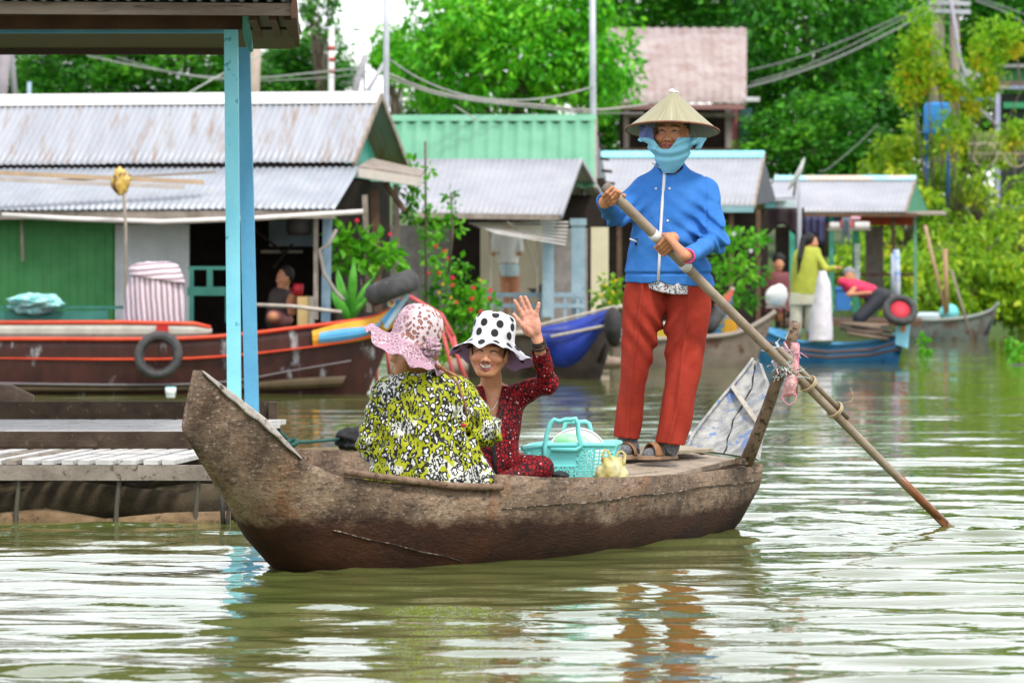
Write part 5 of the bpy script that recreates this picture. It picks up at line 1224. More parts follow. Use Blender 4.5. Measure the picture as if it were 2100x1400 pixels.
# ---------------------------------------------------------------- long silver house at the left
def house_left():
    E = W(725,333,49.2); Rg = W(781,191,50.8); t = thing('floating_house', 'long floating house with rust streaked silver roof and green corrugated walls', 'house', (E.x-3, 50, 0))
    r, q, back = gable(t, Rg, E, 8.5, 11, 1.6, M_RUSTTIN, cap_m=M('white_ridge', (.55,.55,.54), (.62,.62,.61)), rag=.025, capw=.3)
    # lean-to roof and its fascia
    e = W(686,428,47.9); top = W(738,342,49.15); mb = MB(); corr(mb, e-r*8.5, e, top-r*8.5, top, .076, .009, .02); mb.obj('porch_roof', M_TIN, t, True)
    mb = MB(); mb.bar(e-r*8.5+Vector((0,.05,-.06)), e+Vector((0,.05,-.06)), .04, .09); mb.obj('porch_fascia', M_GREYW, t)
    mb = MB(); mb.bar(E-r*8.5+Vector((0,.1,-.07)), E+Vector((0,.1,-.07)), .05, .12); mb.obj('eave_board', M_DARK, t)
    fl = .62
    P = lambda px, d=49.4: W(px, 500, d)
    wallp(t, 'front_wall', M_GREENW, P(-320), P(240), fl, e.z+.02, corr_=.10)
    wallp(t, 'door', M_WHITEW, P(236,49.33), P(388,49.33), fl, W(0,460,49.3).z, corr_=.09)
    wallp(t, 'front_wall', M_GREENW, P(236,49.45), P(362,49.45), W(0,458,49.4).z, e.z+.02)
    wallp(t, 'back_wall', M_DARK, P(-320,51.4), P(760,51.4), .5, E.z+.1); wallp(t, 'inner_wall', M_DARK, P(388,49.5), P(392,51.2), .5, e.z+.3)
    mb = MB(); mb.hexa([Vector((P(-320).x,48.3,.5)), Vector((P(690,48.3).x,48.3,.5)), Vector((P(760,51.4).x,51.4,.5)), Vector((P(-320).x,51.4,.5)), Vector((P(-320).x,48.3,.6)), Vector((P(690,48.3).x,48.3,.6)), Vector((P(760,51.4).x,51.4,.6)), Vector((P(-320).x,51.4,.6))]); mb.obj('floor', M_BROWNW, t)
    # gable end
    ge = E.lerp(Rg, .05); mb = MB(); a = E+Vector((.12,.2,-.15)); b_ = back+Vector((-.05,-.2,-.15)); c = Rg+Vector((-.06,.05,-.16)); off = -r*.25
    mb.v = [tuple(x+off+o) for o in (Vector((0,0,0)), -r*.03) for x in (a, b_, c)]; mb.f = [(0,1,2),(5,4,3),(0,3,4,1),(1,4,5,2),(2,5,3,0)]; mb.obj('gable_wall', M('teal_gable', (.03,.27,.19), (.05,.34,.25), 4, .5), t)
    # side awning
    mb = MB(); s0 = W(735,346,49.0); s1 = W(864,365,49.6); mb.hexa([s0, s1, s1+Vector((.0,1.6,.10)), s0+Vector((.1,1.8,.14)), s0+Vector((0,0,.03)), s1+Vector((0,0,.03)), s1+Vector((.0,1.6,.13)), s0+Vector((.1,1.8,.17))]); mb.obj('awning', M_GREYW, t)
    mb = MB(); mb.bar(W(735,354,48.98), W(864,374,49.58), .03, .10); mb.obj('awning_fascia', M('bleached_fascia', (.42,.38,.35), (.52,.47,.43), 5), t)
    wallp(t, 'side_wall', M_DARK, W(690,500,49.6), W(800,500,51.3), .5, 2.35)
    for x0, y0, x1, y1, d, w, m in ((748,400,757,640,49.1,.06,M_GREYW),(768,390,776,640,49.5,.09,M_BROWNW),(812,378,818,640,50.2,.06,M_GREYW),(648,440,648,655,48.2,.05,M_GREYW),(672,430,668,660,48.3,.10,M('blue_grey_post', (.14,.22,.30), (.2,.29,.37), 6))):
        mb = MB(); pbar(mb, (x0,y0), (x1,y1), d, d, w, w); mb.obj('porch_post', m, t)
    mb = MB(); pbar(mb, (790,376), (830,432), 49.5, 49.6, .05, .05); mb.obj('brace', M_BROWNW, t)
    wallp(t, 'shelf_back', M('blue_panel', (.20,.27,.33), (.28,.35,.42), 4), W(552,500,50.6), W(645,500,50.6), W(0,505,50.6).z, W(0,452,50.6).z)
    mb = MB(); pbox(mb, 535, 513, 620, 519, 50.2, .2); mb.obj('shelf', M_GREYW, t)
    for x0, x1, y in ((520,585,470),(600,560,500)): mb = MB(); pbar(mb, (x0,y), (x1,y+50), 50.1, 50.1, .03); mb.obj('strut', M_DARK, t)
house_left()
def simple(name, label, cat, px, py, d, parts, group=None):
    t = thing(name, label, cat, W(px, py, d), group)
    for pn, m, fn in parts: mb = MB(); fn(mb); mb.obj(pn, m, t, pn not in ('board','body','box','top','leg','rail','shelf','slat','panel'))
    return t
def pole(name, label, pts, r, m, cat='pole', **kw):
    mb = MB(); mb.tube([W(*p) for p in pts], r, 8); o = mb.obj(name, m, None, True); return tag(o, label, cat, **kw)
pole('bamboo_pole', 'long pale bamboo pole hanging level under the porch eave of the silver house', [(4,441,47.6),(150,449,47.6),(330,455,47.6),(520,448,47.6),(745,434,47.6)], .028, M('pale_bamboo', (.55,.51,.50), (.66,.62,.60), 9))
for i, (a, b, lab, c) in enumerate((((-40,353),(418,374),'tan plank lying lowest on the silver porch roof, with the longest squared end',(.50,.36,.24)), ((-40,366),(378,384),'pale grey plank lying nearest the porch eave beside the tan plank',(.50,.45,.42)), ((90,372),(443,353),'thin bamboo rod lying aslant across the two planks on the porch roof',(.33,.28,.25)))):
    mb = MB(); d = 48.5; mb.bar(W(*a, d), W(*b, d), .07 if i < 2 else .03, .05 if i < 2 else .03); o = mb.obj('plank' if i < 2 else 'bamboo_rod', M('roof_plank_%d' % i, c), None); tag(o, lab, 'plank' if i < 2 else 'rod')
pole('stake', 'thin grey stake standing before the white door with a yellow bag on its tip', [(254,395,47.3),(258,470,47.3),(257,600,47.3),(256,690,47.3)], .017, M_GREYW, 'stake')
lump('yellow_bag', W(250,373,47.3), (.095,.06,.15), M('yellow_plastic', (.50,.30,.04), (.62,.46,.16), 12, .5, (.12,.05,.03), 9, (.55,.6)), 21, .45, 'torn yellow plastic bag hooked on the tip of the thin stake', 'plastic bag', n=40, freq=4)
m, nt, ns, ln, b = newmat('striped_cloth'); tcx = nd(nt, 'ShaderNodeTexCoord').outputs['Object']
wv = nd(nt, 'ShaderNodeTexWave'); wv.inputs['Scale'].default_value = 5.5; wv.inputs['Distortion'].default_value = 1.2; mp = nd(nt, 'ShaderNodeMapping'); mp.inputs['Rotation'].default_value = (0, R_(4), 0); ln.new(tcx, mp.inputs[0]); ln.new(mp.outputs[0], wv.inputs[0])
ln.new(ramp(nt, wv.outputs['Fac'], [(.42, (.30,.22,.26)), (.55, (.66,.54,.60)), (.7, (.72,.60,.66))]), b.inputs['Base Color']); b.inputs['Roughness'].default_value = .85
M_STRIPE = m
m2 = m.copy(); m2.name = 'striped_cloth_level'; [n for n in m2.node_tree.nodes if n.type == 'MAPPING'][0].inputs['Rotation'].default_value = (0, R_(94), 0)
t = thing('cloth_bundle', 'tall bundle wrapped in pink and white striped cloth on the long red trimmed boat', 'bundle', W(318,662,47))
c = W(318,612,47); ops = [('u', stack(rows([(668,251,378,47,.28),(640,253,378,47,.30),(600,258,376,47,.30),(565,266,375,47,.29)])), .0), ('x', lambda P, D: D+.012*snoise(P, 9, 3)+.008*np.sin(P[:, 0]*40), 0)]
sdf_obj('sack', ops, c-Vector((.42,.42,.35)), c+Vector((.42,.42,.33)), .012, M_STRIPE, t)
ops = [('u', stack(rows([(588,262,382,46.98,.31),(570,264,379,46.98,.31),(545,270,366,47,.29),(537,300,350,47,.2)])), .0), ('x', lambda P, D: D+.022*snoise(P, 8, 13), 0), ('x', lambda P, D: np.maximum(D, (W(0,572,47).z-.16*(P[:, 0]-c.x))-P[:, 2]), 0)]
sdf_obj('cover', ops, c-Vector((.42,.42,.1)), c+Vector((.42,.42,.45)), .012, m2, t)
def frame_bench():
    t = thing('bench', 'dark green wooden bench frame in the doorway behind the blue posts', 'bench', W(430,660,48.0))
    for nme, x0, y0, x1, y1 in (('back_rail',386,546,475,553),('seat_board',384,588,475,606),('leg',388,546,397,662),('leg',424,550,436,600),('leg',462,600,470,662)): mb = MB(); pbox(mb, x0, y0, x1, y1, 48.0-.002*x0/100, .05); mb.obj(nme, M_TEAL, t)
frame_bench()
def cart():
    t = thing('cargo_rack', 'low dark green wooden rack lying along the deck of the red trimmed boat', 'rack', W(120,662,47.2))
    for nme, x0, y0, x1, y1 in (('top_rail',-60,627,252,633),('side_board',-60,637,222,660),('leg',20,630,32,662),('leg',205,630,216,662)): mb = MB(); pbox(mb, x0, y0, x1, y1, 47.2+(.01 if nme == 'leg' else 0), .05); mb.obj(nme, M_TEAL, t)
cart()
lump('fishing_net', W(72,622,47.15), (.27,.15,.10), M('turquoise_net', (.10,.42,.42), (.40,.62,.60), 14, .8, bump=.8, bscale=30), 33, .45, 'heap of turquoise fishing net on the dark green rack', 'net', n=48, freq=4.5)
pole('pipe', 'short pale pipe hanging on the green wall at the far left', [(44,450,49.2),(47,535,49.2)], .018, M_BAMBOO, 'pipe')
# man in the shade of the porch
def figure(name, label, base, ops, lo, hi, res, clothes, skin=SK1, hair=None, group=None):
    t = thing(name, label, 'person', base, group); sdf_obj('body', ops, lo, hi, res, M_SKIN, t, col=lambda V: np.tile(np.array(skin), (len(V), 1)))
    for nme, o, m, r in clothes:
        P = [(x[1], x) for x in o]; sdf_obj(nme, o, lo, hi, r, m, t)
    return t
def bare(o, yaw, s=1.0): return head_ops(A3(o), hframe(yaw), s, 0)
d = 48.9
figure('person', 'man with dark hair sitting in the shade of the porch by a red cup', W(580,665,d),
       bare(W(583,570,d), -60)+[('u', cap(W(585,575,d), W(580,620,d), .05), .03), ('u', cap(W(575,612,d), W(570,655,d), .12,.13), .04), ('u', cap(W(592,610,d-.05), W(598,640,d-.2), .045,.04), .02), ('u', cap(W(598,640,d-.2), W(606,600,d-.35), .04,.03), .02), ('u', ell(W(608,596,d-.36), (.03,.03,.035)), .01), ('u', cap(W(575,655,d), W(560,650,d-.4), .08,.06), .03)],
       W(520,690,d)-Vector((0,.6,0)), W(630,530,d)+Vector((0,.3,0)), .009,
       [('shirt', [('u', cap(W(575,612,d), W(570,655,d), .135,.145), .04)], M('porch_shade_shirt', (.045,.032,.03), (.07,.05,.045)), .01), ('hair', [('u', ell(W(588,562,d+.02), (.088,.09,.10)), 0), ('i', plane(W(572,560,d-.05), (-.8,-.45,-.35)), .01)], M('dark_hair_far', (.01,.008,.007), (.02,.016,.013)), .009),  # dark shirt put on him to carry the porch shade
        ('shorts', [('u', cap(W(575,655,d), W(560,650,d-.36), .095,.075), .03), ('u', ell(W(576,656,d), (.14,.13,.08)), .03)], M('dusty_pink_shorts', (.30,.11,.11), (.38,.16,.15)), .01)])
simple('cup', 'red plastic cup raised in front of the man in the porch shade', 'cup', 612, 605, 48.5, [('mug', M('red_plastic', (.45,.012,.03), rough=.4), lambda mb: mb.lathe([(0,0),(.052,0),(.058,.13),(.052,.13),(.046,.01)], W(612,606,48.5), 18)), ('handle', M('red_plastic_b', (.42,.012,.03), rough=.4), lambda mb: mb.torus(W(602,596,48.5), .03, .007, (1,0,0), (0,0,1), 16, 6))])
simple('carton', 'tan cardboard carton with a white side beside the porch post', 'carton', 625, 668, 48.3, [('box', M('cardboard', (.50,.34,.14), (.58,.42,.2)), lambda mb: pbox(mb, 610, 608, 633, 668, 48.3, .25)), ('panel', M('white_card', (.66,.62,.50)), lambda mb: pbox(mb, 634, 608, 643, 668, 48.31, .24))])
pole('boat_pole', 'grey bamboo pole lying along the deck below the porch carton', [(525,625,47.2),(600,628,47.1),(700,640,47.0)], .02, M_BAMBOO)
simple('drum', 'dark plastic drum hanging on the porch shelf above the man', 'drum', 613, 482, 50.0, [('barrel', M('dark_drum', (.06,.055,.055), (.1,.09,.09)), lambda mb: mb.lathe([(0,0),(.12,0),(.145,.05),(.145,.16),(.10,.19),(0,.19)], W(613,482,50.0), 20))])
pole('hose', 'pale hose looped down the blue grey post beside the porch', [(690,470,48.1),(676,500,48.1),(656,512,48.1),(664,560,48.1),(690,600,48.1),(705,615,48)], .02, M('hose', (.3,.27,.24)), 'hose')

# ---------------------------------------------------------------- boats, lofted from pixel outlines of the near side
def loft_boat(t, tops, wl, d0, d1, beam, m, z_in=.10, rim_m=None, rimr=.018, flare=.12, name='hull', below=.12):
    """tops: (px, py) sheer line bow to stern of the near side; wl: (px) at the waterline for each; d: distance from first to last"""
    n = len(tops); T_ = catmull([(x, y, w, d0+(d1-d0)*i/(n-1), b) for i, ((x, y), w, b) in enumerate(zip(tops, wl, beam))], 40)
    V = []; N = 9
    for x, y, w, d, b in T_:
        top = W(x, y, d); bot = Vector((W(w, 0, d).x, d+min(flare, b*.3), -below)); far = Vector((top.x+.12*b, d+b, top.z)); fb = Vector((bot.x+.1*b, d+b-min(flare, b*.3), -below))
        ring = []
        for k in range(N):
            s = k/(N-1); p = top.lerp(bot, s); p.y -= .25*flare*math.sin(math.pi*s); ring.append(p)
        for k in range(N): s = k/(N-1); p = fb.lerp(far, s); p.y += .25*flare*math.sin(math.pi*s); ring.append(p)
        zi = max(z_in, -.05); inn = far+Vector((0,-.03,0)); ring += [inn, Vector((fb.x, fb.y-.04, min(zi, far.z-.02))), Vector((bot.x, bot.y+.04, min(zi, top.z-.02))), top+Vector((0,.03,0))]
        V += ring
    k = 2*N+4; fs = [(i*k+j, i*k+(j+1) % k, (i+1)*k+(j+1) % k, (i+1)*k+j) for i in range(39) for j in range(k)]
    for s in (0, 39*k): fs += [(s+j, s+j+1, s+2*N-2-j, s+2*N-1-j) for j in range(N-1)]
    mkobj(name, np.array([tuple(v) for v in V]), fs, m, t, True)
    if rim_m is not None:
        mb = MB(); mb.tube([W(x, y, d)+Vector((0,-.01,.005)) for x, y, w, d, b in T_], rimr, 6); mb.obj('gunwale', rim_m, t, True)
    return T_
M_HULLR = M('dark_red_brown_hull', (.030,.010,.008), (.062,.019,.014), 3, .55, (.30,.31,.33), 2.4, (.60,.68), stretch=(2.2,1,.8))
M_REDT = M('red_trim', (.52,.045,.018), (.60,.08,.03), 4, .55)
def longboat():
    t = thing('long_boat', 'long dark red cargo boat with red trim and blue and yellow painted bow', 'boat', W(300,798,46.8))
    tops = [(842,600),(815,625),(770,650),(700,662),(600,674),(480,688),(330,696),(0,696),(-400,700)]
    loft_boat(t, tops, [742,738,728,705,620,480,330,0,-400], 46.6, 46.4, [.04,.2,.45,.8,1.1,1.3,1.4,1.4,1.3], M_HULLR, .35, M_REDT, .022, .12)
    # painted bow panels, strakes and cabin sides follow the same side
    def strip(nme, m, pts_t, pts_b, dd=.02):
        mb = MB(); n = 14; Tt = catmull([(x, y, 0) for x, y in pts_t], n+1); Tb = catmull([(x, y, 0) for x, y in pts_b], n+1)
        def fn(u, v):
            i = min(int(round(u*n)), n); y = Tt[i][1]*(1-v)+Tb[i][1]*v; x = Tt[i][0]*(1-v)+Tb[i][0]*v; return W(x, y, 46.5-dd-.03*math.sin(math.pi*v))
        mb.grid(fn, n, 3, thick=(0,.05,0)); return mb.obj(nme, m, t)
    yl = M('orange_yellow_paint', (.62,.29,.015), (.70,.36,.03), 6, .5, (.3,.15,.04), 12, (.64,.74)); bl = M('sky_blue_paint', (.07,.30,.56), (.10,.36,.62), 6, .5, (.3,.4,.5), 14, (.66,.74))
    strip('bow_yellow', yl, [(640,678),(700,662),(775,648),(822,612)], [(642,709),(700,705),(770,690),(822,660)], .03)
    strip('bow_blue', bl, [(656,682),(700,674),(760,668),(781,658)], [(652,703),(700,699),(755,687),(778,672)], .06)
    strip('bow_blue', bl, [(781,656),(795,640),(808,622),(818,612)], [(790,668),(806,655),(818,640),(828,626)], .065)
    mb = MB(); mb.bar(W(838,602,46.38), W(790,672,46.38), .05, .05, (0,-1,0)); mb.obj('stem_post', M('pale_blue_stem', (.30,.42,.52)), t)
    c = W(803,622,46.40); mb = MB(); fr_ = (Vector((1,0,0)), Vector((0,0,1)), Vector((0,-1,0))); mb.lathe([(0,.006),(.042,.006),(.042,0)], c, 20, fr_); o = mb.obj('painted_eye', M('eye_white', (.68,.68,.66)), t)
    mb = MB(); mb.lathe([(0,.010),(.022,.010),(.022,.0)], c+Vector((.004,0,.008)), 14, fr_); mb.obj('pupil', M('eye_red', (.5,.06,.03)), o); mb = MB(); mb.lathe([(0,.010),(.018,.010),(.018,.0)], c+Vector((-.006,-.002,-.012)), 14, fr_); mb.obj('pupil', M('eye_yellow', (.65,.40,.03)), o)
    strip('lower_strake', M_REDT, [(-60,731),(300,734),(480,726),(640,709),(700,700),(762,688)], [(-60,736),(300,740),(480,732),(640,713),(700,704),(762,691)], .05)
    strip('keel_line', M('grey_line', (.22,.20,.21)), [(-60,783),(250,787),(450,782),(600,758),(720,738)], [(-60,787),(250,791),(450,786),(600,761),(720,741)], .075)
    strip('bottom_band', M('olive_band', (.05,.035,.015), (.09,.06,.03), 4), [(-60,788),(250,792),(450,788),(600,776),(710,770)], [(-60,803),(250,803),(450,800),(600,797),(700,792)], .06)
    mb = MB(); mb.tube([W(-60,662,46.5), W(250,661,46.5), W(400,664,46.5), W(432,672,46.5)], .024, 8); mb.obj('cabin_rail', M_REDT, t, True)
    strip('cabin_side', M('grey_white_board', (.34,.33,.29), (.45,.44,.39), 5, .7, (.2,.17,.13), 12, (.6,.7)), [(-60,664),(250,664),(400,667),(434,674)], [(-60,692),(250,694),(400,691),(434,684)], .0)
    mb = MB(); pbox(mb, 321, 667, 345, 684, 46.44, .03); mb.obj('red_patch', M('red_plate', (.5,.02,.02)), t)
longboat()
M_TYRE = M('tyre_rubber', (.035,.035,.037), (.07,.07,.072), 8, .75, (.16,.15,.14), 12, (.6,.72), .4, 40)
def tyre(label, c, R, r, ax, ay, sq=1.25, name='tyre', **kw):
    t = thing(name, label, 'tyre', Vector(c)-Vector((0,0,R)), **kw); mb = MB(); mb.torus(c, R, r, ax, ay, 40, 14, sq); mb.obj('tread', M_TYRE, t, True)
    az = Vector(ax).cross(Vector(ay)).normalized(); mb = MB(); mb.torus(Vector(c)-az*(r*sq*.72), R-r*.62, r*.18, ax, ay, 40, 8); mb.torus(Vector(c)+az*(r*sq*.72), R-r*.62, r*.18, ax, ay, 40, 8)
    mb.obj('bead', M('tyre_bead', (.03,.03,.032)), t, True); return t
tyre('worn grey tyre fender hung on the side of the long red trimmed boat', W(325,728,46.15), .205, .052, (1,0,.05), (0,.12,1))
a = (W(855,570,46.5)-W(755,610,46.5)).normalized(); tyre('black tyre lying on the raised blue and yellow bow', W(804,590,46.5), .215, .085, a, Vector((0,1,0)), 1.4)
def stand():
    t = thing('pipe_rack', 'pinkish red painted pipe rack standing in the water behind the pink hat', 'rack', W(850,770,47.5)); m = M('pink_red_paint', (.55,.07,.08), (.62,.12,.12), 6, .5)
    for pts in ([(772,720),(772,790)], [(836,605),(870,625),(905,645),(930,690)], [(930,690),(945,760)], [(905,670),(935,790)], [(915,668),(960,790)], [(790,690),(800,770)]): mb = MB(); mb.tube([W(x, y, 47.5-.002*(x-770)) for x, y in pts], .021, 8); mb.obj('pipe', m, t, True)
    mb = MB(); mb.tube([W(500,796,47),(W(620,800,47)),W(760,796,47)], .018, 8); mb.obj('pipe', m, t, True)
stand()

# ---------------------------------------------------------------- green and grey house
def house_mid():
    t = thing('floating_house', 'floating house with mint green upper roof, grey porch roof and blue grey columns', 'house', W(1020,720,58))
    r, q, back = gable(t, W(1222,238,60.6), W(1243,385,59)-Vector((.14,0,0)), 3.3, 4, 1.6, M_GREENTIN, pitch=.20, name='upper_roof', cap_m=M_GREENTIN, amp=.022, rag=0, seg=8)
    mb = MB(); corr(mb, W(838,437,56.6)+Vector((-.2,0,0)), W(1148,442,56.6), W(872,326,58.2)+Vector((-.2,0,0)), W(1192,326,58.2), .076, .006, .012); mb.obj('porch_roof', M_WHITETIN, t, True)
    mb = MB(); corr(mb, W(860,395,59.6), W(1232,400,59.6), W(872,326,58.2), W(1192,326,58.2), .076, .006, 0, 3); mb.obj('porch_roof', M_WHITETIN, t, True)
    mb = MB(); mb.bar(W(1192,328,58.15), W(1150,444,56.55), .03, .06); mb.bar(W(1192,328,58.15), W(1234,400,59.6), .03, .05); mb.obj('barge_board', M_WHITETIN, t)
    mb = MB(); mb.bar(W(836,441,56.58), W(1150,446,56.58), .03, .07); mb.obj('eave_board', M_GREYW, t)
    mb = MB(); mb.v = [tuple(W(1222,262,60.7)), tuple(W(1196,400,59.2)), tuple(W(1250,400,61.8)), tuple(W(1218,262,60.8)), tuple(W(1190,400,59.3)), tuple(W(1246,400,61.9))]; mb.f = [(0,1,2),(5,4,3),(0,3,4,1),(1,4,5,2),(2,5,3,0)]; mb.obj('gable_wall', M('slate_gable', (.12,.13,.15), (.2,.21,.24), 5), t)
    for k in range(5): mb = MB(); y = 275+25*k; mb.bar(W(1226+3*k,y,60.2), W(1236+6*k,y+2,60.5), .02, .04); mb.obj('gable_slat', M_DARK, t)
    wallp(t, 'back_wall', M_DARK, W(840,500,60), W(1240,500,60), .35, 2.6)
    wallp(t, 'cream_wall', M_CREAM, W(985,500,59.4), W(1135,500,59.4), .45, W(0,462,59.4).z); wallp(t, 'cream_wall', M_CREAM, W(1212,500,59.3), W(1248,500,59.3), .45, W(0,466,59.4).z)
    wallp(t, 'side_wall', M('grey_board_wall', (.17,.15,.14), (.26,.24,.22), 7), W(795,500,58.6), W(925,500,58.6), .4, W(0,462,58.6).z)
    wallp(t, 'door_curtain', M('grey_curtain', (.20,.19,.18), (.3,.28,.27), 6), W(1130,500,58.9), W(1205,500,58.9), .5, 1.9)
    for x0, x1, d in ((1112,1136,57.2),(1172,1200,57.5)):
        mb = MB(); pbox(mb, x0, 448, x1, 650, d, .14); pbox(mb, x0-3, 448, x1+3, 462, d-.02, .18); mb.obj('column', M_COL, t)
    for y in (600, 622): mb = MB(); pbox(mb, 985, y, 1200, y+9, 57.4, .04); mb.obj('balustrade_rail', M_COL, t)
    for x in range(1000, 1200, 26): mb = MB(); pbox(mb, x, 609, x+6, 660, 57.41, .03); mb.obj('baluster', M_COL, t)
    mb = MB(); mb.hexa([W(830,682,56.8), W(1210,682,56.8), W(1230,675,60), W(830,675,60), W(830,672,56.8), W(1210,672,56.8), W(1230,665,60), W(830,665,60)]); mb.obj('floor', M_GREYW, t)
    for y, z in ((56.8,.08),(57.4,.05)): mb = MB(); mb.tube([Vector((W(820,0,y).x, y, z)), Vector((W(1250,0,y).x, y, z))], .12, 10); mb.obj('float_log', M('pale_float', (.28,.22,.17), (.40,.33,.26), 5), t, True)
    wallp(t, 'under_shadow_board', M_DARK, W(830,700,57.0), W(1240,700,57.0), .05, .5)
house_mid()
def rack():
    t = thing('drying_rack', 'slatted bamboo drying rack slanting under the grey porch roof', 'rack', W(1070,500,57.0))
    for k in range(7): mb = MB(); u = k/6; mb.tube([W(962+52*u,458+20*u,57-.1*k), W(1166-6*u,456+46*u,57.2-.1*k)], .011, 6); mb.obj('slat', M('pale_slat', (.55,.52,.50), (.65,.62,.6), 7), t, True)
    for p, q in (((1005,465),(1008,650)), ((1073,480),(1100,555)), ((1102,490),(1102,600))): mb = MB(); pbar(mb, p, q, 57.25, 57.25, .03); mb.obj('leg', M_BAMBOO, t)
    mb = MB(); mb.tube([W(1040,456,56.6), W(1110,492,57.3)], .014, 6); mb.obj('slat', M_BAMBOO, t, True)
rack()
def hammock():
    mb = MB(); mb.grid(lambda u, v: W(1080+60*u, 590-70*u+26*math.sin(math.pi*u)+18*v*math.sin(math.pi*u), 58.0-.3*v), 12, 4, thick=(0,.01,0)); o = mb.obj('hammock', M('dark_hammock', (.03,.03,.035), (.07,.065,.07), 9), None, True); tag(o, 'dark cloth hammock slung between the two blue grey columns', 'hammock')
hammock()
d = 58.6
figure('person', 'person in white top and pale blue shorts standing under the grey porch roof', W(1045,640,d),
       bare(W(1040,445,d), 160)+[('u', cap(W(1040,455,d), W(1042,480,d), .05), .02), ('u', cap(W(1040,490,d), W(1044,560,d), .12,.12), .04), ('u', cap(W(1018,485,d), W(1012,520,d-.1), .045,.035), .02), ('u', cap(W(1062,485,d), W(1066,520,d-.1), .045,.035), .02), ('u', cap(W(1036,560,d), W(1036,640,d), .075,.045), .03), ('u', cap(W(1056,560,d), W(1056,640,d), .075,.045), .03)],
       W(990,655,d)-Vector((0,.35,0)), W(1090,420,d)+Vector((0,.3,0)), .012,
       [('top', [('u', stack(rows([(478,1014,1068,d,.13),(500,1012,1066,d,.15),(540,1022,1063,d,.15)])), 0), ('u', cap(W(1018,485,d), W(1013,512,d-.08), .06,.055), .03), ('u', cap(W(1062,485,d), W(1066,512,d-.08), .06,.055), .03)], M('white_top', (.66,.65,.62), (.74,.73,.70)), .011),
        ('shorts', [('u', stack(rows([(541,1024,1064,d,.15),(552,1024,1066,d,.15),(567,1026,1066,d,.14)])), 0)], M('pale_blue_shorts', (.30,.50,.55), (.55,.62,.60), 14), .011),
        ('hair', [('u', ell(W(1040,443,d-.02), (.09,.1,.12)), 0)], M('dark_hair_far2', (.01,.008,.007)), .012)])
def blueboat():
    t = thing('covered_boat', 'moored boat with slack blue tarpaulin hanging over its side behind the waving hand', 'boat', W(1180,765,54.5))
    loft_boat(t, [(1275,628),(1230,652),(1180,668),(1130,680),(1060,684),(960,690)], [1225,1215,1180,1130,1060,960], 53.6, 54.2, [.1,.5,.8,.9,.9,.8], M('dark_old_hull', (.05,.035,.028), (.09,.07,.055), 5), .2, M_BAMBOO, .03)
    mb = MB(); Tt = catmull([(1100,672,0),(1160,660,0),(1215,644,0),(1262,628,0)], 13); Tb = catmull([(1105,715,0),(1140,752,0),(1190,738,0),(1258,640,0)], 13)
    mb.grid(lambda u, v: W(*(Tt[int(round(u*12))][:2]*(1-v)+Tb[int(round(u*12))][:2]*v), 53.45-.12*math.sin(math.pi*v)-.03*math.sin(9*u+4*v)), 12, 6, thick=(0,.01,0)); mb.obj('tarpaulin', M('blue_tarpaulin', (.007,.022,.22), (.015,.045,.34), 5, .45, bump=.4, bscale=12), t, True)
    for p, q in (((1100,668),(1262,628)), ((1130,690),(1240,668))): mb = MB(); pbar(mb, p, q, 53.3, 53.3, .035); mb.obj('pole', M_BAMBOO, t)
blueboat()
lump('water_barrel', W(1195,742,54), (.11,.11,.16), M('black_barrel', (.02,.02,.022)), 6, .04, 'black plastic barrel float at the waterline beside the blue tarpaulin', 'barrel')
for px, py, d, r, lab in ((1245,742,55,.10,'brown driftwood heap at the waterline left of the red trousers'), (1110,745,54,.08,'pale driftwood heap below the blue tarpaulin')):
    lump('driftwood', W(px,py,d), (r*2.4,r,r*.9), M('drift_%d' % px, (.16,.11,.08), (.28,.21,.16), 6), px, .3, lab, 'driftwood')
lump('dark_tarp', W(1258,672,53.2), (.11,.12,.24), M('black_tarp', (.018,.018,.02), (.035,.033,.032), 9, bump=.6, bscale=18), 71, .25, 'dark tarpaulin heap draped on the boat beside the red trousers', 'tarpaulin', n=40)

# ---------------------------------------------------------------- houses to the right
def house_white():
    t = thing('floating_house', 'white roofed floating house with aqua ridge behind the standing woman', 'house', W(1400,720,66))
    r, q, back = gable(t, W(1568,312,67.3), W(1546,422,65.8), 2.5, -1+4, 1.5, M_WHITETIN, cap_m=M_AQUA, rag=0, amp=.005, capw=.2)
    mb = MB(); e = W(1546,425,65.75); mb.bar(e-r*2.5+Vector((0,0,-.03)), e+Vector((0,0,-.03)), .04, .09); mb.obj('eave_board', M('aqua_grey_board', (.22,.40,.44)), t)
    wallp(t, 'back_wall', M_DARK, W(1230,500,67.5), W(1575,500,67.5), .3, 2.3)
    mb = MB(); mb.v = [tuple(W(1566,322,67.2)), tuple(W(1552,420,66.1)), tuple(W(1592,412,68.7)), tuple(W(1561,322,67.3)), tuple(W(1547,420,66.2)), tuple(W(1587,412,68.8))]; mb.f = [(0,1,2),(5,4,3),(0,3,4,1),(1,4,5,2),(2,5,3,0)]; mb.obj('gable_wall', M('slate_dark', (.07,.08,.10)), t)
    for x in (1270, 1400, 1500, 1555): mb = MB(); pbar(mb, (x,430), (x,660), 66.0, 66.0, .07, .07); mb.obj('post', M_BROWNW, t)
    mb = MB(); mb.hexa([W(1230,690,65.6), W(1570,690,65.6), W(1580,685,67.6), W(1230,685,67.6), W(1230,675,65.6), W(1570,675,65.6), W(1580,670,67.6), W(1230,670,67.6)]); mb.obj('floor', M_GREYW, t)
house_white()
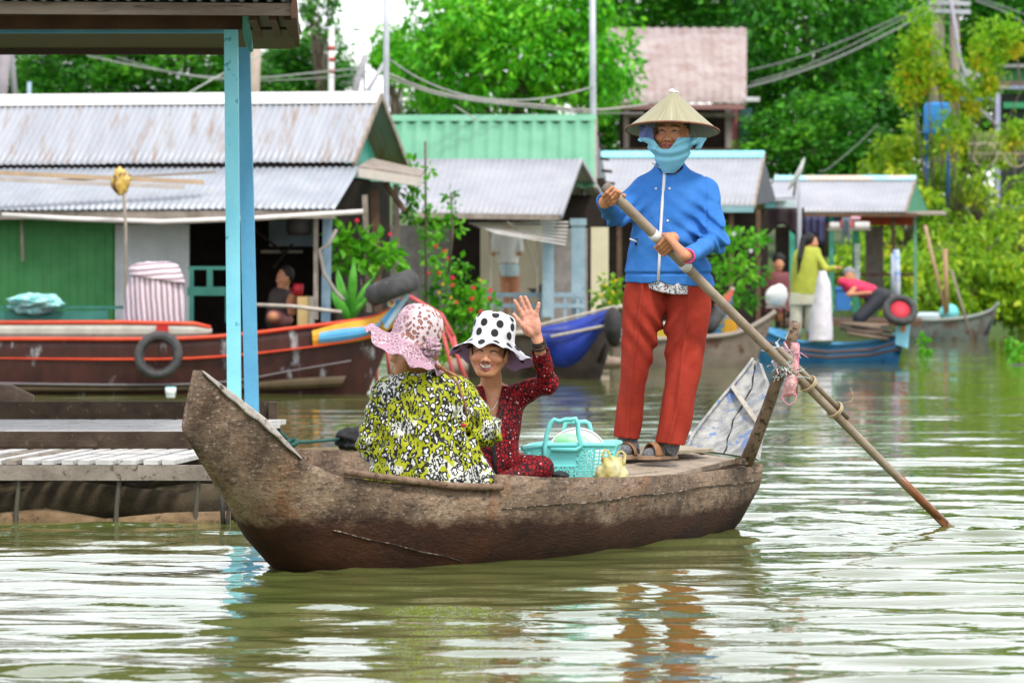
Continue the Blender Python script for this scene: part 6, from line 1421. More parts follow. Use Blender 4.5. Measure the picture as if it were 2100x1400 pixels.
def house_right():
    t = thing('floating_house', 'open floating house with white roof, green gable and green posts at the right', 'house', W(1740,715,72))
    r, q, back = gable(t, W(1879,362,73.4), W(1856,434,71.9), 2.35, 3, 1.5, M_WHITETIN, cap_m=M('patched_ridge', (.30,.60,.66), (.55,.46,.36), 1.2, lo=.45, hi=.5), rag=0, amp=.005, capw=.2)
    mb = MB(); mb.v = [tuple(W(1878,370,73.3)), tuple(W(1858,436,72.2)), tuple(W(1902,432,74.8)), tuple(W(1874,370,73.4)), tuple(W(1854,436,72.3)), tuple(W(1898,432,74.9))]; mb.f = [(0,1,2),(5,4,3),(0,3,4,1),(1,4,5,2),(2,5,3,0)]; mb.obj('gable_wall', M('leaf_green_gable', (.03,.20,.10), (.05,.26,.14), 4), t)
    mb = MB(); mb.hexa([W(1822,440,72), W(1942,441,72), W(1935,437,73.5), W(1830,436,73.5), W(1822,436,72), W(1942,437,72), W(1935,433,73.5), W(1830,432,73.5)]); mb.obj('awning', M_GREYW, t)
    mb = MB(); mb.bar(W(1640,440,71.9), W(1880,441,71.9), .04, .06); mb.obj('eave_board', M_BROWNW, t)
    for x, w, m in ((1625,.09,M('jade_paint', (.06,.36,.25))), (1705,.07,M('jade_paint_b', (.07,.36,.27))), (1755,.11,M('dark_jade', (.025,.20,.12))), (1832,.06,M_BROWNW), (1877,.05,M('mint_post', (.12,.30,.2)))): mb = MB(); pbar(mb, (x,440), (x,640), 72.2, 72.2, w, w); mb.obj('post', m, t)
    mb = MB(); pbox(mb, 1752, 500, 1764, 580, 72.1, .02); mb.obj('tin_strip', M('white_streak', (.5,.52,.5), (.1,.2,.15), 30), t)
    mb = MB(); pbox(mb, 1640, 442, 1880, 462, 73.2, .04); mb.obj('red_valance', M('red_orange_cloth', (.45,.07,.03), (.3,.04,.03), 8), t)
    mb = MB(); pbox(mb, 1645, 444, 1720, 456, 72.4, .04); mb.obj('blue_valance', M('blue_cloth', (.07,.19,.42)), t)
    mb = MB(); pbox(mb, 1640, 560, 1880, 566, 72.6, .04); mb.obj('rail', M_BROWNW, t)
    mb = MB(); mb.hexa([W(1600,668,71.4), W(1890,668,71.4), W(1890,660,74), W(1600,660,74), W(1600,656,71.4), W(1890,656,71.4), W(1890,650,74), W(1600,650,74)]); mb.obj('floor', M_BROWNW, t)
    wallp(t, 'side_wall', M_DARK, W(1590,500,73.8), W(1690,500,73.8), .4, 2.1)
    wallp(t, 'net_wall', M('grey_brown_net', (.10,.085,.07), (.16,.14,.12), 9), W(1775,500,73.9), W(1812,500,73.9), .7, 2.1)
house_right()
simple('roof_box', 'white and aqua box roof standing between the two white roofed houses', 'canopy', 1590, 430, 69, [('top', M_WHITETIN, lambda mb: mb.hexa([W(1545,412,69), W(1590,412,68.6), W(1632,410,69.2), W(1590,404,70.5), W(1545,405,69), W(1590,405,68.6), W(1632,402,69.2), W(1590,398,70.5)])), ('panel', M_AQUA, lambda mb: pbox(mb, 1546, 413, 1591, 426, 68.9, .3)), ('board', M('aqua_white_board', (.5,.62,.66)), lambda mb: pbox(mb, 1593, 412, 1631, 426, 68.95, .3))])
simple('dish_antenna', 'white satellite dish seen edge on above the white roofs', 'satellite dish', 1630, 400, 70.5, [('dish', M('dish_white', (.68,.69,.70)), lambda mb: mb.lathe([(0,.05),(.12,.035),(.22,.01),(.29,-.02),(.30,-.03),(.22,0),(.12,.02),(0,.03)], W(1636,358,70.5), 32, (Vector((.45,0,.89)).normalized(), Vector((.0,1,0)), Vector((.89,0,-.45)).normalized()))), ('arm', M_GREYW, lambda mb: mb.tube([W(1633,366,70.5), W(1628,402,70.5)], .02, 6))])
pole('mast', 'slim grey mast standing before the right white roofed house', [(1640,378,68),(1638,520,68),(1637,600,68)], .035, M('mast_grey', (.36,.38,.42)))
def hanging():
    for px, py, c, lab, w in ((1600,452,(.03,.015,.02),'dark maroon cloth hanging under the aqua box roof',50), (1668,470,(.05,.05,.12),'navy cloth hanging beside the grey mast',24), (1735,472,(.2,.25,.3),'grey cloth hanging between the green posts',8)):
        mb = MB(); mb.grid(lambda u, v: W(px-w+2*w*u, py-26+(46+12*math.sin(u*9))*v, 70.2+.04*math.sin(u*22)), 20, 5, thick=(0,.01,0)); o = mb.obj('hanging_cloth', M('cloth_%d' % px, c), None, True); tag(o, lab, 'cloth')
hanging()
simple('shelf_goods', 'white packs and a red flower basket on the shelf under the right roof', 'goods', 1745, 470, 71.6, [('shelf', M_GREYW, lambda mb: pbox(mb, 1698, 468, 1786, 472, 71.6, .3))])
for i, (x0, x1, y0, y1, c, lab) in enumerate(((1702,1722,456,467,(.7,.68,.66),'white pack at the left end of the hanging shelf'), (1724,1750,452,467,(.55,.12,.14),'red basket in the middle of the hanging shelf'), (1752,1784,455,467,(.74,.72,.70),'wide white pack at the right end of the hanging shelf'), (1745,1765,444,451,(.72,.40,.48),'pink pack topmost on the hanging shelf'))):
    mb = MB(); pbox(mb, x0, y0, x1, y1, 71.65, .2); V = np.array(mb.v); o = mb.obj('pack', M('pack_%d' % i, c), None); bv = o.modifiers.new('bevel', 'BEVEL'); bv.width = .02; bv.segments = 2; tag(o, lab, 'pack')

# ---------------------------------------------------------------- people and boats at the right
def boat_right():
    t = thing('blue_boat', 'blue wooden boat with upturned light blue bow carrying the woman in lime jumper', 'boat', W(1700,742,64))
    loft_boat(t, [(1868,640),(1852,672),(1830,690),(1780,702),(1700,706),(1620,698),(1560,676),(1540,684)], [1838,1832,1818,1780,1700,1620,1572,1562], 63.4, 64.2, [.06,.3,.6,.9,1.0,.95,.6,.4], M('bright_blue_hull', (.03,.18,.42), (.05,.24,.50), 4, .55, (.03,.07,.13), 9, (.6,.7)), .15, M('blue_rim', (.08,.30,.56)), .03)
    for k, c in ((.30,(.10,.06,.05)), (.62,(.09,.05,.045))):
        mb = MB(); mb.tube([W(x, y, 63.25) for x, y in ((1845,690+40*k),(1790,706+34*k),(1700,712+34*k),(1620,704+34*k),(1566,690+34*k))], .022, 6); mb.obj('rub_strake', M('strake_%.1f' % k, c), t, True)
    mb = MB(); mb.grid(lambda u, v: W(1836+26*v+6*u, 706-66*u+8*v, 63.2), 6, 3, thick=(0,.06,0)); mb.obj('bow_panel', M('light_blue_bow', (.22,.58,.78), (.3,.65,.82)), t)
    mb = MB(); mb.grid(lambda u, v: W(1848+9*v, 680-24*u, 63.13), 2, 2, thick=(0,.03,0)); mb.obj('bow_patch', M('orange_patch', (.65,.22,.10)), t)
    mb = MB(); mb.hexa([W(1562,682,64.2), W(1622,690,64.2), W(1622,686,64.9), W(1572,674,64.9), W(1562,676,64.2), W(1622,684,64.2), W(1622,680,64.9), W(1572,668,64.9)]); mb.obj('stern_board', M('blue_board', (.08,.33,.60)), t)
boat_right()
c = W(1846,636,63.0); t = tyre('round black tyre with red centre fixed on the blue boat bow', c, .20, .055, (1,0,-.12), (.1,.5,.8)); mb = MB(); mb.lathe([(0,.02),(.14,.02),(.15,0),(.14,-.02),(0,-.02)], c, 28, (Vector((1,0,-.12)).normalized(), Vector((.1,.5,.8)).normalized(), Vector((1,0,-.12)).cross(Vector((.1,.5,.8))).normalized())); mb.obj('red_disc', M('red_disc', (.55,.035,.06)), t, True)
d = 64.3
figure('person', 'woman with long black hair in lime jumper standing in the blue boat', W(1655,690,d),
       bare(W(1665,497,d), 55)+[('u', cap(W(1662,505,d), W(1658,525,d), .048), .02), ('u', cap(W(1652,520,d), W(1648,590,d), .12,.12), .04), ('u', cap(W(1672,525,d-.05), W(1692,552,d-.15), .042,.036), .02), ('u', cap(W(1692,552,d-.15), W(1718,549,d-.25), .034,.026), .02), ('u', ell(W(1721,549,d-.25), (.035,.025,.025)), .01), ('u', cap(W(1636,600,d), W(1636,690,d), .08,.05), .03), ('u', cap(W(1662,600,d), W(1660,690,d), .08,.05), .03)],
       W(1600,705,d)-Vector((0,.4,0)), W(1735,470,d)+Vector((0,.3,0)), .012,
       [('jumper', [('u', stack(rows([(506,1642,1678,d,.09),(516,1630,1684,d,.13),(540,1624,1682,d,.16),(575,1622,1680,d,.16),(604,1622,1678,d,.16)])), 0), ('u', cap(W(1676,524,d-.05), W(1694,553,d-.15), .062,.055), .03), ('u', cap(W(1694,553,d-.15), W(1712,550,d-.23), .052,.04), .02), ('x', lambda P, D: D+.008*snoise(P, 14, 7), 0)], M('lime_jumper', (.32,.36,.035), (.40,.43,.06), 6), .011),
        ('trousers', [('u', stack(rows([(600,1620,1680,d,.16),(625,1618,1680,d,.15)])), 0), ('u', cap(W(1634,615,d), W(1632,680,d), .10,.085), .03), ('u', cap(W(1664,615,d), W(1662,675,d), .10,.085), .03)], M('pale_khaki', (.50,.48,.36), (.58,.56,.43), 6), .012),
        ('hair', [('u', ell(W(1660,492,d+.01), (.10,.10,.11)), 0), ('i', plane(W(1672,500,d-.02), (.8,-.5,-.3)), .01), ('u', cap(W(1648,490,d-.06), W(1640,530,d-.17), .05,.04), .03), ('u', cap(W(1640,530,d-.17), W(1637,560,d-.17), .035,.012), .02)], M('black_hair_far', (.008,.007,.007)), .011)])
ops = [('u', stack(rows([(700,1658,1708,63.8,.2),(640,1664,1706,63.8,.18),(590,1672,1704,63.8,.16),(556,1680,1694,63.8,.08)])), 0), ('x', lambda P, D: D+.012*snoise(P, 10, 17), 0)]
v, qd = sdf_mesh(ops, W(1645,705,63.5), W(1720,548,63.5)+Vector((0,.6,0)), .012); o = mkobj('net_sack', v, qd, M('white_mesh_sack', (.60,.58,.62), (.72,.68,.74), 20, .7, (.5,.3,.45), 14, (.6,.7)), None, True); tag(o, 'tall white mesh sack leaning beside the woman in lime jumper', 'sack')
lump('white_sack', W(1593,608,65), (.17,.15,.19), M('white_cloth_sack', (.70,.70,.69), (.78,.78,.77), 8), 41, .22, 'bulging white sack on a stool left of the woman in lime jumper', 'sack')
t = thing('stool', 'small dark stool under the bulging white sack', 'stool', W(1595,680,65))
for x in (1578, 1592, 1608): mb = MB(); pbar(mb, (x,628), (x,680), 65, 65, .035, .035); mb.obj('leg', M_DARK, t)
mb = MB(); pbox(mb, 1572, 626, 1614, 632, 64.9, .25); mb.obj('seat', M_GREYW, t)
d = 67
figure('person', 'dark haired person in maroon shirt sitting behind the white sack', W(1595,640,d),
       bare(W(1597,540,d), 10)+[('u', cap(W(1596,550,d), W(1595,570,d), .05), .02), ('u', cap(W(1594,585,d), W(1594,640,d), .13,.14), .04)], W(1560,660,d)-Vector((0,.3,0)), W(1630,515,d)+Vector((0,.3,0)), .014,
       [('shirt', [('u', stack(rows([(558,1575,1617,d,.1),(575,1568,1620,d,.16),(640,1568,1620,d,.18)])), 0)], M('maroon_shirt', (.13,.03,.035), (.17,.045,.05)), .013), ('hair', [('u', ell(W(1597,531,d+.03), (.1,.1,.1)), 0)], M('black_hair_far3', (.008,.007,.007)), .013)])
d = 64.8
figure('person', 'person in red shirt and dark trousers reclining against the blue boat bow', W(1790,690,d),
       bare(W(1742,566,d), -20)+[('u', cap(W(1744,575,d), W(1750,590,d), .05), .02), ('u', cap(W(1748,588,d), W(1790,606,d), .10,.11), .04), ('u', cap(W(1752,592,d-.15), W(1740,604,d-.2), .04,.035), .02), ('u', cap(W(1740,604,d-.2), W(1785,600,d-.25), .035,.025), .02), ('u', cap(W(1790,608,d), W(1812,606,d-.1), .09,.07), .03), ('u', cap(W(1812,606,d-.1), W(1768,655,d-.15), .06,.05), .02), ('u', cap(W(1806,602,d+.1), W(1824,610,d), .08,.06), .02)],
       W(1715,690,d)-Vector((0,.5,0)), W(1845,545,d)+Vector((0,.4,0)), .013,
       [('shirt', [('u', cap(W(1742,585,d), W(1785,600,d), .12,.125), .03), ('u', cap(W(1733,582,d-.05), W(1727,578,d-.1), .07), .03)], M('crimson_shirt', (.55,.015,.07), (.62,.03,.10)), .013),
        ('trousers', [('u', cap(W(1785,606,d), W(1814,606,d-.1), .12,.105), .03), ('u', cap(W(1812,606,d-.1), W(1762,652,d-.15), .105,.10), .03)], M('black_trousers', (.02,.022,.028), (.035,.036,.045)), .013),
        ('hair', [('u', ell(W(1741,558,d+.02), (.09,.09,.08)), 0)], M('grey_hair', (.25,.25,.28)), .013)])
simple('crate', 'bright blue plastic crate behind the reclining person', 'crate', 1740, 632, 65.3, [('body', M('blue_plastic', (.04,.20,.52)), lambda mb: pbox(mb, 1716, 590, 1745, 636, 65.3, .3)), ('rail', M('blue_plastic_rim', (.06,.26,.6)), lambda mb: pbox(mb, 1714, 588, 1747, 594, 65.28, .34))])
def timber():
    t = thing('timber_pile', 'pile of brown timber and bamboo on the blue boat deck', 'timber', W(1790,690,63.9)); rr = random.Random(8)
    for k in range(10): mb = MB(); y = 664+3*k; mb.tube([W(1722+rr.uniform(0,25),y-6+rr.uniform(-6,4),64.2-.06*k), W(1830+rr.uniform(-25,6),y+rr.uniform(-4,6),63.9-.05*k)], .025, 6); mb.obj('stick', M('stick_%d' % k, rr.choice([(.14,.09,.06),(.22,.16,.11),(.08,.055,.04)])), t, True)
timber()
pole('paddle', 'upright white and blue paddle standing above the reclining person', [(1838,512,65.5),(1840,560,65.5),(1842,625,65.5)], .045, M('paddle_white', (.62,.64,.70), (.18,.30,.6), 5, lo=.45, hi=.6), 'paddle')
pole('paddle', 'second upright pale paddle just left of the white and blue paddle', [(1833,520,65.8),(1832,560,65.8),(1833,605,65.8)], .04, M('paddle_pale', (.50,.55,.66)), 'paddle')
def canoe():
    t = thing('grey_canoe', 'weathered grey canoe drawn up before the yellow green bank at far right', 'boat', W(1950,700,86))
    loft_boat(t, [(2048,622),(2030,638),(1990,650),(1930,656),(1880,656),(1855,650)], [2020,2014,1985,1930,1880,1862], 85.6, 86, [.05,.4,.8,.9,.8,.5], M('grey_green_hull', (.09,.12,.11), (.16,.18,.16), 4, .7, (.10,.055,.04), 5, (.52,.64)), .15, M('canoe_rim', (.3,.33,.31)), .035)
    mb = MB(); mb.hexa([W(1880,652,86), W(1928,652,86), W(1925,645,86.4), W(1885,645,86.4), W(1880,646,86), W(1928,646,86), W(1925,640,86.4), W(1885,640,86.4)]); mb.obj('cover_board', M('pale_cover', (.45,.55,.58)), t)
canoe()
lump('tarp_bundle', W(1945,640,86.2), (.20,.15,.16), M('turquoise_tarp', (.12,.5,.55), (.2,.6,.62), 8), 61, .25, 'turquoise tarp bundle in the grey canoe', 'tarp')
for i, (p, q, w, c, lab) in enumerate((((1897,462),(1940,645),.07,(.42,.27,.17),'tall orange brown pole leaning left, longest of the poles by the grey canoe'), ((1938,510),(1942,640),.10,(.38,.24,.13),'thick upright brown pole by the grey canoe'), ((1950,552),(1998,712),.05,(.25,.2,.17),'thin dark pole slanting into the water beside the grey canoe'))):
    mb = MB(); pbar(mb, p, q, 85.2, 85.2, w); o = mb.obj('bamboo_pole', M('canoe_pole_%d' % i, c), None, True); tag(o, lab, 'pole')
def dugout():
    t = thing('old_canoe', 'old grey brown canoe moored behind the red trousers', 'boat', W(1440,752,61))
    loft_boat(t, [(1590,640),(1560,660),(1510,684),(1440,692),(1360,696),(1250,700)], [1540,1530,1500,1440,1360,1250], 61.2, 60.6, [.1,.4,.8,.9,.9,.8], M('grey_brown_hull', (.15,.12,.095), (.23,.19,.155), 4, .8, (.09,.045,.03), 4, (.55,.66)), .12, M('old_rim', (.3,.26,.22)), .035)
dugout()
def painted_bow():
    t = thing('painted_boat', 'small boat with blue, yellow and red painted bow between the red trousers and the oar', 'boat', W(1490,700,63))
    loft_boat(t, [(1503,590),(1492,618),(1470,645),(1430,660),(1370,664),(1290,668)], [1495,1488,1466,1430,1370,1290], 63.0, 63.0, [.06,.3,.6,.8,.8,.7], M('blue_yellow_hull', (.05,.24,.5), (.60,.42,.05), 3, .5, lo=.48, hi=.52), .3, M('white_rim', (.6,.55,.5)), .03)
    mb = MB(); mb.v = [tuple(W(x, y, dd)) for dd in (62.85, 62.9) for x, y in ((1464,626),(1502,590),(1505,600),(1490,628))]; mb.f = [(0,1,2,3),(7,6,5,4),(0,4,5,1),(1,5,6,2),(2,6,7,3),(3,7,4,0)]; mb.obj('red_panel', M('salmon_red', (.62,.14,.10)), t)
    mb = MB(); pbox(mb, 1486, 655, 1512, 682, 62.8, .1); mb.obj('yellow_panel', M('deep_yellow', (.62,.32,.02)), t)
painted_bow()
tyre('black tyre hung below the red painted bow panel beside the oar', W(1465,655,62.5), .20, .07, (.5,.2,.8), (0,1,.1))
lump('rock', W(2090,762,62), (.30,.2,.10), M('dark_rock', (.03,.035,.03), (.07,.07,.055), 6), 77, .35, 'dark rock breaking the water at the right edge', 'rock', n=36)
# ---------------------------------------------------------------- buildings on the bank
def rusty():
    t = thing('stilt_house', 'stilt house with large faded pinkish rusty roof among the trees', 'house', W(1400,300,108)); m = M('pink_rust_sheet', (.31,.245,.235), (.38,.32,.31), 1.1, .6, (.26,.18,.165), 2.6, (.46,.66), stretch=(1,1,1.6))
    mb = MB(); corr(mb, W(1262,212,106), W(1531,212,106), W(1228,57,109), W(1532,57,109), .2, .02, .03, 4); mb.obj('roof', m, t, True)
    mb = MB(); pbox(mb, 1262, 214, 1527, 224, 106, .1); mb.obj('eave_board', M('pink_brown_board', (.28,.14,.13)), t)
    wallp(t, 'wall', M_DARK, W(1270,260,108), W(1515,260,108), 3.9, W(0,222,108).z)
    for x0, x1, c in ((1488,1500,(.45,.40,.36)), (1500,1513,(.40,.13,.16)), (1280,1290,(.3,.25,.22))): mb = MB(); pbox(mb, x0, 225, x1, 305, 107.5, .15); mb.obj('column', M('col_%d' % x0, c), t)
    mb = MB(); pbox(mb, 1518, 222, 1542, 305, 107.2, .1); mb.obj('side_panel', M('dark_teal_panel', (.03,.09,.10)), t)
    mb = MB(); pbox(mb, 1280, 232, 1510, 240, 107.3, .2); mb.obj('beam', M_GREYW, t)
    mb = MB(); mb.hexa([W(1270,312,106.5), W(1530,312,106.5), W(1530,310,109), W(1270,310,109), W(1270,305,106.5), W(1530,305,106.5), W(1530,303,109), W(1270,303,109)]); mb.obj('floor', M_BROWNW, t)
    for x in (1290,1400,1500): mb = MB(); pbar(mb, (x,308), (x,520), 107.5, 107.5, .2, .2); mb.obj('stilt', M_BROWNW, t)
    mb = MB(); pbox(mb, 1528, 199, 1558, 208, 106, .2); mb.obj('gutter_end', M('white_gutter', (.6,.6,.6)), t)
rusty()
def edge_house():
    t = thing('bank_house', 'green fronted house with grey eaves at the right edge behind the bushes', 'house', W(2090,330,110))
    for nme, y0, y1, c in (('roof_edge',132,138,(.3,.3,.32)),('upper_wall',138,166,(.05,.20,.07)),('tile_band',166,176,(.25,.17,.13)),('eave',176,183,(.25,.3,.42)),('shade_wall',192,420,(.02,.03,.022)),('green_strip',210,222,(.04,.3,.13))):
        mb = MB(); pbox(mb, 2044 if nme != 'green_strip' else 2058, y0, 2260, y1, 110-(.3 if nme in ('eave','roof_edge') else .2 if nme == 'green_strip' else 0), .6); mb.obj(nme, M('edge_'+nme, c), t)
    mb = MB(); pbar(mb, (2046,190), (2046,430), 109.5, 109.5, .12, .12); mb.obj('column', M('lavender_post', (.36,.38,.55)), t)
    mb = MB(); pbox(mb, 1960, 200, 2046, 206, 109.5, .1); mb.obj('awning_rail', M('blue_rail', (.08,.16,.5)), t)
edge_house()
simple('water_tank', 'bright blue water tank above the yellow green bushes', 'tank', 1920, 275, 100.2, [('barrel', M('tank_blue', (.03,.24,.72), (.05,.3,.78)), lambda mb: mb.lathe([(0,0),(.30,0),(.31,.05),(.31,.66),(.26,.72),(0,.74)], W(1922,276,100.2), 24)), ('frame', M('tank_frame', (.05,.16,.5)), lambda mb: (mb.tube([W(1900,275,100.2), W(1900,420,100.2)], .04, 6), mb.tube([W(1944,275,100.2), W(1944,420,100.2)], .04, 6)))])
simple('dish_antenna', 'grey satellite dish half hidden by the leaning poles at upper right', 'satellite dish', 1990, 190, 108, [('dish', M('dish_grey', (.20,.23,.22), (.26,.29,.28)), lambda mb: mb.lathe([(0,.06),(.15,.045),(.28,0),(.30,-.01),(.15,.03),(0,.045)], W(1990,165,108), 32, (Vector((1,0,0)), Vector((0,.3,1)).normalized(), Vector((0,1,-.3)).normalized()))), ('arm', M_GREYW, lambda mb: mb.tube([W(1990,168,108), W(1985,215,108)], .03, 6))])
def fence():
    t = thing('iron_fence', 'ornate pale iron fence with spikes and arches on the bank at right', 'fence', W(2040,330,104)); m = M('fence_tan', (.32,.28,.2), (.4,.36,.27))
    for y in (295, 315): mb = MB(); mb.tube([W(1985,y,104), W(2190,y,104)], .02, 6); mb.obj('rail', m, t)
    for k in range(24): x = 1988+8*k; h = 285-12*math.sin(math.pi*(k % 8)/8); mb = MB(); mb.tube([W(x,330,104), W(x,h,104), W(x,h-6,104)], [.012,.012,.002], 5); mb.obj('bar', m, t)
    for cx in (2020, 2085): mb = MB(); mb.torus(W(cx,318,103.9), .28, .02, (1,0,0), (0,0,1), 24, 6); mb.obj('arch', m, t)
fence()
# ================================================================== trees, shrubs, garden, poles and wires
G1 = [(0,(.012,.070,.006)), (.4,(.035,.17,.010)), (.7,(.075,.28,.014)), (1,(.15,.40,.025))]
M_LBRIGHT = Mleaf('bright_leaves', [(0,(.02,.17,.004)), (.35,(.065,.38,.008)), (.65,(.14,.54,.012)), (1,(.28,.68,.03))], .33)
M_LDARK = Mleaf('dark_leaves', [(0,(.010,.085,.004)), (.4,(.03,.20,.007)), (.75,(.075,.34,.010)), (1,(.16,.48,.02))], .3)
M_LYEL = Mleaf('yellow_green_leaves', [(0,(.075,.20,.006)), (.4,(.21,.42,.012)), (.75,(.38,.56,.020)), (1,(.62,.62,.04))], .4)
M_LGARD = Mleaf('garden_leaves', [(0,(.03,.17,.006)), (.5,(.10,.40,.012)), (1,(.26,.58,.03))], .45)
M_BARK = M('bark', (.09,.07,.05), (.17,.14,.105), 8, .9, bump=.6)
def make_tree(name, label, R, h, K, per, leaf, m, base, flat=.85, droop=.55, group=None, low=-.55, cr=.17, core=True):
    """trunk with limbs to the crown clumps; crown of leaf faces; R crown radii, h crown centre height"""
    t = thing(name, label, 'tree', base, group); base = Vector(base); cc = crown_centers(K, R, low=low); top = A3(base)+np.array((0,0,h))
    mb = MB(); tp = [base+Vector((0,0,-.3)), base+Vector((R[0]*.03,0,h*.45)), base+Vector((-R[0]*.02,0,h*.8)), base+Vector((0,0,h+R[2]*.3))]
    r0 = .05*max(R[0], R[2])+.05; mb.tube(tp, [r0, r0*.8, r0*.6, r0*.2], 9)
    for c in cc[::max(1, K//14)]:
        s = tp[1].lerp(tp[2], RS.rand()); e = Vector(top+c*.85); mb.tube([s, s.lerp(e, .5)+Vector((0,0,.12*R[2])), e], [r0*.35, r0*.22, r0*.06], 6)
    mb.obj('trunk', M_BARK, t, True)
    rad = max(R)*cr*(.7+.6*RS.rand(K)); P, D, T_ = clump_points(top+cc, rad, per, droop, flat)
    if core:
        inner = crown_centers(K//2, np.array(R)*.72, low=-.9); P2, D2, T2 = clump_points(top+inner, max(R)*cr*1.1*np.ones(len(inner)), per*.6, droop, flat); P, D, T_ = np.concatenate([P, P2]), np.concatenate([D, D2]), np.concatenate([T_, T2])
    leaves_obj('crown', P, D, leaf*(.6+.8*RS.rand(len(P))), T_, m, t)
    return t
def at(px, py, d): return W(px, py, d)
def tree_px(name, label, px, py, w, h, d, K, per, leaf, m, gz=2.0, **kw):
    s = F/d; c = W(px, py, d); R = (w/2/s, w/2/s*.8, h/2/s)
    return make_tree(name, label, R, c.z-gz, K, per, leaf, m, (c.x, c.y, gz), **kw)
TG = 'trees standing along the bank'
big = tree_px('broadleaf_tree', 'big bright green leafy tree behind the mint green roof', 1060, 118, 500, 390, 96, 150, 95, .19, M_LBRIGHT, cr=.16, group=TG)
proto = tree_px('broadleaf_tree', 'dark green tree rising right of the pinkish rusty roof', 1660, 90, 330, 470, 112, 110, 90, .21, M_LDARK, cr=.17, group=TG)
dark2 = tree_px('broadleaf_tree', 'dark leafy tree left of the leaning poles, behind the right white roofs', 1800, 200, 330, 420, 116, 110, 90, .21, M_LDARK, cr=.17, group=TG)
pc = W(1660, 90, 112)
def put(o, src, px, py, d, w, h, label, src_w, src_h, rz, gz=2.0):
    s = (w/src_w*d/112, w/src_w*d/112, h/src_h*d/112); c = copy_tree(o, rz=rz)
    hh = W(1660, 90, 112).z-2.0; ct = W(px, py, d); sz = (ct.z-gz)/hh
    c.scale = (s[0], s[0], s[2]); c.location = (ct.x, ct.y, ct.z-hh*s[2]); c['label'] = label; return c
for a in ((1545, 250, 114, 200, 330, 'low dark tree directly behind the pinkish rusty roof end', 1.0),
          (1690, 310, 106, 330, 230, 'low dark tree behind the right white roofed house', 2.2),
          (1480, 0, 120, 420, 260, 'tall dark tree behind the top of the pinkish rusty roof', 4.0),
          (1960, 60, 124, 420, 420, 'tall dark tree behind the leaning poles at the upper right corner', .4),
          (2130, 100, 122, 320, 480, 'dark tree at the right edge above the green fronted house', 5.1),
          (1340, 60, 122, 300, 330, 'dark tree between the big bright tree and the pinkish rusty roof', 2.9),
          (1290, 300, 112, 260, 220, 'low shaded tree below the wires right of the mint green roof', 3.6),
          (2010, 250, 112, 300, 240, 'low dark tree between the blue tank and the green fronted house', 3.1),
          (2400, 120, 118, 380, 460, 'tall dark tree outside the right edge', .7), (2640, 160, 120, 360, 420, 'dark tree far outside the right edge', 1.9), (-330, 150, 108, 330, 300, 'dark tree outside the left edge', 2.8),
          (620, 160, 108, 300, 170, 'round tree under the open sky between the blue posts and the metal pole', 1.4),
          (400, 150, 104, 330, 190, 'dark tree seen through the porch left of the blue posts', 2.5),
          (170, 170, 104, 330, 200, 'dark tree seen through the porch above the silver roof', .9),
          (-60, 150, 106, 320, 240, 'dark tree at the left edge under the porch roof', 4.4),
          (905, 250, 110, 240, 150, 'low bush like tree behind the gap between silver and mint green roofs', 5.6)):
    put(proto, None, *a[:5], a[5], 330, 470, a[6])
tree_px('slender_tree', 'small sunlit tree beside the metal pole under the open sky', 810, 115, 90, 120, 104, 26, 80, .15, M_LBRIGHT, cr=.25)
tree_px('slender_tree', 'thin twiggy tree reaching into the sky right of the porch roof', 655, 40, 90, 130, 106, 20, 40, .16, M_LDARK, cr=.2, core=False)
# yellow green bushes on the right bank
YG = 'yellow green bushes on the right bank'
for i, (px, py, w, h, d, lab) in enumerate(((1880,330,200,180,101,'yellow green bush left of the iron fence'), (2010,430,230,180,101.5,'yellow green bush below the iron fence'), (1990,560,260,210,97,'yellow green bush behind the grey canoe'),
        (1850,450,170,200,99,'yellow green bush just right of the green gable'), (2090,540,170,330,98,'tall yellow green bush at the right edge over the water'), (1780,560,240,150,93,'yellow green bush behind the green posts of the open house'), (1900,600,160,120,95,'low yellow green bush behind the leaning poles at the canoe'), (2070,620,150,90,97,'lowest yellow green bush touching the water at far right'), (2000,300,180,110,106,'pale yellow green bush in front of the iron fence'))):
    tree_px('yellow_bush', lab, px, py, w, h, d, 40, 70, .16, M_LYEL, gz=.8 if i != 8 else 2, cr=.21, droop=.9, group=YG, low=-.9, core=(i in (2,4,5,6,7)))
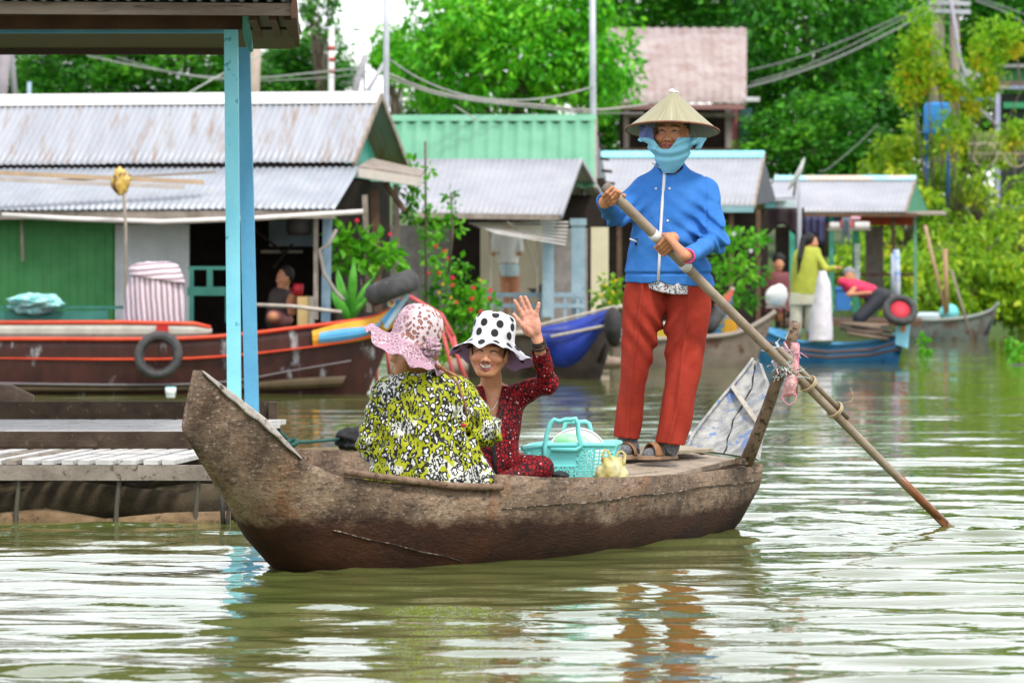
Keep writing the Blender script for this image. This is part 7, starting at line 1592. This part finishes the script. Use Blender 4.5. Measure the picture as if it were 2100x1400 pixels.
# candle bushes with upright leafy spikes
def spikes():
    t = thing('candle_bush', 'candle bush with tall upright leafy spikes, yellow at their base, by the blue tank', 'bush', W(1930,420,103)); P = []; D = []; T_ = []
    mb = MB()
    for x0, y0, x1, y1, w in ((1890,15,1895,120,24),(1858,85,1870,170,22),(1908,95,1925,170,26),(2025,60,2010,140,26),(2045,110,2030,190,20),(1845,175,1875,200,22),(2065,55,2085,110,18),(1950,250,1952,310,24),(2005,170,1990,230,22),(1880,140,1900,180,22),(2085,260,2075,300,22),(1940,160,1960,200,20)):
        a = A3(W(x0, y0, 99)); b = A3(W(x1, y1, 99)); k = 420; u = RS.rand(k); ww = 1.5*w/F*101*(.35+.65*np.sin(np.pi*np.clip(u*.8+.12, 0, 1)))
        p = a+(b-a)*u[:, None]+RS.normal(size=(k, 3))*ww[:, None]*.5; P.append(p); dd = RS.normal(size=(k, 3)); dd[:, 2] += .6; D.append(dd); T_.append(np.clip(.15+.75*u**1.6+RS.normal(0, .1, k), 0, 1))
        mb.tube([Vector(b), Vector(b)+Vector((.1,0,-.8)), W(1930+ (x1-1930)*.4, 430, 99)], [.02,.014,.014], 5)
    mb.obj('stem', M_BARK, t, True); P = np.concatenate(P); leaves_obj('foliage', P, np.concatenate(D), .16*(.6+.7*RS.rand(len(P))), np.concatenate(T_), Mleaf('spike_leaves', [(0,(.16,.42,.012)), (.45,(.28,.50,.015)), (.75,(.50,.52,.02)), (1,(.75,.45,.01))], .45), t)
spikes()
# garden plants on the floats
def shrub(name, label, blobs, d, leaf, per, m, flowers=None, stems=(), group=None, cat='plant'):
    x0 = sum(b[0] for b in blobs)/len(blobs); t = thing(name, label, cat, W(x0, max(b[1]+b[2] for b in blobs), d), group)
    P = []; D = []; T_ = []
    for (px, py, r) in blobs:
        p, dd, tt = clump_points([A3(W(px, py, d))+np.array((0, RS.normal()*.1, 0))], [r/F*d], per*(r/25)**1.5+6, .4, 1.0, .8); P.append(p); D.append(dd); T_.append(tt)
    P = np.concatenate(P); leaves_obj('foliage', P, np.concatenate(D), leaf*(.6+.8*RS.rand(len(P))), np.concatenate(T_), m, t, wid=.55)
    if stems:
        mb = MB()
        for st in stems: mb.tube([W(x, y, d) for x, y in st], .014, 6)
        mb.obj('stem', M_BARK, t, True)
    for (px, py, r), c in (flowers or []):
        mb = MB(); p = W(px, py, d-.3)
        for k in range(5): a = k*1.257+px; mb.ball(p+Vector((math.cos(a)*r*.62, RS.uniform(-.01,.01), math.sin(a)*r*.62)), (r*RS.uniform(.35,.6), r*.3, r*RS.uniform(.3,.55)), 7, 5)
        mb.obj('flower', c, t, True)
    return t
M_FR = M('red_petals', (.60,.012,.03), (.70,.03,.06), 20, .6); M_FY = M('yellow_petals', (.75,.48,.02), rough=.6)
rr = random.Random(17)
shrub('vine_tree', 'bright green broad leaved vine tree beside the bow tyre', [(700,500,24),(735,490,26),(770,505,26),(800,520,22),(705,540,20),(745,525,22),(690,480,16),(815,540,16),(760,540,18)], 48.6, .13, 40, M_LGARD, [((732,452,.024), M_FR), ((800,480,.022), M_FR)], [((745,640),(742,590),(735,545),(760,520)), ((742,590),(775,565),(795,535)), ((740,570),(715,545))])
def banana():
    t = thing('leafy_plant', 'big strap leaved green plant growing behind the painted bow', 'plant', W(720,660,48.4))
    for i, (x, y, cx, cy) in enumerate(((690,560,700,620),(770,570,740,600),(790,590,750,610),(680,600,695,640),(725,540,722,590),(745,620,735,640))):
        mb = MB(); b = Vector(W(722,665,48.4)); e = W(x, y, 48.4-.05*i); c = W(cx, cy, 48.3-.04*i)
        def fn(u, v, b=b, e=e, c=c): p = b.lerp(c, u).lerp(c.lerp(e, u), u); return p+Vector(((v-.5)*.10*math.sin(math.pi*min(1,u*.95+.04)), 0, .10*abs(v-.5)+(v-.5)*.06))
        mb.grid(fn, 12, 4, thick=(0,.004,0)); mb.obj('leaf', M('strap_leaf', (.05,.28,.02), (.12,.40,.05), 6, .45), t, True)
banana()
fl = []
for x, y in ((893,505),(912,515),(920,530),(928,570),(970,590),(1005,596),(928,585),(968,612),(965,635),(935,620),(1003,612),(985,640),(900,560),(878,560)): fl.append(((x, y, .026), M_FR))
for x, y in ((908,583),(900,600),(925,610),(985,575)): fl.append(((x, y, .019), M_FY))
shrub('flower_shrub', 'bushy green shrub with red and yellow flowers above the polka dot hat', [(880,520,22),(905,550,26),(895,600,30),(930,620,34),(970,625,30),(1000,630,20),(880,640,26),(930,660,36),(975,665,28),(905,680,30),(950,590,22),(985,590,16),(880,480,16),(945,545,16),(960,700,26),(905,720,24)], 52.5, .10, 60, M_LGARD, fl)
shrub('climbing_plant', 'light green climber on a thin stake before the grey porch roof', [(848,335,12),(842,360,13),(880,350,10),(862,385,14),(845,410,14),(865,430,14),(885,440,10),(925,400,12),(930,430,16),(915,455,15),(940,465,14),(900,480,12),(850,440,14),(868,470,12)], 51.5, .085, 45, M_LGARD, None, [((872,290),(873,400),(874,640)), ((925,395),(928,480),(920,560))])
shrub('yellow_flower_shrub', 'green shrub dotted with yellow flowers left of the red trousers', [(1245,590,26),(1265,605,24),(1235,615,22),(1255,630,22)], 55.0, .10, 55, M_LYEL, [((x, y, .021), M_FY) for x, y in ((1240,585),(1258,600),(1262,575),(1232,605),(1250,620))])
shrub('garden_shrub', 'leafy green shrub between the blue jacket and the maroon shirted person', [(1490,490,24),(1520,500,26),(1550,490,20),(1480,540,28),(1520,555,30),(1555,560,22),(1495,600,26),(1535,610,24),(1475,470,16)], 63.6, .12, 55, M_LGARD, [((1505,480,.03), M('white_petals', (.7,.7,.72))), ((1540,515,.03), M('white_petals_b', (.7,.7,.72)))])
shrub('hanging_plant', 'small dark vine hanging from the awning of the silver house', [(838,400,14),(842,425,14),(835,445,12),(850,380,10)], 50.4, .085, 45, M_LDARK)
for px, py, lab in ((1898,715,'small water plant standing in the water right of the blue boat'), (2075,715,'taller water plant near the right edge above the rock'), (2085,735,'water hyacinth leaves beside the rock at the right edge')):
    shrub('water_plant', lab, [(px,py-8,9),(px+4,py,8),(px-3,py-18,6)], F*HC/(py+12-HY), .13, 30, M_LGARD)
# poles
M_STEEL = M('galvanised_pole', (.36,.38,.42), (.46,.48,.52), 3, .45, metal=.2)
pole('steel_pole', 'tall steel pole rising behind the right end of the silver roof', [(793,-60,58),(792,120,58),(791,330,58),(790,720,58)], .04, M_STEEL)
pole('steel_pole', 'tall steel pole rising at the right end of the mint green roof', [(1215,-60,62),(1216,160,62),(1217,300,62),(1218,700,62)], .045, M_STEEL)
def striped():
    t = thing('striped_pole', 'white pole with red bands standing under the open sky', 'pole', W(679,300,80)); mb = MB(); mb.tube([W(680,55,80), W(678,420,80)], .055, 8); mb.obj('shaft', M('white_pole', (.66,.66,.66)), t, True)
    for y in (95, 118, 142): mb = MB(); mb.tube([W(680,y,80), W(680,y+9,80)], .058, 8); mb.obj('band', M('red_band', (.45,.06,.05)), t, True)
    mb = MB(); mb.tube([W(660,58,80), W(700,58,80)], .025, 6); mb.obj('crossbar', M_STEEL, t)
striped()
def lamp():
    t = thing('street_lamp', 'slender street lamp with curved arm against the open sky', 'street lamp', W(748,300,90)); mb = MB(); mb.tube([W(746,260,90), W(748,120,90), W(749,85,90), W(744,66,90), W(732,60,90)], [.03,.025,.022,.02,.02], 6); mb.obj('post', M_STEEL, t, True)
    mb = MB(); mb.ball(W(730,61,90), (.09,.05,.03), 10, 6); mb.obj('lamp_head', M('lamp_head', (.15,.3,.12)), t, True)
lamp()
for i, (pts, r, c, lab) in enumerate((([(9,110,70),(2,200,70),(-3,330,70)],.10,(.30,.27,.30),'thick leaning grey pole at the far left above the silver roof'), ([(24,112,71),(31,200,71),(34,330,71)],.045,(.2,.2,.22),'thin leaning pole just right of the thick far left pole'), ([(60,168,69),(58,300,69)],.035,(.3,.42,.52),'short blue grey pole end above the silver roof at left'), ([(522,95,75),(519,200,75),(517,330,75)],.11,(.42,.34,.28),'pale brown trunk like pole behind the darker blue porch post'),
        ([(748,115,82),(728,186,82),(712,260,82)],.06,(.34,.33,.36),'leaning grey pole left of the street lamp'), ([(788,130,60),(752,190,60),(735,225,60)],.03,(.4,.4,.44),'diagonal stay of the steel pole above the silver roof'))):
    pole('wooden_pole', lab, pts, r, M('pole_paint_%d' % i, c, tuple(x*.7 for x in c), 3))
def hpole():
    t = thing('utility_pole', 'pair of grey brown leaning utility poles with crossarms at upper right', 'utility pole', W(1950,400,104)); m = M('pole_concrete', (.21,.18,.15), (.30,.26,.22), 3, .8)
    for p, q, w in (((1925,-60),(1918,420),.16), ((1958,-60),(1956,420),.12)): mb = MB(); mb.tube([W(*p,104), W(*q,104)], w, 10); mb.obj('post', m, t, True)
    for y in (5, 22): mb = MB(); mb.bar(W(1905,y,103.8), W(1990,y+3,103.8), .10, .10); mb.obj('crossarm', M_STEEL, t)
    mb = MB(); mb.tube([W(1944,-40,103.5), W(1968,120,103.5), W(2000,215,103.5), W(2046,260,103.5)], .05, 8); mb.obj('stay', M('stay_lavender', (.36,.34,.40)), t, True)
    for k in range(4): mb = MB(); y = 40+30*k; mb.tube([W(1915+4*k,y,103.8), W(1935-2*k,y+60,103.8), W(1925+3*k,y+140,103.8)], .02, 5); mb.obj('cable_drop', M_GREYW, t, True)
hpole()
def wire(label, pts, r=.014, c=(.22,.23,.24), d0=60, d1=60):
    n = 24; T_ = catmull([(x, y) for x, y in pts], n); mb = MB(); mb.tube([W(x, y, d0+(d1-d0)*i/(n-1)) for i, (x, y) in enumerate(T_)], r*.7, 5)
    o = mb.obj('power_cable', M('cable_%d' % len(bpy.data.materials), c, tuple(q*.8 for q in c)), None, True); tag(o, label, 'cable', 'overhead cables')
cg = (.30,.31,.28)
wire('upper sagging cable between the two steel poles over the mint green roof', [(792,118),(860,162),(950,195),(1050,206),(1140,198),(1217,178)], .022, cg, 58, 62)
wire('lower thick sagging cable from the left steel pole toward the conical hat', [(792,150),(880,185),(980,205),(1100,216),(1217,226),(1330,214)], .028, (.33,.30,.28), 58, 64)
wire('thin middle cable between the two steel poles', [(792,158),(900,195),(1020,213),(1150,226),(1217,232),(1320,232)], .014, (.36,.33,.32), 58, 64)
wire('thin cable falling from the wires to the mint green roof', [(930,216),(955,232),(978,248)], .015, (.35,.34,.32), 60, 60)
wire('upper thin cable climbing right to the leaning poles', [(1532,146),(1640,118),(1760,72),(1870,22),(1930,-10)], .022, (.24,.25,.25), 104, 103)
wire('thick cable climbing right from the pinkish rusty roof to the leaning poles', [(1532,180),(1620,155),(1720,118),(1820,70),(1930,12)], .045, (.24,.25,.24), 104, 103)
wire('lower cable just under the thick one at upper right', [(1540,170),(1640,140),(1740,96),(1850,40),(1930,0)], .022, (.26,.27,.26), 104, 103)
wire('cable leaving the leaning poles toward the upper right corner', [(2000,2),(2060,25),(2120,60)], .03, (.2,.22,.22), 104, 104)
wire('second cable leaving the leaning poles at the upper right corner', [(1990,-6),(2040,8),(2130,40)], .022, (.2,.22,.22), 104, 104)
wire('thin guy line falling from the trees to the right white roof', [(1800,255),(1760,295),(1700,345),(1680,352)], .022, (.10,.13,.10), 100, 90)
wire('bundle cable crossing behind the porch to the striped pole', [(180,115),(300,140),(420,158),(530,160),(640,150),(740,140)], .022, (.28,.30,.28), 72, 80)
wire('thin cable below the bundle behind the porch', [(240,118),(340,146),(440,162),(530,166),(660,160),(740,152)], .014, (.26,.28,.26), 72, 80)
wire('slanting cable crossing behind the blue posts', [(385,192),(420,172),(460,150),(540,110)], .02, (.36,.40,.36), 70, 72)
